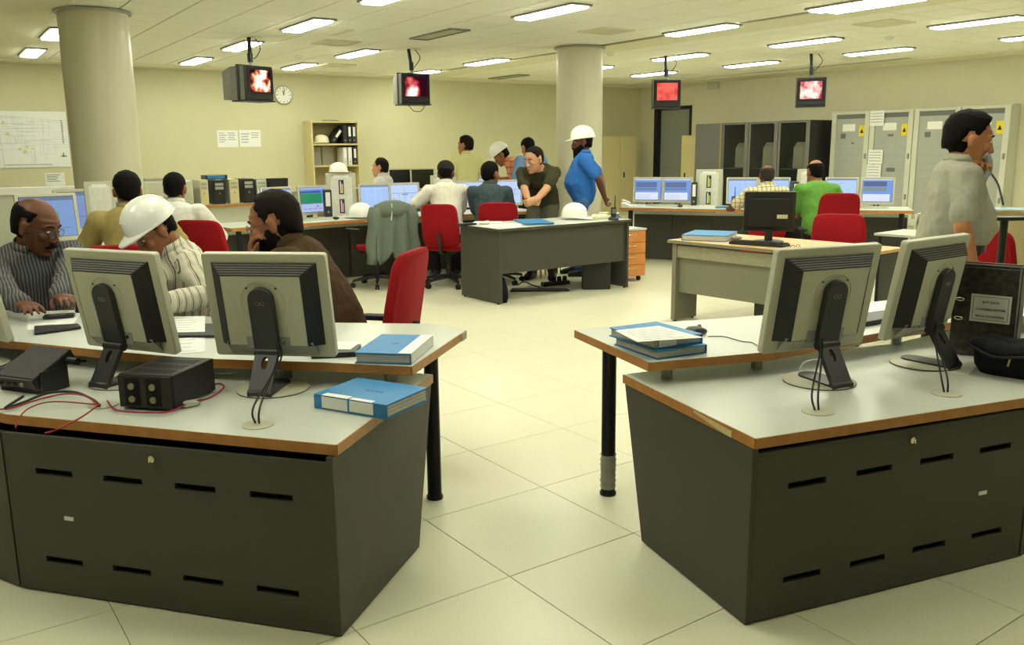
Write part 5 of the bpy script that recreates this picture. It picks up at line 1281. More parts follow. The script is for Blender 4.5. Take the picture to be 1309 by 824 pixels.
# --- right group
person('bald-crowned man in a pale checked shirt, seated with his back turned', 980, 226, 9.9, -2, lean=12, hpitch=10, hs=1.02, S=0.98, shirt=st_check, skin_=sk_dark, hair='bald', hairm=m_hairg, vox=0.011, cvox=0.012,
       L=dict(t=(-0.34,0.40,0.80), n=(0,0,-1)), Rr=dict(t=(0.12,0.42,0.80), n=(0,0,-1), hint=(0.2,-0.5,-0.9)))
person('balding man in a green T-shirt, seated with his back turned', 1042, 221, 9.7, 4, lean=14, hpitch=8, hs=1.06, S=1.03, shirt=sh_green, skin_=sk_mid, hair='bald', collar=False, vox=0.011, cvox=0.012, trousers=tr_dark,
       L=dict(t=(-0.12,0.42,0.80), hint=(-0.2,-0.5,-0.9), n=(0,0,-1)), Rr=dict(t=(0.26,0.42,0.80), n=(0,0,-1)))
man_r = person('man in a light grey short-sleeved shirt standing in profile, holding a receiver to his mouth', 1238, 181, 4.74, -101, sit=False, lean=3, hyaw=0, hpitch=10, hs=1.20, fat=1.25, shirt=sh_grey, skin_=sk_tan, hair='thick', face=('moustache',), vox=0.006, cvox=0.009, trousers=tr_dark, belt=True,
       L=dict(t=WY(1252,235,4.69), d=W_(0.12,0.03,0.95), n=W_(-0.3,-0.9,0), curl=55, hint=(-0.3,0.4,-1)), Rr=dict(curl=22))
for q in PEOPLE: print('PERSON', q)
# ================================================================== WALL THINGS
def onb(px, py, off=0.0):
    a, z = on_back(px, py, off); return a, z
def onr(px, py, off=0.0):
    d = ray(px, py); k = (WR-off)/(nr.x*d.x+nr.y*d.y); p = Vector((0,0,EYE))+d*k; return nb.x*p.x+nb.y*p.y, p.z
# clock
a, z = onb(362,121.5,0.03); p = rm(a,WB-0.02,z)
t = thing('wall_clock','round white wall clock with dark hands on the back wall','clock',p,R(35))
mb = MB(); mb.lathe([(0.165,0.0),(0.165,0.03),(0.15,0.035),(0.152,0.03)],36,Tm((0,0.0,0),0,R(90))); mb.obj('rim', m_steel, t, smooth=40)
mb = MB(); mb.lathe([(0.150,0.012),(0.150,0.0365)],36,Tm((0,0,0),0,R(90))); fc = mb.obj('dial', m_white, t, smooth=0)
mb = MB()
for k in range(12):
    A_ = R(30*k); mb.cbox((0,-0.0375,0.125),(0.012 if k%3 else 0.02,0.002,0.03),Matrix.Rotation(A_,4,'Y'))
tag(mb.obj('hour_marks', m_inkgrey, fc, smooth=0), kind='stuff')
mb = MB(); mb.cbox((0,-0.0395,0.04),(0.012,0.002,0.09),Matrix.Rotation(R(-8),4,'Y')); mb.obj('hour_hand', m_ink, fc, smooth=0)
mb = MB(); mb.cbox((0,-0.0415,0.055),(0.009,0.002,0.125),Matrix.Rotation(R(10),4,'Y')); mb.obj('minute_hand', m_ink, fc, smooth=0)
def sheet(name, label, cat, x0, y0, x1, y1, off, lines=0, mode=None, group=None):
    a0, z1 = onb(x0,y0,off); a1, z0 = onb(x1,y1,off); w_, h_ = a1-a0, z1-z0
    p = rm(a0, WB-off, z0); t = thing(name, label, cat, p, R(35), group)
    mb = MB(); mb.box(0,w_,-0.002,0.0,0,h_); s = mb.obj('sheet', m_paper, t, smooth=0)
    return t, s, w_, h_
t, s, w_, h_ = sheet('notice','wide white printed notice taped to the bare wall below the clock','notice',277,166.5,305,188,0.004)
def textblock(parent, x0, x1, z0, z1, n, m, y=-0.0035, gap=0.5, jag=0.3):
    mb = MB(); rnd = random.Random(n+int(x0*100)+7)
    for k in range(n):
        zz = z1-(z1-z0)*(k+0.5)/n; hh = (z1-z0)/n*gap/2
        mb.box(x0,x1-(x1-x0)*jag*rnd.random(),y,y+0.001,zz-hh,zz+hh)
    o = mb.obj('printed_lines', m, parent, smooth=0); tag(o, kind='stuff'); return o
m_faint = mat('ink_faint',(186,188,186),0.8,var=0); textblock(s,0.03,w_*0.45,h_*0.25,h_*0.9,5,m_faint); textblock(s,w_*0.52,w_-0.03,h_*0.4,h_*0.9,4,m_faint)
t, s, w_, h_ = sheet('notice','white printed sheet on the bare wall, right half of the pair of notices','notice',305.5,166,334,187.5,0.004)
textblock(s,0.03,w_*0.5,h_*0.2,h_*0.85,4,m_faint); textblock(s,w_*0.55,w_-0.03,h_*0.5,h_*0.9,3,m_faint)
# big plan drawing
t, s, w_, h_ = sheet('site_plan','large white plan drawing with yellow patches on the wall left of the column','drawing',-40,141,91,213,0.012)
mb = MB(); rnd = random.Random(3)
for k in range(60):
    x = rnd.uniform(0.05,w_*0.85); z = rnd.uniform(0.15,h_*0.9)
    if k%2: mb.box(x,x+rnd.uniform(0.1,0.6),-0.0035,-0.0024,z,z+0.006)
    else: mb.box(x,x+0.006,-0.0035,-0.0024,z-rnd.uniform(0.05,0.3),z)
for k in range(14): 
    x = rnd.uniform(0.2,w_*0.8); z = rnd.uniform(0.2,h_*0.8); q, r_ = rnd.uniform(.08,.3), rnd.uniform(.06,.2)
    mb.box(x,x+q,-0.0035,-0.0024,z,z+0.005); mb.box(x,x+q,-0.0035,-0.0024,z+r_,z+r_+0.005); mb.box(x,x+0.005,-0.0035,-0.0024,z,z+r_); mb.box(x+q,x+q+0.005,-0.0035,-0.0024,z,z+r_)
tag(mb.obj('drawn_lines', mat('pencil',(208,211,204),0.9,var=0), s, smooth=0), kind='stuff')
m_py = mat('plan_yellow',(214,208,140),0.9)
for x, z, r_ in ((0.36,0.60,0.06),(0.52,0.28,0.07),(0.47,0.33,0.05),(0.33,0.8,0.05),(0.55,0.36,0.04),(0.60,0.34,0.035)):
    mb = MB(); mb.lathe([(r_*w_*0.35,-0.001),(r_*w_*0.32,0.0002)],14,Tm((x*w_,-0.0028,z*h_),0,R(90))); mb.obj('yellow_patch', m_py, s, smooth=0)
mb = MB(); textblock(s,w_*0.935,w_*0.955,h_*0.42,h_*0.85,14,m_ink,y=-0.0035); mb.box(w_*0.90,w_*0.965,-0.0035,-0.0024,h_*0.19,h_*0.205); mb.box(w_*0.925,w_*0.935,-0.0035,-0.0024,h_*0.18,h_*0.26); mb.obj('arrow', m_ink, s, smooth=0)
textblock(s,w_*0.3,w_*0.85,h_*0.03,h_*0.07,1,m_faint)
t, s, w_, h_ = sheet('notice','small white printed sheet on the wall under the large plan drawing','notice',57,221,84,237,0.006)
textblock(s,0.02,w_*0.8,h_*0.3,h_*0.9,5,m_inkgrey)

# bookcase
BO = 0.42
a0, zt_ = onb(397.5,156.5,BO); a1, _ = onb(458,158,BO); wB = a1-a0
t = thing('bookcase','tall cream metal bookcase with binders and a hard hat on its shelves','bookcase',rm(a0,WB-BO,0),R(35)); HB = zt_+0.0
for x in (0.0,wB-0.025):
    mb = MB(); mb.box(x,x+0.025,0.0,BO-0.02,0.0,HB); mb.obj('side_panel', m_beige, t, smooth=0)
mb = MB(); mb.box(0.026,wB-0.026,BO-0.04,BO-0.021,0.02,HB-0.026); mb.obj('back_panel', m_beige_d, t, smooth=0)
mb = MB(); mb.box(0.0,wB,0.0,BO-0.02,HB+0.0005,HB+0.03); mb.obj('top_panel', m_beige, t, smooth=0)
_, zs1 = onb(430,183.5,BO); _, zs2 = onb(430,211,BO)
shz = [zs1, zs2, zs2-0.42, zs2-0.84]
for z in shz:
    mb = MB(); mb.box(0.026,wB-0.026,0.004,BO-0.042,z-0.028,z); mb.obj('shelf', m_beige, t, smooth=0)
def bc(u, v, z): p = rm(a0,WB-BO,0); return Vector((p.x+nr.x*u+nb.x*v, p.y+nr.y*u+nb.y*v, z))
def binder(label, p, rz, w_=0.075, d=0.28, h=0.32, m=None, tilt=0, lab=True, group=None):
    """standing lever arch file, spine towards local -Y"""
    t = thing('binder', label, 'binder', p, rz, group)
    M = Tm((0,0,0),0,0,R(tilt))
    mb = MB(); mb.box(-w_/2,w_/2,0,d,0,h,M); mb.obj('cover', m or m_binder, t, smooth=0, bevel=0.003)
    if lab:
        mb = MB(); mb.box(-w_*0.30,w_*0.30,-0.0015,-0.0002,h*0.40,h*0.92,M); mb.obj('spine_label', m_paper, t, smooth=0)
    mb = MB(); mb.lathe([(0.012,0),(0.012,0.002)],14,M @ Tm((0,-0.0002,h*0.18),0,R(90))); mb.obj('finger_ring', m_steel, t, smooth=0)
    return t
u0 = wB-0.03
for k, lab_ in enumerate((True,True,False)):
    binder(('black binder at the right end of the top bookcase shelf','black binder, second from the right end of the top bookcase shelf','black plain binder, third from the right end of the top bookcase shelf')[k], bc(u0-0.05-0.09*k,0.03,shz[0]+0.001), R(35), h=0.33, lab=lab_)
binder('black binder leaning against the others on the top bookcase shelf', bc(u0-0.475,0.05,shz[0]+0.028), R(35), h=0.29, tilt=38)
for k in range(3):
    binder(('black binder at the right end of the second bookcase shelf','white-spined binder, middle of three on the second bookcase shelf','white-spined binder, left of three on the second bookcase shelf')[k], bc(u0-0.05-0.10*k,0.03,shz[1]+0.001), R(35), h=0.32, m=m_binder if k == 0 else mat('binder_white',(214,214,204),0.6))
def hat_thing(label, p, rz, m_=None, s=1.0, tilt=0):
    t = thing('hard_hat', label, 'hard hat', p, rz); t.scale = (s,s,s); hat_meshes(t, Tm((0,0,0.016),0,R(tilt)), m_); return t
hat_thing('cream hard hat resting on the top shelf of the bookcase', bc(wB*0.265,0.15,shz[0]+0.002), R(120), mat('hard_hat_cream',(226,222,190),0.3), 1.0)
mb = MB(); mb.lathe([(0.12,0),(0.16,0.01),(0.15,0.03),(0.04,0.035)],20); tag(mb.obj('plate', m_mgrey, loc=bc(wB*0.5,0.2,HB+0.031)), 'shallow grey dish on top of the bookcase', 'dish')
# framed sheets in the second shelf
for k, x in enumerate((0.16,0.42)):
    mb = MB(); mb.box(-0.115,0.115,-0.003,0,0,0.33,Tm((0,0,0),0,R(-4))); o = mb.obj('paper_folder', mat('folder_grey',(176,174,158),0.8), smooth=0, loc=bc(x*wB/0.95+0.03,BO-0.09,shz[1]+0.001), rotz=R(35)); tag(o, ('left','right')[k]+' grey paper folder standing at the back of the second bookcase shelf', 'folder')

# beige cupboard by the corner, beige locker beside the door
def cupboard(label, frame_b, left, w_, d, h, rot, doors=2):
    t = thing('cupboard', label, 'cupboard', left, rot)
    mb = MB(); mb.box(0,w_,0,d,0.0,h); mb.obj('carcass', m_beige, t, smooth=0, bevel=0.004)
    for k in range(doors):
        x0 = w_/doors*k+0.006; x1 = w_/doors*(k+1)-0.006
        mb = MB(); mb.box(x0,x1,-0.018,-0.001,0.05,h-0.02); dr = mb.obj('door', m_beige, t, smooth=0, bevel=0.003)
        if k == doors-1:
            mb = MB(); mb.cbox((x0+0.12,-0.025,h*0.5),(0.035,0.012,0.12)); mb.obj('handle', m_blk, dr, smooth=0)
    return t
a0_, z_ = onb(771,174,0.5); a1_, _ = onb(813,175,0.5); a1_ = min(a1_,WR-0.02)
cupboard('beige two-door metal cupboard between the middle column and the doorway', None, rm(a0_,WB-0.5,0), a1_-a0_, 0.48, z_, R(35))
b0_, z_ = onr(870,173,0.5); b1_, _ = onr(889,173,0.5)
cupboard('narrow beige locker between the doorway and the dark cabinets', None, rm(WR-0.45,b0_,0), abs(b0_-b1_), 0.43, z_, R(-55), 1)

# dark racks with glass doors
DR = 0.75
bA, zA = onr(890,157,DR); bB, _ = onr(1037,153,DR)
Wd = abs(bA-bB); zA = onr(960,156,DR)[1]
t0 = rm(WR-DR,bA,0)
xs = [0.0]+[abs(bA-onr(px,156,DR)[0]) for px in (924.5,958,996,1037)]
m_gold = mat('rack_edge',(150,134,96),0.5)
m_rglass = mat('rack_glass',(34,40,34),0.05, alpha=0.30, var=0)
def rack(i, label):
    x0, x1 = xs[i], xs[i+1]; w_ = x1-x0
    t = thing('equipment_rack', label, 'rack', Vector((t0.x-nb.x*x0, t0.y-nb.y*x0, 0)), R(-55))
    tk = 0.02
    for nm, a_ in (('side_panel',(0.002,tk,0,DR-0.03,0,zA)),('side_panel',(w_-tk,w_-0.002,0,DR-0.03,0,zA)),('top_panel',(tk,w_-tk,0,DR-0.03,zA-tk,zA)),('base_plinth',(tk,w_-tk,0,DR-0.03,0,0.1)),('back_panel',(tk,w_-tk,DR-0.05,DR-0.03,0.1,zA-tk))):
        mb = MB(); mb.box(*a_); mb.obj(nm, m_blk if i == 3 or nm == 'back_panel' else m_cabdark, t, smooth=0)
    if i == 0:
        mb = MB(); mb.box(0.01,w_-0.06,-0.02,-0.001,0.05,zA-0.01); d_ = mb.obj('door', m_cabdark, t, smooth=0)
    else:
        fw = 0.05; mb = MB()
        for a_ in ((0.01,0.01+fw,0.05,zA-0.01),(w_-0.01-fw*1.6,w_-0.01,0.05,zA-0.01),(0.01+fw,w_-0.01-fw*1.6,zA-0.04,zA-0.01),(0.01+fw,w_-0.01-fw*1.6,0.05,0.12)): mb.box(a_[0],a_[1],-0.02,-0.001,a_[2],a_[3])
        d_ = mb.obj('door', m_cabdark, t, smooth=0)
        mb = MB(); mb.box(0.01+fw,w_-0.01-fw*1.6,-0.012,-0.008,0.12,zA-0.04); mb.obj('glass_pane', m_rglass, d_, smooth=0)
        for z in (0.55,1.05):
            mb = MB(); mb.box(tk,w_-tk,0.03,DR-0.08,z,z+0.02); mb.obj('shelf', m_cabdark, t, smooth=0)
        sh = [(0.06,0.0),(0.50,0.0),(0.50,0.46),(0.16,0.50),(0.07,0.40)]
        mb = MB(); x_ = w_*0.42; mb.loft([[(x,y,1.071+z) for y,z in sh] for x in (x_,w_-0.06)][::-1]); mb.obj('server_unit', m_mwhite, t, smooth=0, bevel=0.02)
        mb = MB(); mb.box(w_*0.12,w_*0.4,0.2,0.5,1.071,1.3); mb.obj('dark_unit', m_blk, t, smooth=0)
        if i == 2:
            mb = MB(); mb.box(w_*0.5,w_*0.85,0.3,DR-0.06,1.45,1.75); mb.obj('upper_unit', m_blk2, t, smooth=0)
    mb = MB(); mb.box(w_-0.055 if i == 0 else w_-0.012,w_-0.004,-0.026,-0.0205,0.03,zA-0.004); mb.obj('edge_strip', m_gold, t, smooth=0)
    return t
for i, l in enumerate(('solid grey front of the leftmost tall dark cabinet','tall dark glass-doored cabinet next to the solid grey one','tall dark glass-doored cabinet, middle of the glass three','tall dark glass-doored cabinet with a black flank, next to the pale panels')): rack(i, l)

# pale switch cabinets with glass fronts
DP = 0.32
pxs = [1064,1113,1169,1229,1293]
def pale(i, label):
    b0_, z0_ = onr(pxs[i],140,DP); b1_, _ = onr(pxs[i+1],140,DP); w_ = abs(b1_-b0_)
    zt_ = onr((1065+1293)/2,137.5,DP)[1]
    t = thing('switch_cabinet', label, 'cabinet', rm(WR-DP,b0_,0), R(-55)); H_ = zt_
    mb = MB(); mb.box(0.003,w_-0.003,0.05,DP-0.02,0.0,H_); mb.obj('carcass', m_grey_l, t, smooth=0)
    fw = 0.10; mb = MB()
    for a_ in ((0.006,fw,0.1,H_-0.02),(w_-fw,w_-0.006,0.1,H_-0.02),(fw,w_-fw,H_-0.06,H_-0.02),(fw,w_-fw,0.1,0.22)): mb.box(a_[0],a_[1],0.0,0.048,a_[2],a_[3])
    d_ = mb.obj('door_frame', m_grey_l, t, smooth=0, bevel=0.004)
    mb = MB(); mb.box(fw+0.002,w_-fw-0.002,0.02,0.045,0.222,H_-0.062); pn = mb.obj('door_panel', m_panelgrey, t, smooth=0)
    mb = MB(); mb.box(fw+0.003,w_-fw-0.003,0.012,0.0195,H_-0.14,H_-0.063); mb.obj('header_strip', m_cabdark, pn, smooth=0)
    def lab(nm, u, z, a, b, m_):
        mb = MB(); mb.cbox((u*w_,0.0155,z),(a,0.004,b)); return mb.obj(nm, m_, pn, smooth=0)
    lab('name_plate',0.46,H_-0.30,0.26,0.13,m_white)
    yl = lab('warning_label',0.80 if i != 3 else 0.8,H_-0.36,0.11,0.20,m_yellow)
    mb = MB(); mb.add([(0.80*w_-0.035,0.0125,H_-0.40),(0.80*w_+0.035,0.0125,H_-0.40),(0.80*w_,0.0125,H_-0.32),(0.80*w_-0.035,0.0132,H_-0.40),(0.80*w_+0.035,0.0132,H_-0.40),(0.80*w_,0.0132,H_-0.32)],[(0,1,2),(5,4,3),(0,3,4,1),(1,4,5,2),(2,5,3,0)]); mb.obj('warning_triangle', m_ink, yl, smooth=0)
    lab('meter',0.32 if i != 1 else 0.5,H_-0.45,0.10,0.09 if i != 1 else 0.04,m_cabdark)
    if i == 0: lab('meter',0.58,H_-0.58,0.05,0.03,m_cabdark)
    if i in (1,):
        def pap(x0,x1,z0,z1):
            mb = MB(); mb.box(x0*w_,x1*w_,-0.004,-0.001,z0,z1); p_ = mb.obj('taped_paper', m_paper, t, smooth=0)
            mb = MB()
            for k in range(4): mb.box(x0*w_+0.02,x1*w_-0.03,-0.0055,-0.0042,z1-0.05-0.05*k,z1-0.04-0.05*k)
            tag(mb.obj('printed_lines', m_inkgrey, p_, smooth=0), kind='stuff')
        pap(0.0,0.33,H_-0.28,H_-0.02); pap(0.02,0.36,H_-0.95,H_-0.70); pap(0.0,0.34,H_-1.20,H_-0.96)
        lab('meter',0.55,H_-1.05,0.16,0.07,m_cabdark)
    for z in (0.6,1.3): 
        mb = MB(); mb.cbox((w_-0.05,-0.012,z),(0.03,0.02,0.09)); mb.obj('door_latch', m_steel, d_, smooth=0)
    for k in range(9):
        mb = MB(); mb.box(fw+0.02,w_-fw-0.02,0.0165,0.0195,0.4+0.13*k,0.41+0.13*k); mb.obj('panel_seam', m_mgrey, pn, smooth=0)
    return t
for i, l in enumerate(('pale grey switch cabinet, next to the dark cabinets','pale grey switch cabinet with white papers taped to its frame','pale grey switch cabinet behind the standing man','pale grey switch cabinet at the right end, level with the receiver')): pale(i, l)
b_, z_ = onr(912,106.5,0.05); mb = MB(); mb.box(-0.14,0.14,-0.09,0.0,-0.11,0.11); o = tag(mb.obj('wall_speaker', m_mwhite, smooth=0, bevel=0.01, loc=rm(WR-0.001,b_,z_), rotz=R(-55)), 'small square white loudspeaker high on the right wall', 'speaker')

# ================================================================== HANGING TELEVISIONS
def fire(name, ramp, scale, seed, cx=0, cz=0, k=1.0):
    m = bpy.data.materials.new(name); m.use_nodes = True; nt = m.node_tree; nt.nodes.clear()
    out = nt.nodes.new('ShaderNodeOutputMaterial'); e = nt.nodes.new('ShaderNodeEmission'); tc = nt.nodes.new('ShaderNodeTexCoord')
    mp = nt.nodes.new('ShaderNodeMapping'); mp.inputs['Location'].default_value = (seed,seed*2.0,0.3)
    n = nt.nodes.new('ShaderNodeTexNoise'); n.inputs['Scale'].default_value = scale; n.inputs['Detail'].default_value = 3
    vm = nt.nodes.new('ShaderNodeVectorMath'); vm.operation = 'DISTANCE'; vm.inputs[1].default_value = (cx,0.0,cz)
    cmb = nt.nodes.new('ShaderNodeMath'); cmb.operation = 'MULTIPLY_ADD'; cmb.inputs[1].default_value = -3.2*k
    r = nt.nodes.new('ShaderNodeValToRGB'); el = r.color_ramp.elements
    while len(el) < len(ramp): el.new(0.5)
    for q, (p_, c) in zip(el, ramp): q.position = p_; q.color = (*lin(c),1)
    L = nt.links.new
    L(tc.outputs['Object'], mp.inputs['Vector']); L(mp.outputs[0], n.inputs['Vector']); L(tc.outputs['Object'], vm.inputs[0]); L(vm.outputs['Value'], cmb.inputs[0])
    ad = nt.nodes.new('ShaderNodeMath'); ad.operation = 'MULTIPLY'; ad.inputs[1].default_value = 1.9; L(n.outputs['Fac'], ad.inputs[0])
    L(ad.outputs[0], cmb.inputs[2]); L(cmb.outputs[0], r.inputs[0]); L(r.outputs[0], e.inputs[0]); e.inputs[1].default_value = 1.1; L(e.outputs[0], out.inputs[0]); return m
def television(label, px, py, pole_px, rz, fm_, ww=0.42, strap=True, wire=False):
    cp = at(pole_px[0], pole_px[1], CEIL); Yd = cp.y
    c = aty(px, py, Yd)
    f = Vector((-math.sin(R(rz)), math.cos(R(rz)), 0))
    t = thing('hanging_television', label, 'television', (cp.x, cp.y, CEIL), R(rz))
    inv = (Matrix.Translation((cp.x,cp.y,CEIL)) @ Matrix.Rotation(R(rz),4,'Z')).inverted()
    l = inv @ Vector(c); zc = l.z; x = l.x; w_, h_ = ww, ww*0.98
    y1 = 0.17; y0 = -0.27
    mb = MB(); mb.box(x-w_/2,x+w_/2,y1-0.05,y1,zc-h_/2,zc+h_/2); cs = mb.obj('front_case', m_blk, t, smooth=0, bevel=0.008)
    mb = MB(); mb.loft([[(x+sx*w_/2*0.98,y1-0.051,zc+sz*h_/2*0.98) for sx,sz in ((-1,-1),(1,-1),(1,1),(-1,1))],[(x+sx*w_/2*0.97,y1-0.30,zc+sz*h_/2*0.97) for sx,sz in ((-1,-1),(1,-1),(1,1),(-1,1))],[(x+sx*w_/2*0.80,y0-0.06,zc-0.02+sz*h_/2*0.84) for sx,sz in ((-1,-1),(1,-1),(1,1),(-1,1))]]); mb.obj('rear_case', mat('tv_grey',(128,128,118),0.5), t, smooth=0)
    sw, sh_ = w_*0.76, h_*0.64; sz0 = zc+h_*0.06
    mb = MB(); n = 10
    for i in range(n+1):
        for j in range(n+1):
            u, v = -1+2*i/n, -1+2*j/n; mb.v.append((sw/2*u, -0.012*(u*u+v*v)*0.5, sh_/2*v))
    for i in range(n):
        for j in range(n): mb.f.append([i*(n+1)+j,i*(n+1)+j+1,(i+1)*(n+1)+j+1,(i+1)*(n+1)+j]); mb.mi.append(0)
    so = mb.obj('screen', fm_, t, smooth=180, loc=(x,y1+0.013,sz0))
    mb = MB()
    for a_ in ((-w_/2+0.01,-sw/2-0.003,-sh_/2-0.02,sh_/2+0.02),(sw/2+0.003,w_/2-0.01,-sh_/2-0.02,sh_/2+0.02),(-sw/2-0.003,sw/2+0.003,sh_/2+0.003,sh_/2+0.022),(-sw/2-0.003,sw/2+0.003,-sh_/2-0.022,-sh_/2-0.003)): mb.box(x+a_[0],x+a_[1],y1+0.0005,y1+0.016,sz0+a_[2],sz0+a_[3])
    mb.obj('bezel', m_blk2, t, smooth=0, bevel=0.003)
    mb = MB(); mb.cbox((x,y1+0.004,zc-h_*0.40),(w_*0.5,0.006,h_*0.10)); mb.obj('control_flap', m_blk, t, smooth=0)
    mb = MB(); mb.box(x-w_/2-0.012,x+w_/2+0.012,y0+0.16,y1+0.012,zc-h_/2-0.02,zc-h_/2-0.003); mb.obj('support_tray', m_blk, t, smooth=0)
    mb = MB(); mb.box(x-w_/2-0.012,x+w_/2+0.012,0.0,0.035,zc+h_/2+0.002,zc+h_/2+0.014)
    for sx in (-1,1): mb.box(x+sx*(w_/2+0.008)-0.004,x+sx*(w_/2+0.008)+0.004,0.0,0.035,zc-h_/2-0.003,zc+h_/2+0.002)
    st_ = mb.obj('strap', m_blk, t, smooth=0)
    mb = MB(); mb.cyl((x,0.018,zc+h_/2+0.014),(x,0.018,zc+h_/2+0.07),0.022,n=12); mb.obj('collar', m_steel, t)
    mb = MB(); mb.cyl((x,0.018,zc+h_/2+0.06),(0,0.0,-0.008),0.026,n=12); mb.cyl((x,0.018,zc+h_/2+0.05),(x*0.8,0.014,zc+h_/2+0.16),0.036,n=12); mb.obj('ceiling_pole', m_legblack, t)
    mb = MB(); mb.lathe([(0.09,-0.012),(0.10,-0.001)],20,Tm((-0.1,0,0))); mb.obj('ceiling_plate', m_board, t)
    mb = MB(); mb.tube(catmull([(-0.10,0,-0.012),(-0.17,0.0,-0.12),(-0.09,0,-0.24),(x-0.02,0.01,-0.26)],6),0.006,6); mb.obj('cable', m_cable, t)
    if wire:
        mb = MB(); mb.tube(catmull([(x-w_*0.35,y1-0.05,zc-h_/2-0.02),(x-w_*0.2,y1-0.05,zc-h_/2-0.10),(x+w_*0.05,y1-0.05,zc-h_/2-0.10),(x+w_*0.25,y1-0.05,zc-h_/2-0.02)],6),0.005,6); mb.obj('hanging_cable', m_cable, t)
    return t
F1 = fire('picture_flames',[(0.0,(30,18,20)),(0.25,(150,50,40)),(0.42,(226,120,70)),(0.55,(255,226,200)),(0.8,(255,255,255))],11,1.7,0,-0.02,1.2)
F2 = fire('picture_furnace',[(0.0,(50,12,24)),(0.22,(150,30,50)),(0.42,(232,110,110)),(0.58,(255,225,205)),(0.75,(255,255,255))],7,4.1,0.06,-0.06,1.7)
F3 = fire('picture_red_glow',[(0.0,(190,44,44)),(0.5,(226,72,66)),(0.9,(240,110,96))],9,7.3,0,0,0.3)
F4 = fire('picture_pink_glow',[(0.0,(140,40,54)),(0.35,(206,84,96)),(0.6,(250,190,180)),(0.8,(255,250,235))],10,2.9,0.0,-0.04,0.9)
television('hanging television turned sideways, flames on its screen, nearest the clock',319,107,(318,47),-124,F1)
television('hanging television with a white-hot furnace picture above the bookcase side of the room',527,114,(522,62),-154,F2,wire=True)
television('hanging television with an even red picture, right of the middle column',851,120,(851,71),178,F3)
television('hanging television with a pink glowing picture, above the bald-crowned men',1036.5,118,(1037,68),162,F4)

# ================================================================== CHAIRS
def ppl(i): return PEOPLE[i][4]
chair('red office chair of the man in the tan shirt', -2.50, 5.62, 20, back_z=(0.48,0.95))
chair('red office chair behind the man in the plain white shirt, turned askew', -2.30, 7.00, -20, arms=False, back_z=(0.48,0.99))
chair('red office chair beside the bearded man in brown, back tilted to the aisle', -0.78, 4.36, 76, back_z=(0.50,1.02), seat_z=0.43, w=0.44)
chair('red office chair with a grey-green jacket hung over it', -1.50, 9.72, 40, back_z=(0.50,0.90))
chair('red office chair of the white-shirted man in the dark cap', -0.70, 9.66, -14, arms=False, back_z=(0.46,0.93), w=0.42)
chair('red office chair of the man in the dark grey-blue shirt', -0.15, 9.86, 2, back_z=(0.48,0.93), seat_z=0.42, arms=False)
chair('red office chair of the man in the checked shirt, behind the black monitor', 2.76, 9.62, 0, arms=False, seat_z=0.42, back_z=(0.50,0.99), w=0.40)
chair('red office chair of the man in the green T-shirt', 3.42, 9.30, -8, back_z=(0.50,1.02), seat_z=0.44, w=0.42)
chair('red office chair pushed behind the wooden-topped desk, facing the aisle', 2.88, 7.66, 160, back_z=(0.48,0.89), w=0.47)
chair('red office chair close behind the standing man on the telephone', 3.32, 5.80, -60, back_z=(0.50,0.96), w=0.42)
p = aty(40,250,9.2); chair('red office chair whose top just shows before the white-capped partition at left', p.x+0.22, p.y, 20, arms=False, back_z=(0.5,1.06), w=0.44)
p = aty(328,240,14.45); chair('red office chair whose top shows right of the computer towers', p.x, p.y, 10, back_z=(0.6,1.0), w=0.45)

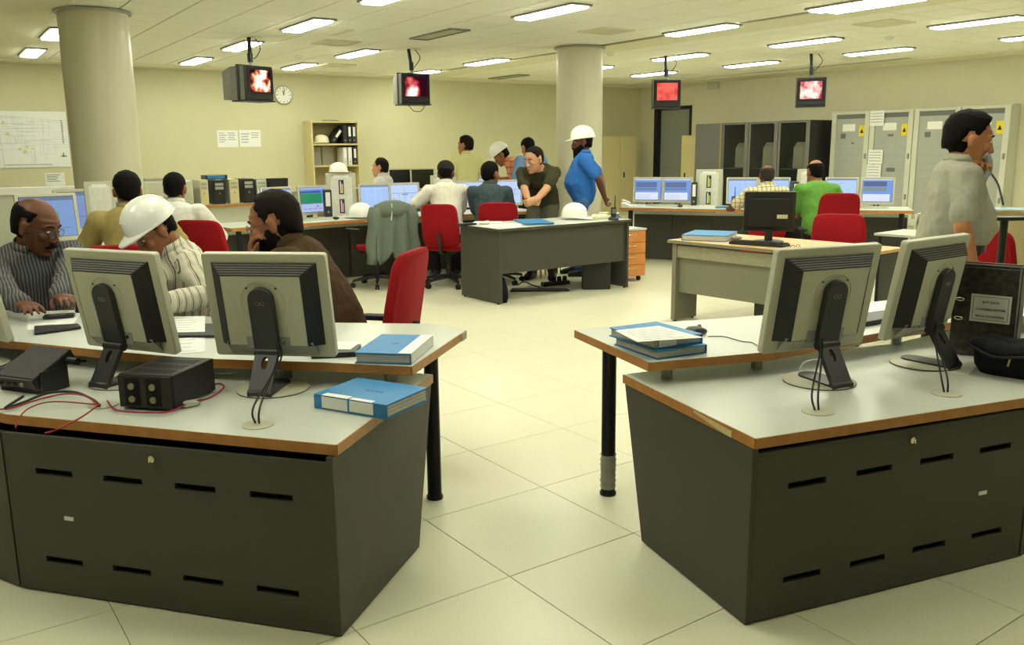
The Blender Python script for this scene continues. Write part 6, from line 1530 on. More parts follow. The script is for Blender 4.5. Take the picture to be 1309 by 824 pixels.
# jacket
def jacket():
    t = thing('jacket','grey-green jacket draped over the back of a red chair','jacket',(-1.50,9.72,0),R(40)); m_j = cloth('jacket',(108,118,106))
    nx_, nz_ = 18, 14; mb = MB()
    def pt(u, v, o):
        wv = 0.215+0.045*v; x = u*wv; zt_ = 0.945-0.05*abs(u)**2.2; z = zt_-v*(0.58+0.06*math.sin(u*7)); pl = 0.042*math.sin(u*9+1.2*v)*v+0.012*math.sin(u*17)*v
        y = -0.36-0.02*v+pl+o; return (x,y,z)
    vs = [pt(-1+2*i/nx_, j/nz_, -0.016) for j in range(nz_+1) for i in range(nx_+1)]+[pt(-1+2*i/nx_, j/nz_, 0.004) for j in range(nz_+1) for i in range(nx_+1)]
    N = (nx_+1)*(nz_+1); fs = []
    for j in range(nz_):
        for i in range(nx_):
            a_ = j*(nx_+1)+i; fs += [(a_,a_+1,a_+nx_+2,a_+nx_+1),(N+a_+nx_+1,N+a_+nx_+2,N+a_+1,N+a_)]
    edge = [i for i in range(nx_+1)]+[j*(nx_+1)+nx_ for j in range(1,nz_+1)]+[nz_*(nx_+1)+i for i in range(nx_-1,-1,-1)]+[j*(nx_+1) for j in range(nz_-1,0,-1)]
    for a_, b_ in zip(edge, edge[1:]+edge[:1]): fs.append((b_,a_,N+a_,N+b_))
    mb.add(vs, fs); mb.obj('body', m_j, t, smooth=180)
    mb = MB(); mb.loft([ring(Vector((0,y,z)), X, Y, a_, b_, 18, 0.8) for y,z,a_,b_ in ((-0.335,0.80,0.225,0.055),(-0.335,0.88,0.232,0.060),(-0.335,0.925,0.215,0.05),(-0.335,0.955,0.13,0.04),(-0.34,0.968,0.08,0.03))]); mb.obj('shoulders', m_j, t, smooth=180)
    for sx, ln in ((-1,0.60),(1,0.66)):
        mb = MB(); P = [Vector((sx*(0.225+0.07*k/6+0.012*math.sin(k*2)), -0.35-0.01*math.sin(k*1.4), 0.90-ln*k/6)) for k in range(7)]; mb.tube(P,[0.055,0.068,0.066,0.062,0.060,0.054,0.056],12); mb.obj('sleeve', m_j, t, smooth=180)
    mb = MB(); mb.tube(catmull([(-0.03,-0.384,0.94),(-0.035,-0.388,0.84),(-0.05,-0.395,0.76)],5),0.007,6); mb.obj('white_lining', m_grey_l, t)
    mb = MB(); mb.lathe([(0.022,0),(0.022,0.002)],14,Tm((0.05,-0.388,0.86),0,R(90))); mb.obj('badge', m_mgrey, t, smooth=0)
jacket()

# ================================================================== BOOKS, PAPERS, SMALL THINGS
def flat_book(label, corners, z, h, m, spine=None, spine_side=3, group=None, marks=None, cat='binder', name='blue_binder', pages=True):
    """lying folder from four ground corners (world XY, anticlockwise from the near-left)"""
    P = [V2(c) for c in corners]; o = P[0]; ux = (P[1]-P[0]); w_ = (ux.length+(P[2]-P[3]).length)/2; d = ((P[3]-P[0]).length+(P[2]-P[1]).length)/2; ux.normalize(); rz = math.atan2(ux.y,ux.x)
    t = thing(name, label, cat, (o.x,o.y,z), rz, group)
    mb = MB(); mb.box(0,w_,0,d,0.0,0.004); lo = mb.obj('back_cover', m, t, smooth=0)
    mb = MB(); mb.box(0,w_,0,d,h-0.004,h); up = mb.obj('front_cover', m, t, smooth=0, bevel=0.001)
    i = 0.006; bx = [i,w_-i,i,d-i]
    s = {0:(0,w_,0,0.004),1:(w_-0.004,w_,0,d),2:(0,w_,d-0.004,d),3:(0,0.004,0,d)}[spine_side]
    mb = MB(); mb.box(s[0],s[1],s[2],s[3],0.0045,h-0.0045); sp = mb.obj('spine', m, t, smooth=0)
    mb = MB(); mb.box(*bx,0.0045,h-0.0045); mb.obj('page_block', m_pages, t, smooth=0)
    for k in range(4):
        z_ = 0.008+(h-0.016)*k/3; mb = MB(); mb.box(i-0.0012,w_-i+0.0012,i-0.0012,d-i+0.0012,z_-0.0007,z_+0.0007); mb.obj('page_edge', m_mgrey, t, smooth=0)
    return t, w_, d, up, sp
# left lower binder with a white label strip round its spine
c = [at(401,505,ZL+0.045),at(490,519,ZL+0.045),at(540,497,ZL+0.045),at(452,482,ZL+0.045)]
t, w_, d, up, sp = flat_book('thick blue binder on the lower tier at the corner, white label across its near edge', [(v.x,v.y) for v in c], ZL+0.0005, 0.05, m_blue, spine_side=0)
mb = MB(); mb.box(0.035,w_*0.47,-0.0015,-0.0002,0.006,0.046); mb.box(0.035,w_*0.47,-0.0012,0.03,0.0502,0.0508); mb.obj('spine_label', m_paper, sp, smooth=0)
mb = MB(); mb.box(w_*0.50,w_*0.82,-0.0015,-0.0002,0.008,0.046); mb.box(w_*0.50,w_*0.80,-0.0012,0.022,0.0502,0.0508); mb.obj('spine_label', m_paper, sp, smooth=0)
mb = MB()
for k in range(4): mb.cbox((w_*0.46+0.02*k,d*0.48,0.0503),(0.011,0.012,0.0006))
tag(mb.obj('stamped_lettering', m_dblue, up, smooth=0), kind='stuff')
# left upper binder
c = [at(453,451,ZU+0.04),at(523,453,ZU+0.04),at(550,429,ZU+0.04),at(483,427,ZU+0.04)]
t, w_, d, up, sp = flat_book('blue binder on the upper tier, white spine towards the aisle', [(v.x,v.y) for v in c], ZU+0.0005, 0.042, m_blue, spine_side=1)
mb = MB(); mb.box(w_+0.0002,w_+0.0015,0.004,d-0.004,0.003,0.040); mb.box(w_-0.05,w_+0.0012,0.004,d-0.004,0.0422,0.0428); mb.obj('spine_label', m_paper, sp, smooth=0)
mb = MB(); mb.cbox((w_*0.5,d*0.5,0.0423),(0.03,0.012,0.0006)); mb.obj('stamped_mark', m_dblue, up, smooth=0)
# right upper pair with a paper on top
L_, F_, R_ = (V2(at(*q_,ZU)) for q_ in ((787.6,440.5),(840.6,460),(903.6,451))); B_ = L_+R_-F_; c = [F_,R_,B_,L_]
t, w_, d, up, sp = flat_book('lower blue binder of the pair beside the mouse', [(v.x,v.y) for v in c], ZU+0.0005, 0.034, m_blue, spine_side=1)
o_ = Vector((-0.012,0.018)); c = [F_+o_,R_+o_+Vector((0.004,0.012)),B_+o_,L_+o_]
t, w_, d, up, sp = flat_book('upper blue binder of the pair beside the mouse', [(v.x,v.y) for v in c], ZU+0.035, 0.036, m_blue, spine_side=1)
mb = MB(); mb.box(w_*0.1,w_*0.45,-0.0015,0.0,0.006,0.030); mb.obj('label', m_paper, up, smooth=0)
def paper(label, corners, z, name='paper_sheet', lines=6, m=None, group=None, cat='paper', h=0.0012):
    P = [V2(q) for q in corners]; o = P[0]; t = thing(name, label, cat, (o.x,o.y,z), 0, group)
    mb = MB(); mb.prism([tuple(p-o) for p in P], 0, h); s = mb.obj('sheet', m or m_paper, t, smooth=0)
    if lines:
        mb = MB(); e1 = P[1]-P[0]; e2 = P[3]-P[0]
        for k in range(lines):
            v = 0.12+0.76*k/max(1,lines-1); q0 = e1*0.1+e2*v; q1 = e1*(0.75+0.12*math.sin(k*5))+e2*v; n_ = e2.normalized()*0.004
            mb.prism([tuple(q0),tuple(q1),tuple(q1+n_),tuple(q0+n_)], h+0.0001, h+0.0004)
        tag(mb.obj('printed_lines', m_inkgrey, s, smooth=0), kind='stuff')
    return t
zz = ZU+0.0722
c = [at(814.5,437,zz),at(899,431.5,zz),at(842,416.5,zz),at(786,422.5,zz)]
paper('printed white sheet lying on the pair of blue binders', [(v.x,v.y) for v in c], zz, lines=7)
# mouse
p = at(888,428,ZU); t = thing('computer_mouse','black computer mouse with a thin cord beside the pair of blue binders','mouse',(p.x,p.y,ZU),R(38))
mb = MB(); mb.loft([ring(Vector((x,0,0.017*h_+0.001)), Y, Z, b_, 0.017*h_, 14, 0.9) for x,b_,h_ in ((-0.062,0.012,0.4),(-0.05,0.027,0.8),(-0.02,0.031,1.15),(0.02,0.031,1.05),(0.05,0.026,0.7),(0.06,0.014,0.4))]); mb.obj('shell', m_blk, t, smooth=180)
mb = MB(); mb.cyl((0.028,-0.004,0.034),(0.028,0.004,0.034),0.009,n=12); mb.obj('wheel', m_mgrey, t)
M_ = (Matrix.Translation((p.x,p.y,ZU)) @ Matrix.Rotation(R(38),4,'Z')).inverted()
P = [at(905,430,ZU+0.004),at(925,430,ZU+0.003),at(948,436,ZU+0.003),at(962,438,ZU+0.003),at(976,447,ZU+0.003)]
q = P[-1]
mb = MB(); mb.tube(catmull([M_ @ v for v in P],6),0.002,6); mb.obj('cord', m_cable, t)
# power supply box
c = [at(153,523,ZL),at(222,527,ZL),at(268,505,ZL),at(205,500,ZL)]
o = V2(c[0]); ux = (V2(c[1])-o); w_ = ux.length; rz = math.atan2(ux.y,ux.x); d = 0.27
t = thing('power_supply','black vented power supply box with pale round sockets on its front','power unit',(o.x,o.y,ZL+0.0008),rz)
hP = 0.125
mb = MB(); mb.box(0,w_,0.012,d,0.006,hP); mb.obj('case', m_binder, t, smooth=0, bevel=0.003)
mb = MB(); mb.box(0.004,w_-0.004,0,0.0115,0.01,hP-0.004); fp = mb.obj('front_panel', m_blk, t, smooth=0)
for x in (0.27,0.66):
    mb = MB(); mb.box(w_*x-0.028,w_*x+0.028,-0.002,-0.0002,0.018,hP-0.012); r_ = mb.obj('socket_recess', m_void, fp, smooth=0)
    for z in (0.040,0.085):
        mb = MB(); mb.lathe([(0.0115,0.0),(0.0115,0.006),(0.007,0.007)],16,Tm((w_*x,-0.0022,z),0,R(90))); mb.obj('socket', mat('brass_pale',(150,146,116),0.4,metal=0.3), r_, smooth=30)
mb = MB()
for i_ in range(12):
    for j_ in range(3): mb.cbox((0.03+(w_-0.06)*i_/11,0.06+0.07*j_,hP+0.0006),(0.004,0.05,0.001))
tag(mb.obj('vent_slots', m_void, t, smooth=0), kind='stuff')
for x in (0.02,w_-0.02):
    for y in (0.04,d-0.03):
        mb = MB(); mb.cyl((x,y,0),(x,y,0.006),0.008,n=8); mb.obj('foot', m_blk, t)
# two-way radio unit, left
p = at(42,497,ZL); t = thing('radio_unit','black two-way radio unit tilted on a bracket, left of the power supply','radio',(p.x,p.y,ZL),R(-22))
Mr = Tm((0,0.02,0.078),0,R(24))
mb = MB(); mb.box(-0.10,0.10,-0.09,0.10,-0.022,0.026,Mr); mb.obj('case', m_binder, t, smooth=0, bevel=0.004)
mb = MB(); mb.box(-0.095,0.095,-0.096,-0.0905,-0.018,0.022,Mr); f_ = mb.obj('front_panel', m_blk, t, smooth=0)
for k in range(4):
    mb = MB(); mb.cyl((-0.07+0.035*k,-0.0965,0.0),(-0.07+0.035*k,-0.104,0.0),0.008,n=10,M=Mr); mb.obj('knob', m_mgrey if k == 3 else m_blk2, f_)
mb = MB(); mb.cyl((0.11,0.06,0.0),(0.16,0.06,0.0),0.014,n=10,M=Mr); mb.obj('antenna_plug', m_blk, t)
for sx in (-1,1):
    mb = MB(); mb.box(sx*0.106-0.003,sx*0.106+0.003,-0.05,0.07,0.001,0.085); mb.obj('bracket', m_steel if sx < 0 else m_blk, t, smooth=0)
mb = MB(); mb.box(-0.106,0.106,-0.05,0.07,0.0005,0.003); mb.obj('bracket_base', m_blk, t, smooth=0)
# wires on the left lower tier
def wire(label, pix, r, m, cat='wire', name='wire'):
    P = [at(x,y,z) for x,y,z in pix]; o = P[0]; t_ = catmull([p_-Vector((o.x,o.y,0)) for p_ in P],7)
    mb = MB(); mb.tube(t_, r, 6); ob = mb.obj(name, m, smooth=180, loc=(o.x,o.y,0)); tag(ob, label, cat); return ob
z_ = ZL+0.011
wire('thick black cable curving from the radio unit to the monitor stand',[(30,506,z_+0.02),(6,522,z_),(30,514,z_),(62,502,z_+0.01),(95,501,z_+0.01),(118,510,z_+0.005),(127,518,z_)],0.005,m_cable,'cable','cable')
wire('red wire looping over the front edge of the left lower worktop',[(0,523,z_),(20,520,z_),(50,510,z_+0.02),(85,503,z_+0.03),(112,507,z_+0.02),(125,519,z_+0.004)],0.003,m_wire_red)
q = at(20,546,ZL+0.002)
ob = wire('dark red wire hanging in a loop over the front edge by the radio unit',[(128,516,z_+0.002),(104,533,z_+0.01),(72,549,z_+0.012),(58,553,ZL-0.01)],0.0028,m_wire_red)
wire('thin red-black wire crossing the worktop in front of the radio unit',[(126,517,z_+0.003),(70,513,z_+0.01),(40,520,z_+0.012),(24,534,z_+0.008),(20,546,z_+0.002)],0.0025,m_wire_red)
wire('magenta and red wire running along the power supply',[(137,512,z_),(150,524,z_),(190,527,z_),(217,526,z_),(244,514,z_+0.004),(268,508,z_+0.02),(286,495,z_+0.03),(280,490,z_+0.02),(268,493,z_)],0.0032,mat('wire_magenta',(150,24,70),0.5))
p = at(244,515,ZL+0.012); mb = MB(); mb.cbox((0,0,0.011),(0.055,0.03,0.018)); tag(mb.obj('wire_connector', m_grey_l, smooth=0, bevel=0.002, loc=(p.x,p.y,ZL+0.0005), rotz=R(35)), 'cream plastic wire connector beside the power supply', 'connector')
wire('white cable curling out behind the monitor by the power supply',[(268,470,z_),(276,476,z_+0.004),(292,477,z_+0.01),(310,473,z_),(326,470,z_)],0.003,m_white,'cable','cable')
wire('black cables bunched at the far left behind the radio unit',[(-10,470,z_),(20,466,z_+0.01),(50,465,z_+0.008),(80,463,z_+0.01),(110,461,z_)],0.004,m_cable,'cable','cable')
wire('white cable arching from the cable hole behind the monitor by the mouse',[(1022,472,z_),(1028,463,z_+0.03),(1045,459,z_+0.03),(1065,463,z_+0.004)],0.003,m_white,'cable','cable')
# papers on the left upper tier
def px_quad(l, z): return [(at(x,y,z).x, at(x,y,z).y) for x,y in l]
paper('loose white papers lying before the balding man, uppermost',px_quad([(38,408),(98,404),(95,396),(40,398)],ZU+0.004),ZU+0.0032,lines=5)
paper('wide white paper under the loose papers before the balding man',px_quad([(35,422),(90,420),(104,400),(36,402)],ZU),ZU+0.0006,lines=6)
paper('white printed paper before the man in the hard hat',px_quad([(214,425),(262,424),(262,404),(212,405)],ZU+0.014),ZU+0.0140,lines=6)
paper('large white sheet between the two middle monitors on the upper tier',px_quad([(218,453),(262,450),(262,430),(216,434)],ZU),ZU+0.0006,lines=4)
def laptopish(label, quad, z, h, m, name, cat):
    P = [V2(q) for q in quad]; o = P[0]; mb = MB(); mb.prism([tuple(p_-o) for p_ in P],0,h); ob = mb.obj(name, m, smooth=0, bevel=0.003, loc=(o.x,o.y,z)); tag(ob,label,cat); return ob
laptopish('dark green ring binder lying under papers near the hard-hat man',px_quad([(222,432),(300,432),(300,416),(220,418)],ZU),ZU+0.0022,0.011,m_binder,'folder','folder')
laptopish('black flat folder on the upper tier before the balding man',px_quad([(44,428),(104,420),(100,416),(44,419)],ZU+0.003),ZU+0.0022,0.012,m_blk,'folder','folder')
t = thing('mobile_phone','dark mobile phone lying on the papers before the balding man','phone',tuple(at(78,405,ZU+0.006).xy)+(ZU+0.0056,),R(20))
mb = MB(); mb.box(-0.075,0.06,-0.03,0.03,0,0.014); mb.obj('body', m_blk, t, smooth=0, bevel=0.004)
mb = MB(); mb.box(-0.05,0.02,-0.022,0.022,0.0142,0.0148); mb.obj('screen', m_steel, t, smooth=0)
laptopish('black keyboard on the upper tier right of the monitor by the lower binder',px_quad([(398,459),(455,456),(462,446),(398,447)],ZU),ZU+0.0006,0.02,m_blk,'keyboard','keyboard')
c = px_quad([(395,447),(448,447),(462,437),(400,437)],ZU+0.02)
paper('sheet of white paper lying on the black keyboard near the upper binder',c,ZU+0.0215,lines=0)
# right: documents, box file, bag
paper('white envelope lying behind the stand of the monitor next to the box file',px_quad([(1160,469),(1238,479),(1250,465),(1180,453)],ZL),ZL+0.0003,lines=0,name='envelope',h=0.0010)
laptopish('white keyboard edge on the right upper tier beyond the two monitors',px_quad([(1080,408),(1150,398),(1150,386),(1085,394)],ZU),ZU+0.0006,0.018,m_white,'keyboard','keyboard')
laptopish('black document tray on the right upper tier between the two monitors',px_quad([(1075,423),(1150,410),(1150,399),(1075,410)],ZU),ZU+0.0006,0.022,m_blk,'document_tray','tray')
bl = at(1199,463,ZL); br = at(1330,492,ZL)
bl = V2(at(1199,459,ZL)); bl = Vector((1.85,3.60)); br = Vector((2.037,3.436)); ux = (br-bl); w_ = ux.length; rz = math.atan2(ux.y,ux.x); hF = 0.385
t = thing('box_file','tall black marbled box file with a white printed label, on the right console','box file',(bl.x,bl.y,ZL+0.002),rz)
m_marb = mat('marbled_black',(46,45,40),0.5,var=0.85,scale=45)
mb = MB(); mb.box(0,w_,0,0.012,0,hF); fr_ = mb.obj('front_board', m_marb, t, smooth=0)
mb = MB(); mb.box(0,w_,0.064,0.075,0,hF); mb.obj('back_board', m_marb, t, smooth=0)
mb = MB(); mb.box(w_-0.008,w_,0.0125,0.0635,0,hF); mb.obj('spine', m_blk, t, smooth=0)
mb = MB(); mb.box(0.01,w_-0.02,0.02,0.058,0.002,hF-0.012); mb.obj('page_block', m_pages, t, smooth=0)
for z in (hF-0.0025,hF-0.0145):
    mb = MB(); mb.box(0.002,w_-0.002,-0.0012,-0.0002,z-0.001,z+0.001); mb.obj('metal_edge', m_steel, fr_, smooth=0)
mb = MB(); mb.box(w_-0.010,w_-0.004,-0.0014,-0.0002,0.004,hF-0.004); mb.obj('metal_edge', m_steel, fr_, smooth=0)
for z in (0.155,0.235):
    mb = MB(); mb.tube([(0.028+0.016*math.cos(2*PI*k/14),-0.0025,z+0.006*math.sin(2*PI*k/14)) for k in range(14)],0.0022,6,None,closed=True); mb.obj('clip', m_chrome, fr_)
lx0, lx1, lz0, lz1 = w_*0.28, w_*0.88, 0.148, 0.262
mb = MB(); mb.box(lx0,lx1,-0.0016,-0.0002,lz0,lz1); lb = mb.obj('label', m_paper, fr_, smooth=0)
mb = MB(); e_ = 0.009
for a_ in ((lx0+e_,lx1-e_,lz0+e_,lz0+e_+0.0015),(lx0+e_,lx1-e_,lz1-e_-0.0015,lz1-e_),(lx0+e_,lx0+e_+0.0015,lz0+e_,lz1-e_),(lx1-e_-0.0015,lx1-e_,lz0+e_,lz1-e_)): mb.box(a_[0],a_[1],-0.0022,-0.0017,a_[2],a_[3])
mb.obj('border', m_ink, lb, smooth=0)
for k, s_ in enumerate(('BOT DATA','CLEANING SYSTEM','BALLS COUNTING')):
    text('lettering', s_, 0.0128, m_ink, lb, Tm(((lx0+lx1)/2,-0.0019,lz1-0.032-0.029*k),0,R(90)))
p = at(1305,478,ZL); t = thing('bag','soft black zipped bag slumped in front of the marbled box file','bag',(1.955,3.215,ZL+0.002),R(-41)); t.scale = (0.82,0.72,1.0)
mb = MB(); rs = []
for z,a_,b_,e_ in ((0.0,0.19,0.10,0.6),(0.03,0.215,0.13,0.7),(0.075,0.225,0.145,0.75),(0.085,0.245,0.16,0.75),(0.10,0.245,0.16,0.75),(0.125,0.20,0.12,0.8),(0.135,0.10,0.06,0.9)):
    rs.append([q_+Vector((0,0,0.012*math.sin(q_.x*22)*(z>0.05)+0.008*math.sin(q_.y*30+q_.x*9))) if z > 0.01 else q_ for q_ in ring(Vector((0,0.02*z,z)), X, Y, a_, b_, 32, e_)])
mb.loft(rs); mb.obj('body', m_fabricblack, t, smooth=180)
mb = MB(); mb.tube([ (0.249*math.copysign(abs(math.cos(2*PI*k/32))**0.75,math.cos(2*PI*k/32)),0.164*math.copysign(abs(math.sin(2*PI*k/32))**0.75,math.sin(2*PI*k/32)),0.092+0.012*math.sin(0.245*math.cos(2*PI*k/32)*22)) for k in range(32)],0.006,6,None,closed=True); mb.obj('piping', m_blk2, t, smooth=180)
mb = MB(); mb.cbox((-0.06,-0.155,0.055),(0.008,0.006,0.03),Matrix.Rotation(0.2,4,'Y')); mb.obj('zip_pull', mat('brass',(190,160,90),0.3,metal=0.9), t, smooth=0)
# ---------------- on the white-topped desk mid-floor
zt_ = 0.7455
p = at(735,281,zt_); hat_thing('white hard hat standing on the white-topped desk mid-floor', (p.x,p.y+0.1,zt_+0.004), R(-125), None, 1.05, 0)
p = at(765,280,zt_); t = thing('cloth','cream folded cloth lying beside the hard hat on the white-topped desk','cloth',(p.x+0.03,p.y+0.06,zt_+0.001),R(20)); t.scale = (0.68,0.72,1.0)
mb = MB(); mb.loft([[q_+Vector((0,0,0.008*math.sin(q_.x*40))) if z > 0.01 else q_ for q_ in ring(Vector((0,0,z)),X,Y,a_,b_,24,0.7)] for z,a_,b_ in ((0,0.17,0.09),(0.02,0.175,0.095),(0.045,0.13,0.07),(0.055,0.05,0.03))]); mb.obj('folds', mat('cloth_cream',(222,220,190),0.9,bump=0.2), t, smooth=180)
mb = MB(); mb.box(-0.02,0.12,-0.05,0.02,0.055,0.07); mb.obj('top_fold', MATS['cloth_cream'], t, smooth=0, bevel=0.008)
def handset(label, p, rz, base=True):
    t = thing('two_way_radio', label, 'radio', p, rz)
    mb = MB(); mb.lathe([(0.055,0.0),(0.058,0.01),(0.048,0.03),(0.035,0.035)],20); mb.obj('charger', m_blk, t, smooth=40)
    mb = MB(); mb.box(-0.026,0.026,-0.016,0.016,0.02,0.135); mb.obj('body', m_blk, t, smooth=0, bevel=0.005)
    mb = MB(); mb.box(-0.020,0.020,-0.018,-0.0162,0.07,0.12); mb.obj('grille', m_steel, t, smooth=0)
    mb = MB(); mb.cyl((0.014,0,0.135),(0.014,0,0.26),0.006,0.004,10); mb.obj('antenna', m_blk2, t)
    return t
p = at(779,281,zt_); handset('black two-way radio upright in its charger at the far end of the white-topped desk',(p.x+0.04,p.y-0.03,zt_+0.001),R(10))
p = at(673,287,zt_); c = px_quad([(672,288),(706,287),(715,281),(678,282)],zt_)
flat_book('thin blue folder on the white-topped desk, middle',c,zt_+0.0056,0.014,m_blue,spine_side=3,name='blue_folder',cat='folder')
paper('white papers on the near corner of the white-topped desk',px_quad([(621,291),(663,291),(668,286),(625,287)],zt_),zt_+0.001,lines=3,h=0.004)
paper('white paper on the far left corner of the white-topped desk',px_quad([(600,286),(640,286),(642,283),(608,283)],zt_),zt_+0.001,lines=3,h=0.003)
mb = MB(); p = at(590,288,zt_); mb.box(-0.09,0.09,-0.05,0.05,0,0.02); tag(mb.obj('notebook', m_blk, smooth=0, bevel=0.003, loc=(p.x+0.05,p.y+0.03,zt_+0.001), rotz=R(30)),'small black notebook at the left end of the white-topped desk','notebook')
p = at(619,287,zt_); mb = MB(); mb.loft([[(-.05,-.03,0),(.05,-.03,0),(.05,.03,0),(-.05,.03,0)],[(-.045,-.012,.02),(.04,-.02,.03),(.045,.02,.035),(-.04,.02,.016)]]); tag(mb.obj('tissue', m_white, smooth=180, loc=(p.x,p.y+0.05,zt_+0.0045)),'crumpled white tissue on the white-topped desk','tissue')
# under it
p = at(765,362,0); binder('black box binder with a white spine label on the floor under the white-topped desk',dpt(d_L-0.18,-0.02+0.12,0.0)+Vector((0,0,0.001)),math.atan2(d_x.y,d_x.x)+R(58),w_=0.10,d=0.30,h=0.33)
p = at(710,362,0.02); t = thing('power_strip','black power strip with three plugs on the floor under the white-topped desk','power strip',(p.x,p.y,0.0),R(28))
mb = MB(); mb.box(-0.17,0.17,-0.035,0.035,0,0.045); mb.obj('strip', m_blk, t, smooth=0, bevel=0.006)
for k in range(3):
    mb = MB(); mb.cyl((-0.02+0.07*k,0,0.0455),(-0.02+0.07*k,0,0.095),0.027,0.022,12); mb.obj('plug', m_blk2, t)
P = [at(662,364,0.03),at(670,360,0.05),at(680,364,0.03),at(690,367,0.02)]
o = P[0]; mb = MB(); mb.tube(catmull([q-Vector((o.x,o.y,0)) for q in P],6),0.007,6); tag(mb.obj('cable', m_cable, smooth=180, loc=(o.x,o.y,0)),'looped cable on the floor under the white-topped desk','cable')
for k,(x0,y0,z0) in enumerate(((705,352,0.08),(716,350,0.08))):
    a_ = at(x0,y0,z0); b_ = Vector((a_.x+0.1,a_.y+0.06,0.40)); o = a_; mb = MB(); mb.tube(catmull([Vector((0,0,a_.z+0.02)),Vector((0.02,0.01,0.25)),b_-Vector((o.x,o.y,0))],6),0.005,6); tag(mb.obj('cable', m_cable, smooth=180, loc=(o.x,o.y,0)),('thin cable rising from the first plug of the power strip','thin cable rising from the second plug of the power strip')[k],'cable')
p = dpt(0.10,0.20,0); t = thing('rucksack','small black rucksack on the floor behind the left panel of the white-topped desk','bag',p,math.atan2(d_x.y,d_x.x))
mb = MB(); mb.loft([ring(Vector((0.0,0,z)),X,Y,a_,b_,20,0.75) for z,a_,b_ in ((0.001,0.06,0.13),(0.05,0.068,0.15),(0.15,0.06,0.145),(0.24,0.045,0.10),(0.27,0.02,0.05))]); mb.obj('body', m_fabricblack, t, smooth=180)
mb = MB(); mb.tube(catmull([(0.0,-0.06,0.25),(0.03,-0.05,0.31),(0.03,0.04,0.31),(0.0,0.06,0.25)],5),0.008,6); mb.obj('strap', m_blk2, t)
q0, q1 = at(652,372,0.01), at(728,371,0.01); o = q0
mb = MB(); mb.prism([(0,0),(q1.x-o.x,q1.y-o.y),(q1.x-o.x-0.02,q1.y-o.y+0.10),(0.02,0.16)],0.001,0.02); tag(mb.obj('footrest', m_blk, smooth=0, bevel=0.004, loc=(o.x,o.y,0)),'flat black board lying on the floor under the white-topped desk','board')
# orange pedestal beyond the desk
p = at(803,362,0); rzp = R(29); q = at(812,361,0)
t = thing('drawer_pedestal','orange wooden drawer pedestal on castors right of the white-topped desk','pedestal',(1.16,9.72,0),rzp)
mb = MB(); mb.box(0,0.42,0,0.5,0.06,0.58); mb.obj('carcass', m_orange, t, smooth=0, bevel=0.003)
mb = MB(); mb.box(-0.01,0.43,-0.012,0.51,0.5805,0.60); mb.obj('top', m_lam, t, smooth=0)
for k in range(4):
    mb = MB(); mb.box(0.005,0.415,-0.016,-0.001,0.07+0.127*k,0.19+0.127*k); d_ = mb.obj('drawer_front', m_orange, t, smooth=0, bevel=0.002)
    mb = MB(); mb.tube([(0.14,-0.017,0.155+0.127*k),(0.15,-0.03,0.155+0.127*k),(0.27,-0.03,0.155+0.127*k),(0.28,-0.017,0.155+0.127*k)],0.004,6); mb.obj('handle', m_chrome, d_)
for x in (0.05,0.37):
    for y in (0.05,0.45):
        mb = MB(); mb.cyl((x-0.012,y,0.028),(x+0.012,y,0.028),0.028,n=14); mb.cyl((x,y,0.03),(x,y,0.06),0.01,n=8); mb.obj('castor', m_blk2, t)
p = Vector((1.16,9.72,0))+Matrix.Rotation(rzp,3,'Z') @ Vector((0.12,0.12,0.601)); t = thing('water_bottle','small blue water bottle on the orange pedestal','bottle',p)
mb = MB(); mb.lathe([(0.032,0.0),(0.034,0.02),(0.034,0.12),(0.016,0.15),(0.014,0.165)],18); mb.obj('bottle', mat('bottle_blue',(60,96,160),0.2), t, smooth=40)
mb = MB(); mb.cyl((0,0,0.166),(0,0,0.185),0.016,n=14); mb.obj('cap', m_white, t)
# ---------------- on the wooden-topped desk
zw = WDH+0.001
c = px_quad([(871,307),(926,309),(938,303),(885,300)],zw); flat_book('blue-topped thick binder at the corner of the wooden-topped desk',c,zw,0.05,m_blue,spine_side=3)
black_monitor('black monitor seen from behind with a pale sticker, on the wooden-topped desk', WD(0.66,0.44,zw), R(-12))
p = WD(0.40,0.36,zw); mb = MB(); mb.ell((0,0,0.018),(0.055,0.033,0.018),14,8); tag(mb.obj('computer_mouse', m_steel, smooth=180, loc=p, rotz=R(20)),'silver-grey mouse on the wooden-topped desk','mouse')
p = WD(0.78,0.08,zw); t = thing('keyboard','black keyboard before the black monitor on the wooden-topped desk','keyboard',p,wd_a+R(8))
mb = MB(); mb.box(-0.23,0.23,0,0.15,0,0.02); mb.obj('case', m_blk, t, smooth=0, bevel=0.003)
mb = MB()
for i_ in range(15):
    for j_ in range(5): mb.cbox((-0.21+0.03*i_,0.02+0.027*j_,0.024),(0.024,0.021,0.007))
tag(mb.obj('keys', m_blk2, t, smooth=0), kind='stuff')
p = WD(1.16,0.06,zw); mb = MB()
for sx in (-1,1): mb.tube([(sx*0.03+0.024*math.cos(2*PI*k/14),0.0,0.02+0.019*math.sin(2*PI*k/14)) for k in range(14)],0.0022,6,None,closed=True); mb.tube([(sx*0.055,0,0.024),(sx*0.06,0.10,0.004)],0.002,6)
mb.tube([(-0.008,0,0.022),(0.008,0,0.022)],0.002,6); tag(mb.obj('spectacles', m_blk, loc=p, rotz=R(30)),'dark spectacles lying on the wooden-topped desk before the keyboard','spectacles')
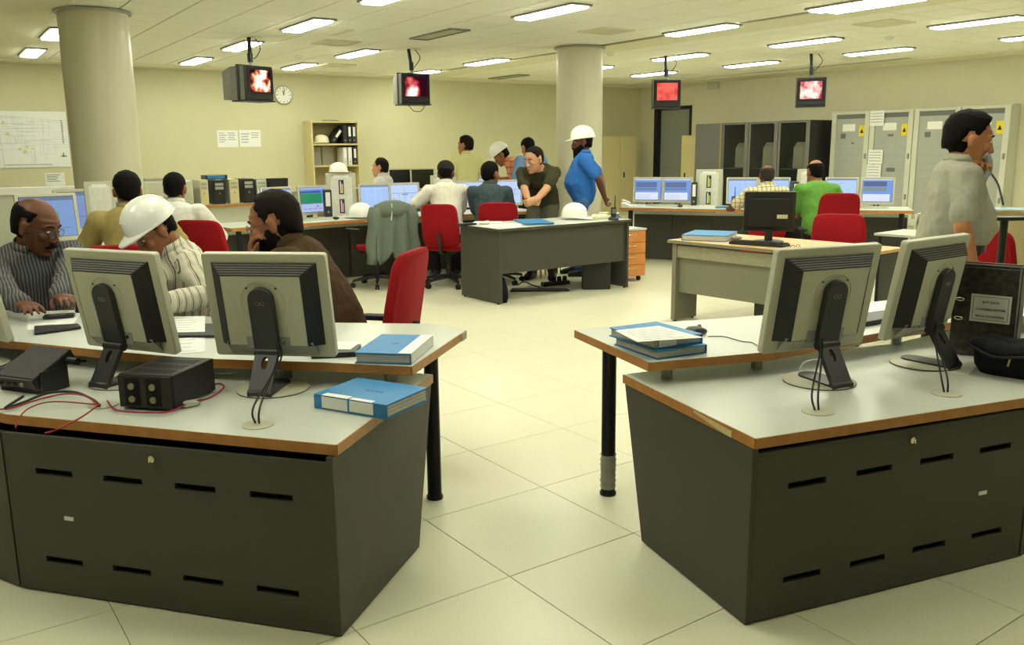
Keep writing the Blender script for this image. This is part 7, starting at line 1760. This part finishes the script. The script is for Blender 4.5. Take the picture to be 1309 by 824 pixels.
# ---------------- on the far consoles
def oncon(F, N, px, off, z): return on_con(F, N, px, off, z)[0], on_con(F, N, px, off, z)[1]
p, a_ = oncon(FLp,FLn,418,0.80,ZT+0.001); p, a_ = on_con(FLp,FLn,419,0.62,ZT+0.001)[:2]; binder('black lever arch binder with a white label left of the sloping instrument tower',p,a_+R(-25),w_=0.09,h=0.31)
p, a_ = on_con(FLp,FLn,545,0.60,ZT+0.001)[:2]; binder('black binder with a white label left of the man in the dark cap',p,a_+R(-30),w_=0.085,h=0.31)
p, a_ = on_con(FRp,FRn,887,0.60,ZT+0.001)[:2]; binder('black binder with a white label left of the white instrument tower',p,a_+R(12),w_=0.07,h=0.30)
p, a_ = on_con(FRp,FRn,1017,0.60,ZT+0.001)[:2]; binder('black binder with a white label between the checked and the green-shirted men',p,a_+R(6),w_=0.075,h=0.31)
p, a_ = on_con(FLp,FLn,460,0.14,ZT+0.001)[:2]; hat_thing('white hard hat lying on the long console, left of the draped jacket',p,R(60),None,1.08,0)
M_ = it1.matrix_basis if False else Matrix.Translation(it1.location) @ Matrix.Rotation(it1.rotation_euler.z,4,'Z')
hp_ = M_ @ Vector((-0.02,0.10,0.581)); hat_thing('white hard hat perched on top of the sloping instrument tower',hp_,R(-75),None,0.80,0)
p, a_ = on_con(FRp,FRn,804,0.25,ZT+0.001)[:2]; telephone('white telephone at the wall end of the right console',p,a_+R(60),m_white,m_white,0.8)
p, a_ = on_con(FRp,FRn,938,0.42,ZT+0.001)[:2]; handset('black two-way radio with a long aerial left of the man in the checked shirt',p,a_)
for F,N,lst in ((FRp,FRn,((846,0.28,'first pale blue keyboard on the right console, before the two blue list screens',m_lam),(938,0.16,'blue keyboard tray left of the man in the checked shirt',m_blue),(1112,0.26,'pale keyboard at the end of the right console',m_lam))),
                (FLp,FLn,((398,0.26,'pale keyboard under the green screen on the long console',m_lam),(505,0.30,'pale keyboard behind the draped jacket on the long console',m_lam),(345,0.22,'white paper pad at the left end of the long console',m_paper)))):
    for px, off, lab, m_ in lst:
        p, a_ = on_con(F,N,px,off,ZT+0.001)[:2]; t = thing('keyboard' if 'key' in lab else 'paper_pad', lab, 'keyboard' if 'key' in lab else 'paper', p, a_)
        mb = MB(); mb.box(-0.22,0.22,0,0.15,0,0.02 if 'key' in lab else 0.008); mb.obj('case' if 'key' in lab else 'sheets', m_, t, smooth=0, bevel=0.002)
        if 'key' in lab:
            mb = MB()
            for i_ in range(12):
                for j_ in range(4): mb.cbox((-0.19+0.034*i_,0.025+0.033*j_,0.0235),(0.027,0.025,0.006))
            tag(mb.obj('keys', m_mgrey, t, smooth=0), kind='stuff')
for px, off, lab in ((870,0.26,'dark mouse before the second blue list screen'),(428,0.2,'dark mouse beside the hard hat on the long console'),(1080,0.25,'pale mouse right of the green-shirted man')):
    F, N = (FLp,FLn) if px == 428 else (FRp,FRn)
    p, a_ = on_con(F,N,px,off,ZT+0.001)[:2]; mb = MB(); mb.ell((0,0,0.017),(0.032,0.055,0.017),14,8); tag(mb.obj('computer_mouse', m_blk if px != 1080 else m_white, smooth=180, loc=p, rotz=a_), lab, 'mouse')
paper('white papers on the console before the man in the dark cap',[tuple((FLp[3]+FLn[3]*0.06+Vector((0.02+u,v+0.10)))) for u,v in ((0,0),(0.3,0.08),(0.24,0.28),(-0.06,0.2))],ZT+0.001,lines=3,h=0.003)
# white jug / flask standing behind the sloping tower and behind the cap
# files standing at the end of the right console
for k in range(5):
    q = Vector((FRp[-1].x+0.30+0.037*k, FRp[-1].y+0.52-0.026*k, 0.30)); mb = MB(); mb.box(-0.012,0.012,-0.15,0.15,0,0.33,None)
    o = mb.obj('paper_file', (m_paper,m_beige,m_pages,m_paper,m_beige_d)[k], smooth=0, loc=(q.x,q.y,0.331), rotz=R(-35)); tag(o, ('foremost','second','third','fourth','last')[k]+' of the pale paper files standing at the end of the right console','file','pale files at the console end')
t = thing('file_stand','low dark stand holding pale files at the end of the right console','stand',(FRp[-1].x+0.40,FRp[-1].y+0.47,0),R(-35))
mb = MB(); mb.box(-0.22,0.22,-0.22,0.22,0.30,0.33); mb.obj('shelf', m_blk, t, smooth=0)
for x in (-0.2,0.2):
    for y in (-0.2,0.2):
        mb = MB(); mb.cyl((x,y,0),(x,y,0.299),0.015,n=8); mb.obj('leg', m_blk, t)
# ---------------- far right table with blue papers, coat and desk microphone
tp = aty(1285,266,5.6); zt2 = 1.5-(268-184)/1114.2*5.6
p = at(1243,266,1.02)
t = thing('side_desk','wooden-edged white desk far back at the right border','desk',(5.42,10.12,0),R(-12))
mb = MB(); mb.box(0,1.6,0,0.7,0.705,0.735); tpo = mb.obj('worktop', m_lam, t, smooth=0)
mb = MB(); mb.box(0,1.6,-0.004,-0.0002,0.702,0.7345); mb.box(-0.004,-0.0002,0,0.7,0.702,0.7345); mb.obj('edge_band', m_edge, tpo, smooth=0)
mb = MB(); mb.box(0.15,1.5,0.5,0.52,0.0,0.704); mb.obj('rear_panel', m_grey_l, t, smooth=0)
for x in (0.35,1.45):
    mb = MB(); mb.cyl((x,0.2,0),(x,0.2,0.704),0.03,n=14); mb.obj('leg', m_legblack, t)
paper('pale blue papers on the far desk at the right border',[(5.62,10.18),(6.2,10.06),(6.28,10.4),(5.7,10.5)],0.736,lines=4,m=mat('paper_blue',(150,190,226),0.8),h=0.01)
chair('red office chair at the right border, its back covered by a beige coat', 3.78, 6.52, -30, back_z=(0.50,1.0), arms=False)
t = thing('coat','beige coat draped over a chair back at the right border','coat',(3.78,6.52,0),R(-30))
mb = MB(); rs = []
for k in range(10):
    z = 0.40+0.068*k; w2 = 0.30-0.006*k; y_ = -0.245-0.18*(z-0.5)*0.5
    rs.append([q_+Vector((0,0.012*math.sin(q_.x*26+k*0.4),0)) for q_ in ring(Vector((0.015*math.sin(k*1.1),y_-0.02,z)),X,Y,w2,0.075+0.004*math.sin(k*2),30,0.8)])
rs.append(ring(Vector((0,-0.355,1.035)),X,Y,0.20,0.05,30,0.8))
mb.loft(rs); mb.obj('cloth', cloth('coat_beige',(176,168,124)), t, smooth=180)
# receiver held at the mouth, its cord and stand
hz = aty(1259,213,4.68)
t = thing('telephone_receiver','grey telephone receiver held at the mouth of the standing man, on a long dark cord','telephone',hz,R(-100)); t.scale = (1.0,1.0,0.78)
mb = MB(); P = [Vector((0.0,-0.012,0.075)),Vector((0,0.012,0.055)),Vector((0,0.02,0)),Vector((0,0.012,-0.055)),Vector((0,-0.012,-0.075))]; mb.tube(catmull(P,5),[0.031,0.029,0.024]+[0.019]*15+[0.024,0.029,0.031],12); mb.obj('handset', mat('receiver_grey',(150,152,150),0.4), t, smooth=180)
Mi = (Matrix.Translation(hz) @ Matrix.Rotation(R(-100),4,'Z')).inverted(); e0 = aty(1262,216,4.70); e1 = aty(1281,276,5.18)
P = [e0, e0.lerp(e1,0.35)+Vector((0.02,0,0.0)), e0.lerp(e1,0.7)+Vector((0.012,0,0)), e1]; path = catmull(P,18)
coil = []
for k, q in enumerate(path): coil.append(q+Vector((0.0022*math.cos(k*1.8),0.0022*math.sin(k*1.8),0)))
mb = MB(); mb.tube([Mi @ q for q in coil],0.0055,6); mb.obj('cord', mat('cord_navy',(40,48,84),0.5), t, smooth=180)
q = aty(1284,281,5.2); t = thing('telephone_stand','slim black stand at the end of the long telephone cord','stand',(q.x,q.y,0),0)
mb = MB(); mb.cyl((0,0,0.02),(0,0,q.z),0.022,n=12); mb.obj('post', m_blk, t)
mb = MB(); mb.box(-0.10,0.12,-0.06,0.06,q.z+0.0005,q.z+0.02); mb.obj('cradle', m_blk, t, smooth=0)
mb = MB(); mb.lathe([(0.13,0.001),(0.13,0.015),(0.03,0.02)],24); mb.obj('base', m_blk, t, smooth=40)

# stool under the man in the olive T-shirt
sp = PEOPLE[11][4]; sz = PEOPLE[11][3]-0.265
t = thing('stool','wooden stool under the seated man in the olive T-shirt','stool',(sp[0],sp[1],0),R(166))
mb = MB(); mb.lathe([(0.15,sz-0.03),(0.165,sz-0.02),(0.165,sz-0.005),(0.15,sz)],28); mb.obj('seat', m_wood, t, smooth=40)
for a_ in (0,90,180,270):
    mb = MB(); mb.cyl((0.10*math.cos(R(a_)),0.10*math.sin(R(a_)),sz-0.031),(0.14*math.cos(R(a_)),0.14*math.sin(R(a_)),0.0),0.014,n=10); mb.obj('leg', m_wood, t)
mb = MB(); mb.tube([(0.127*math.cos(2*PI*k/24),0.127*math.sin(2*PI*k/24),0.26) for k in range(24)],0.008,6,None,closed=True); mb.obj('foot_ring', m_steel, t)
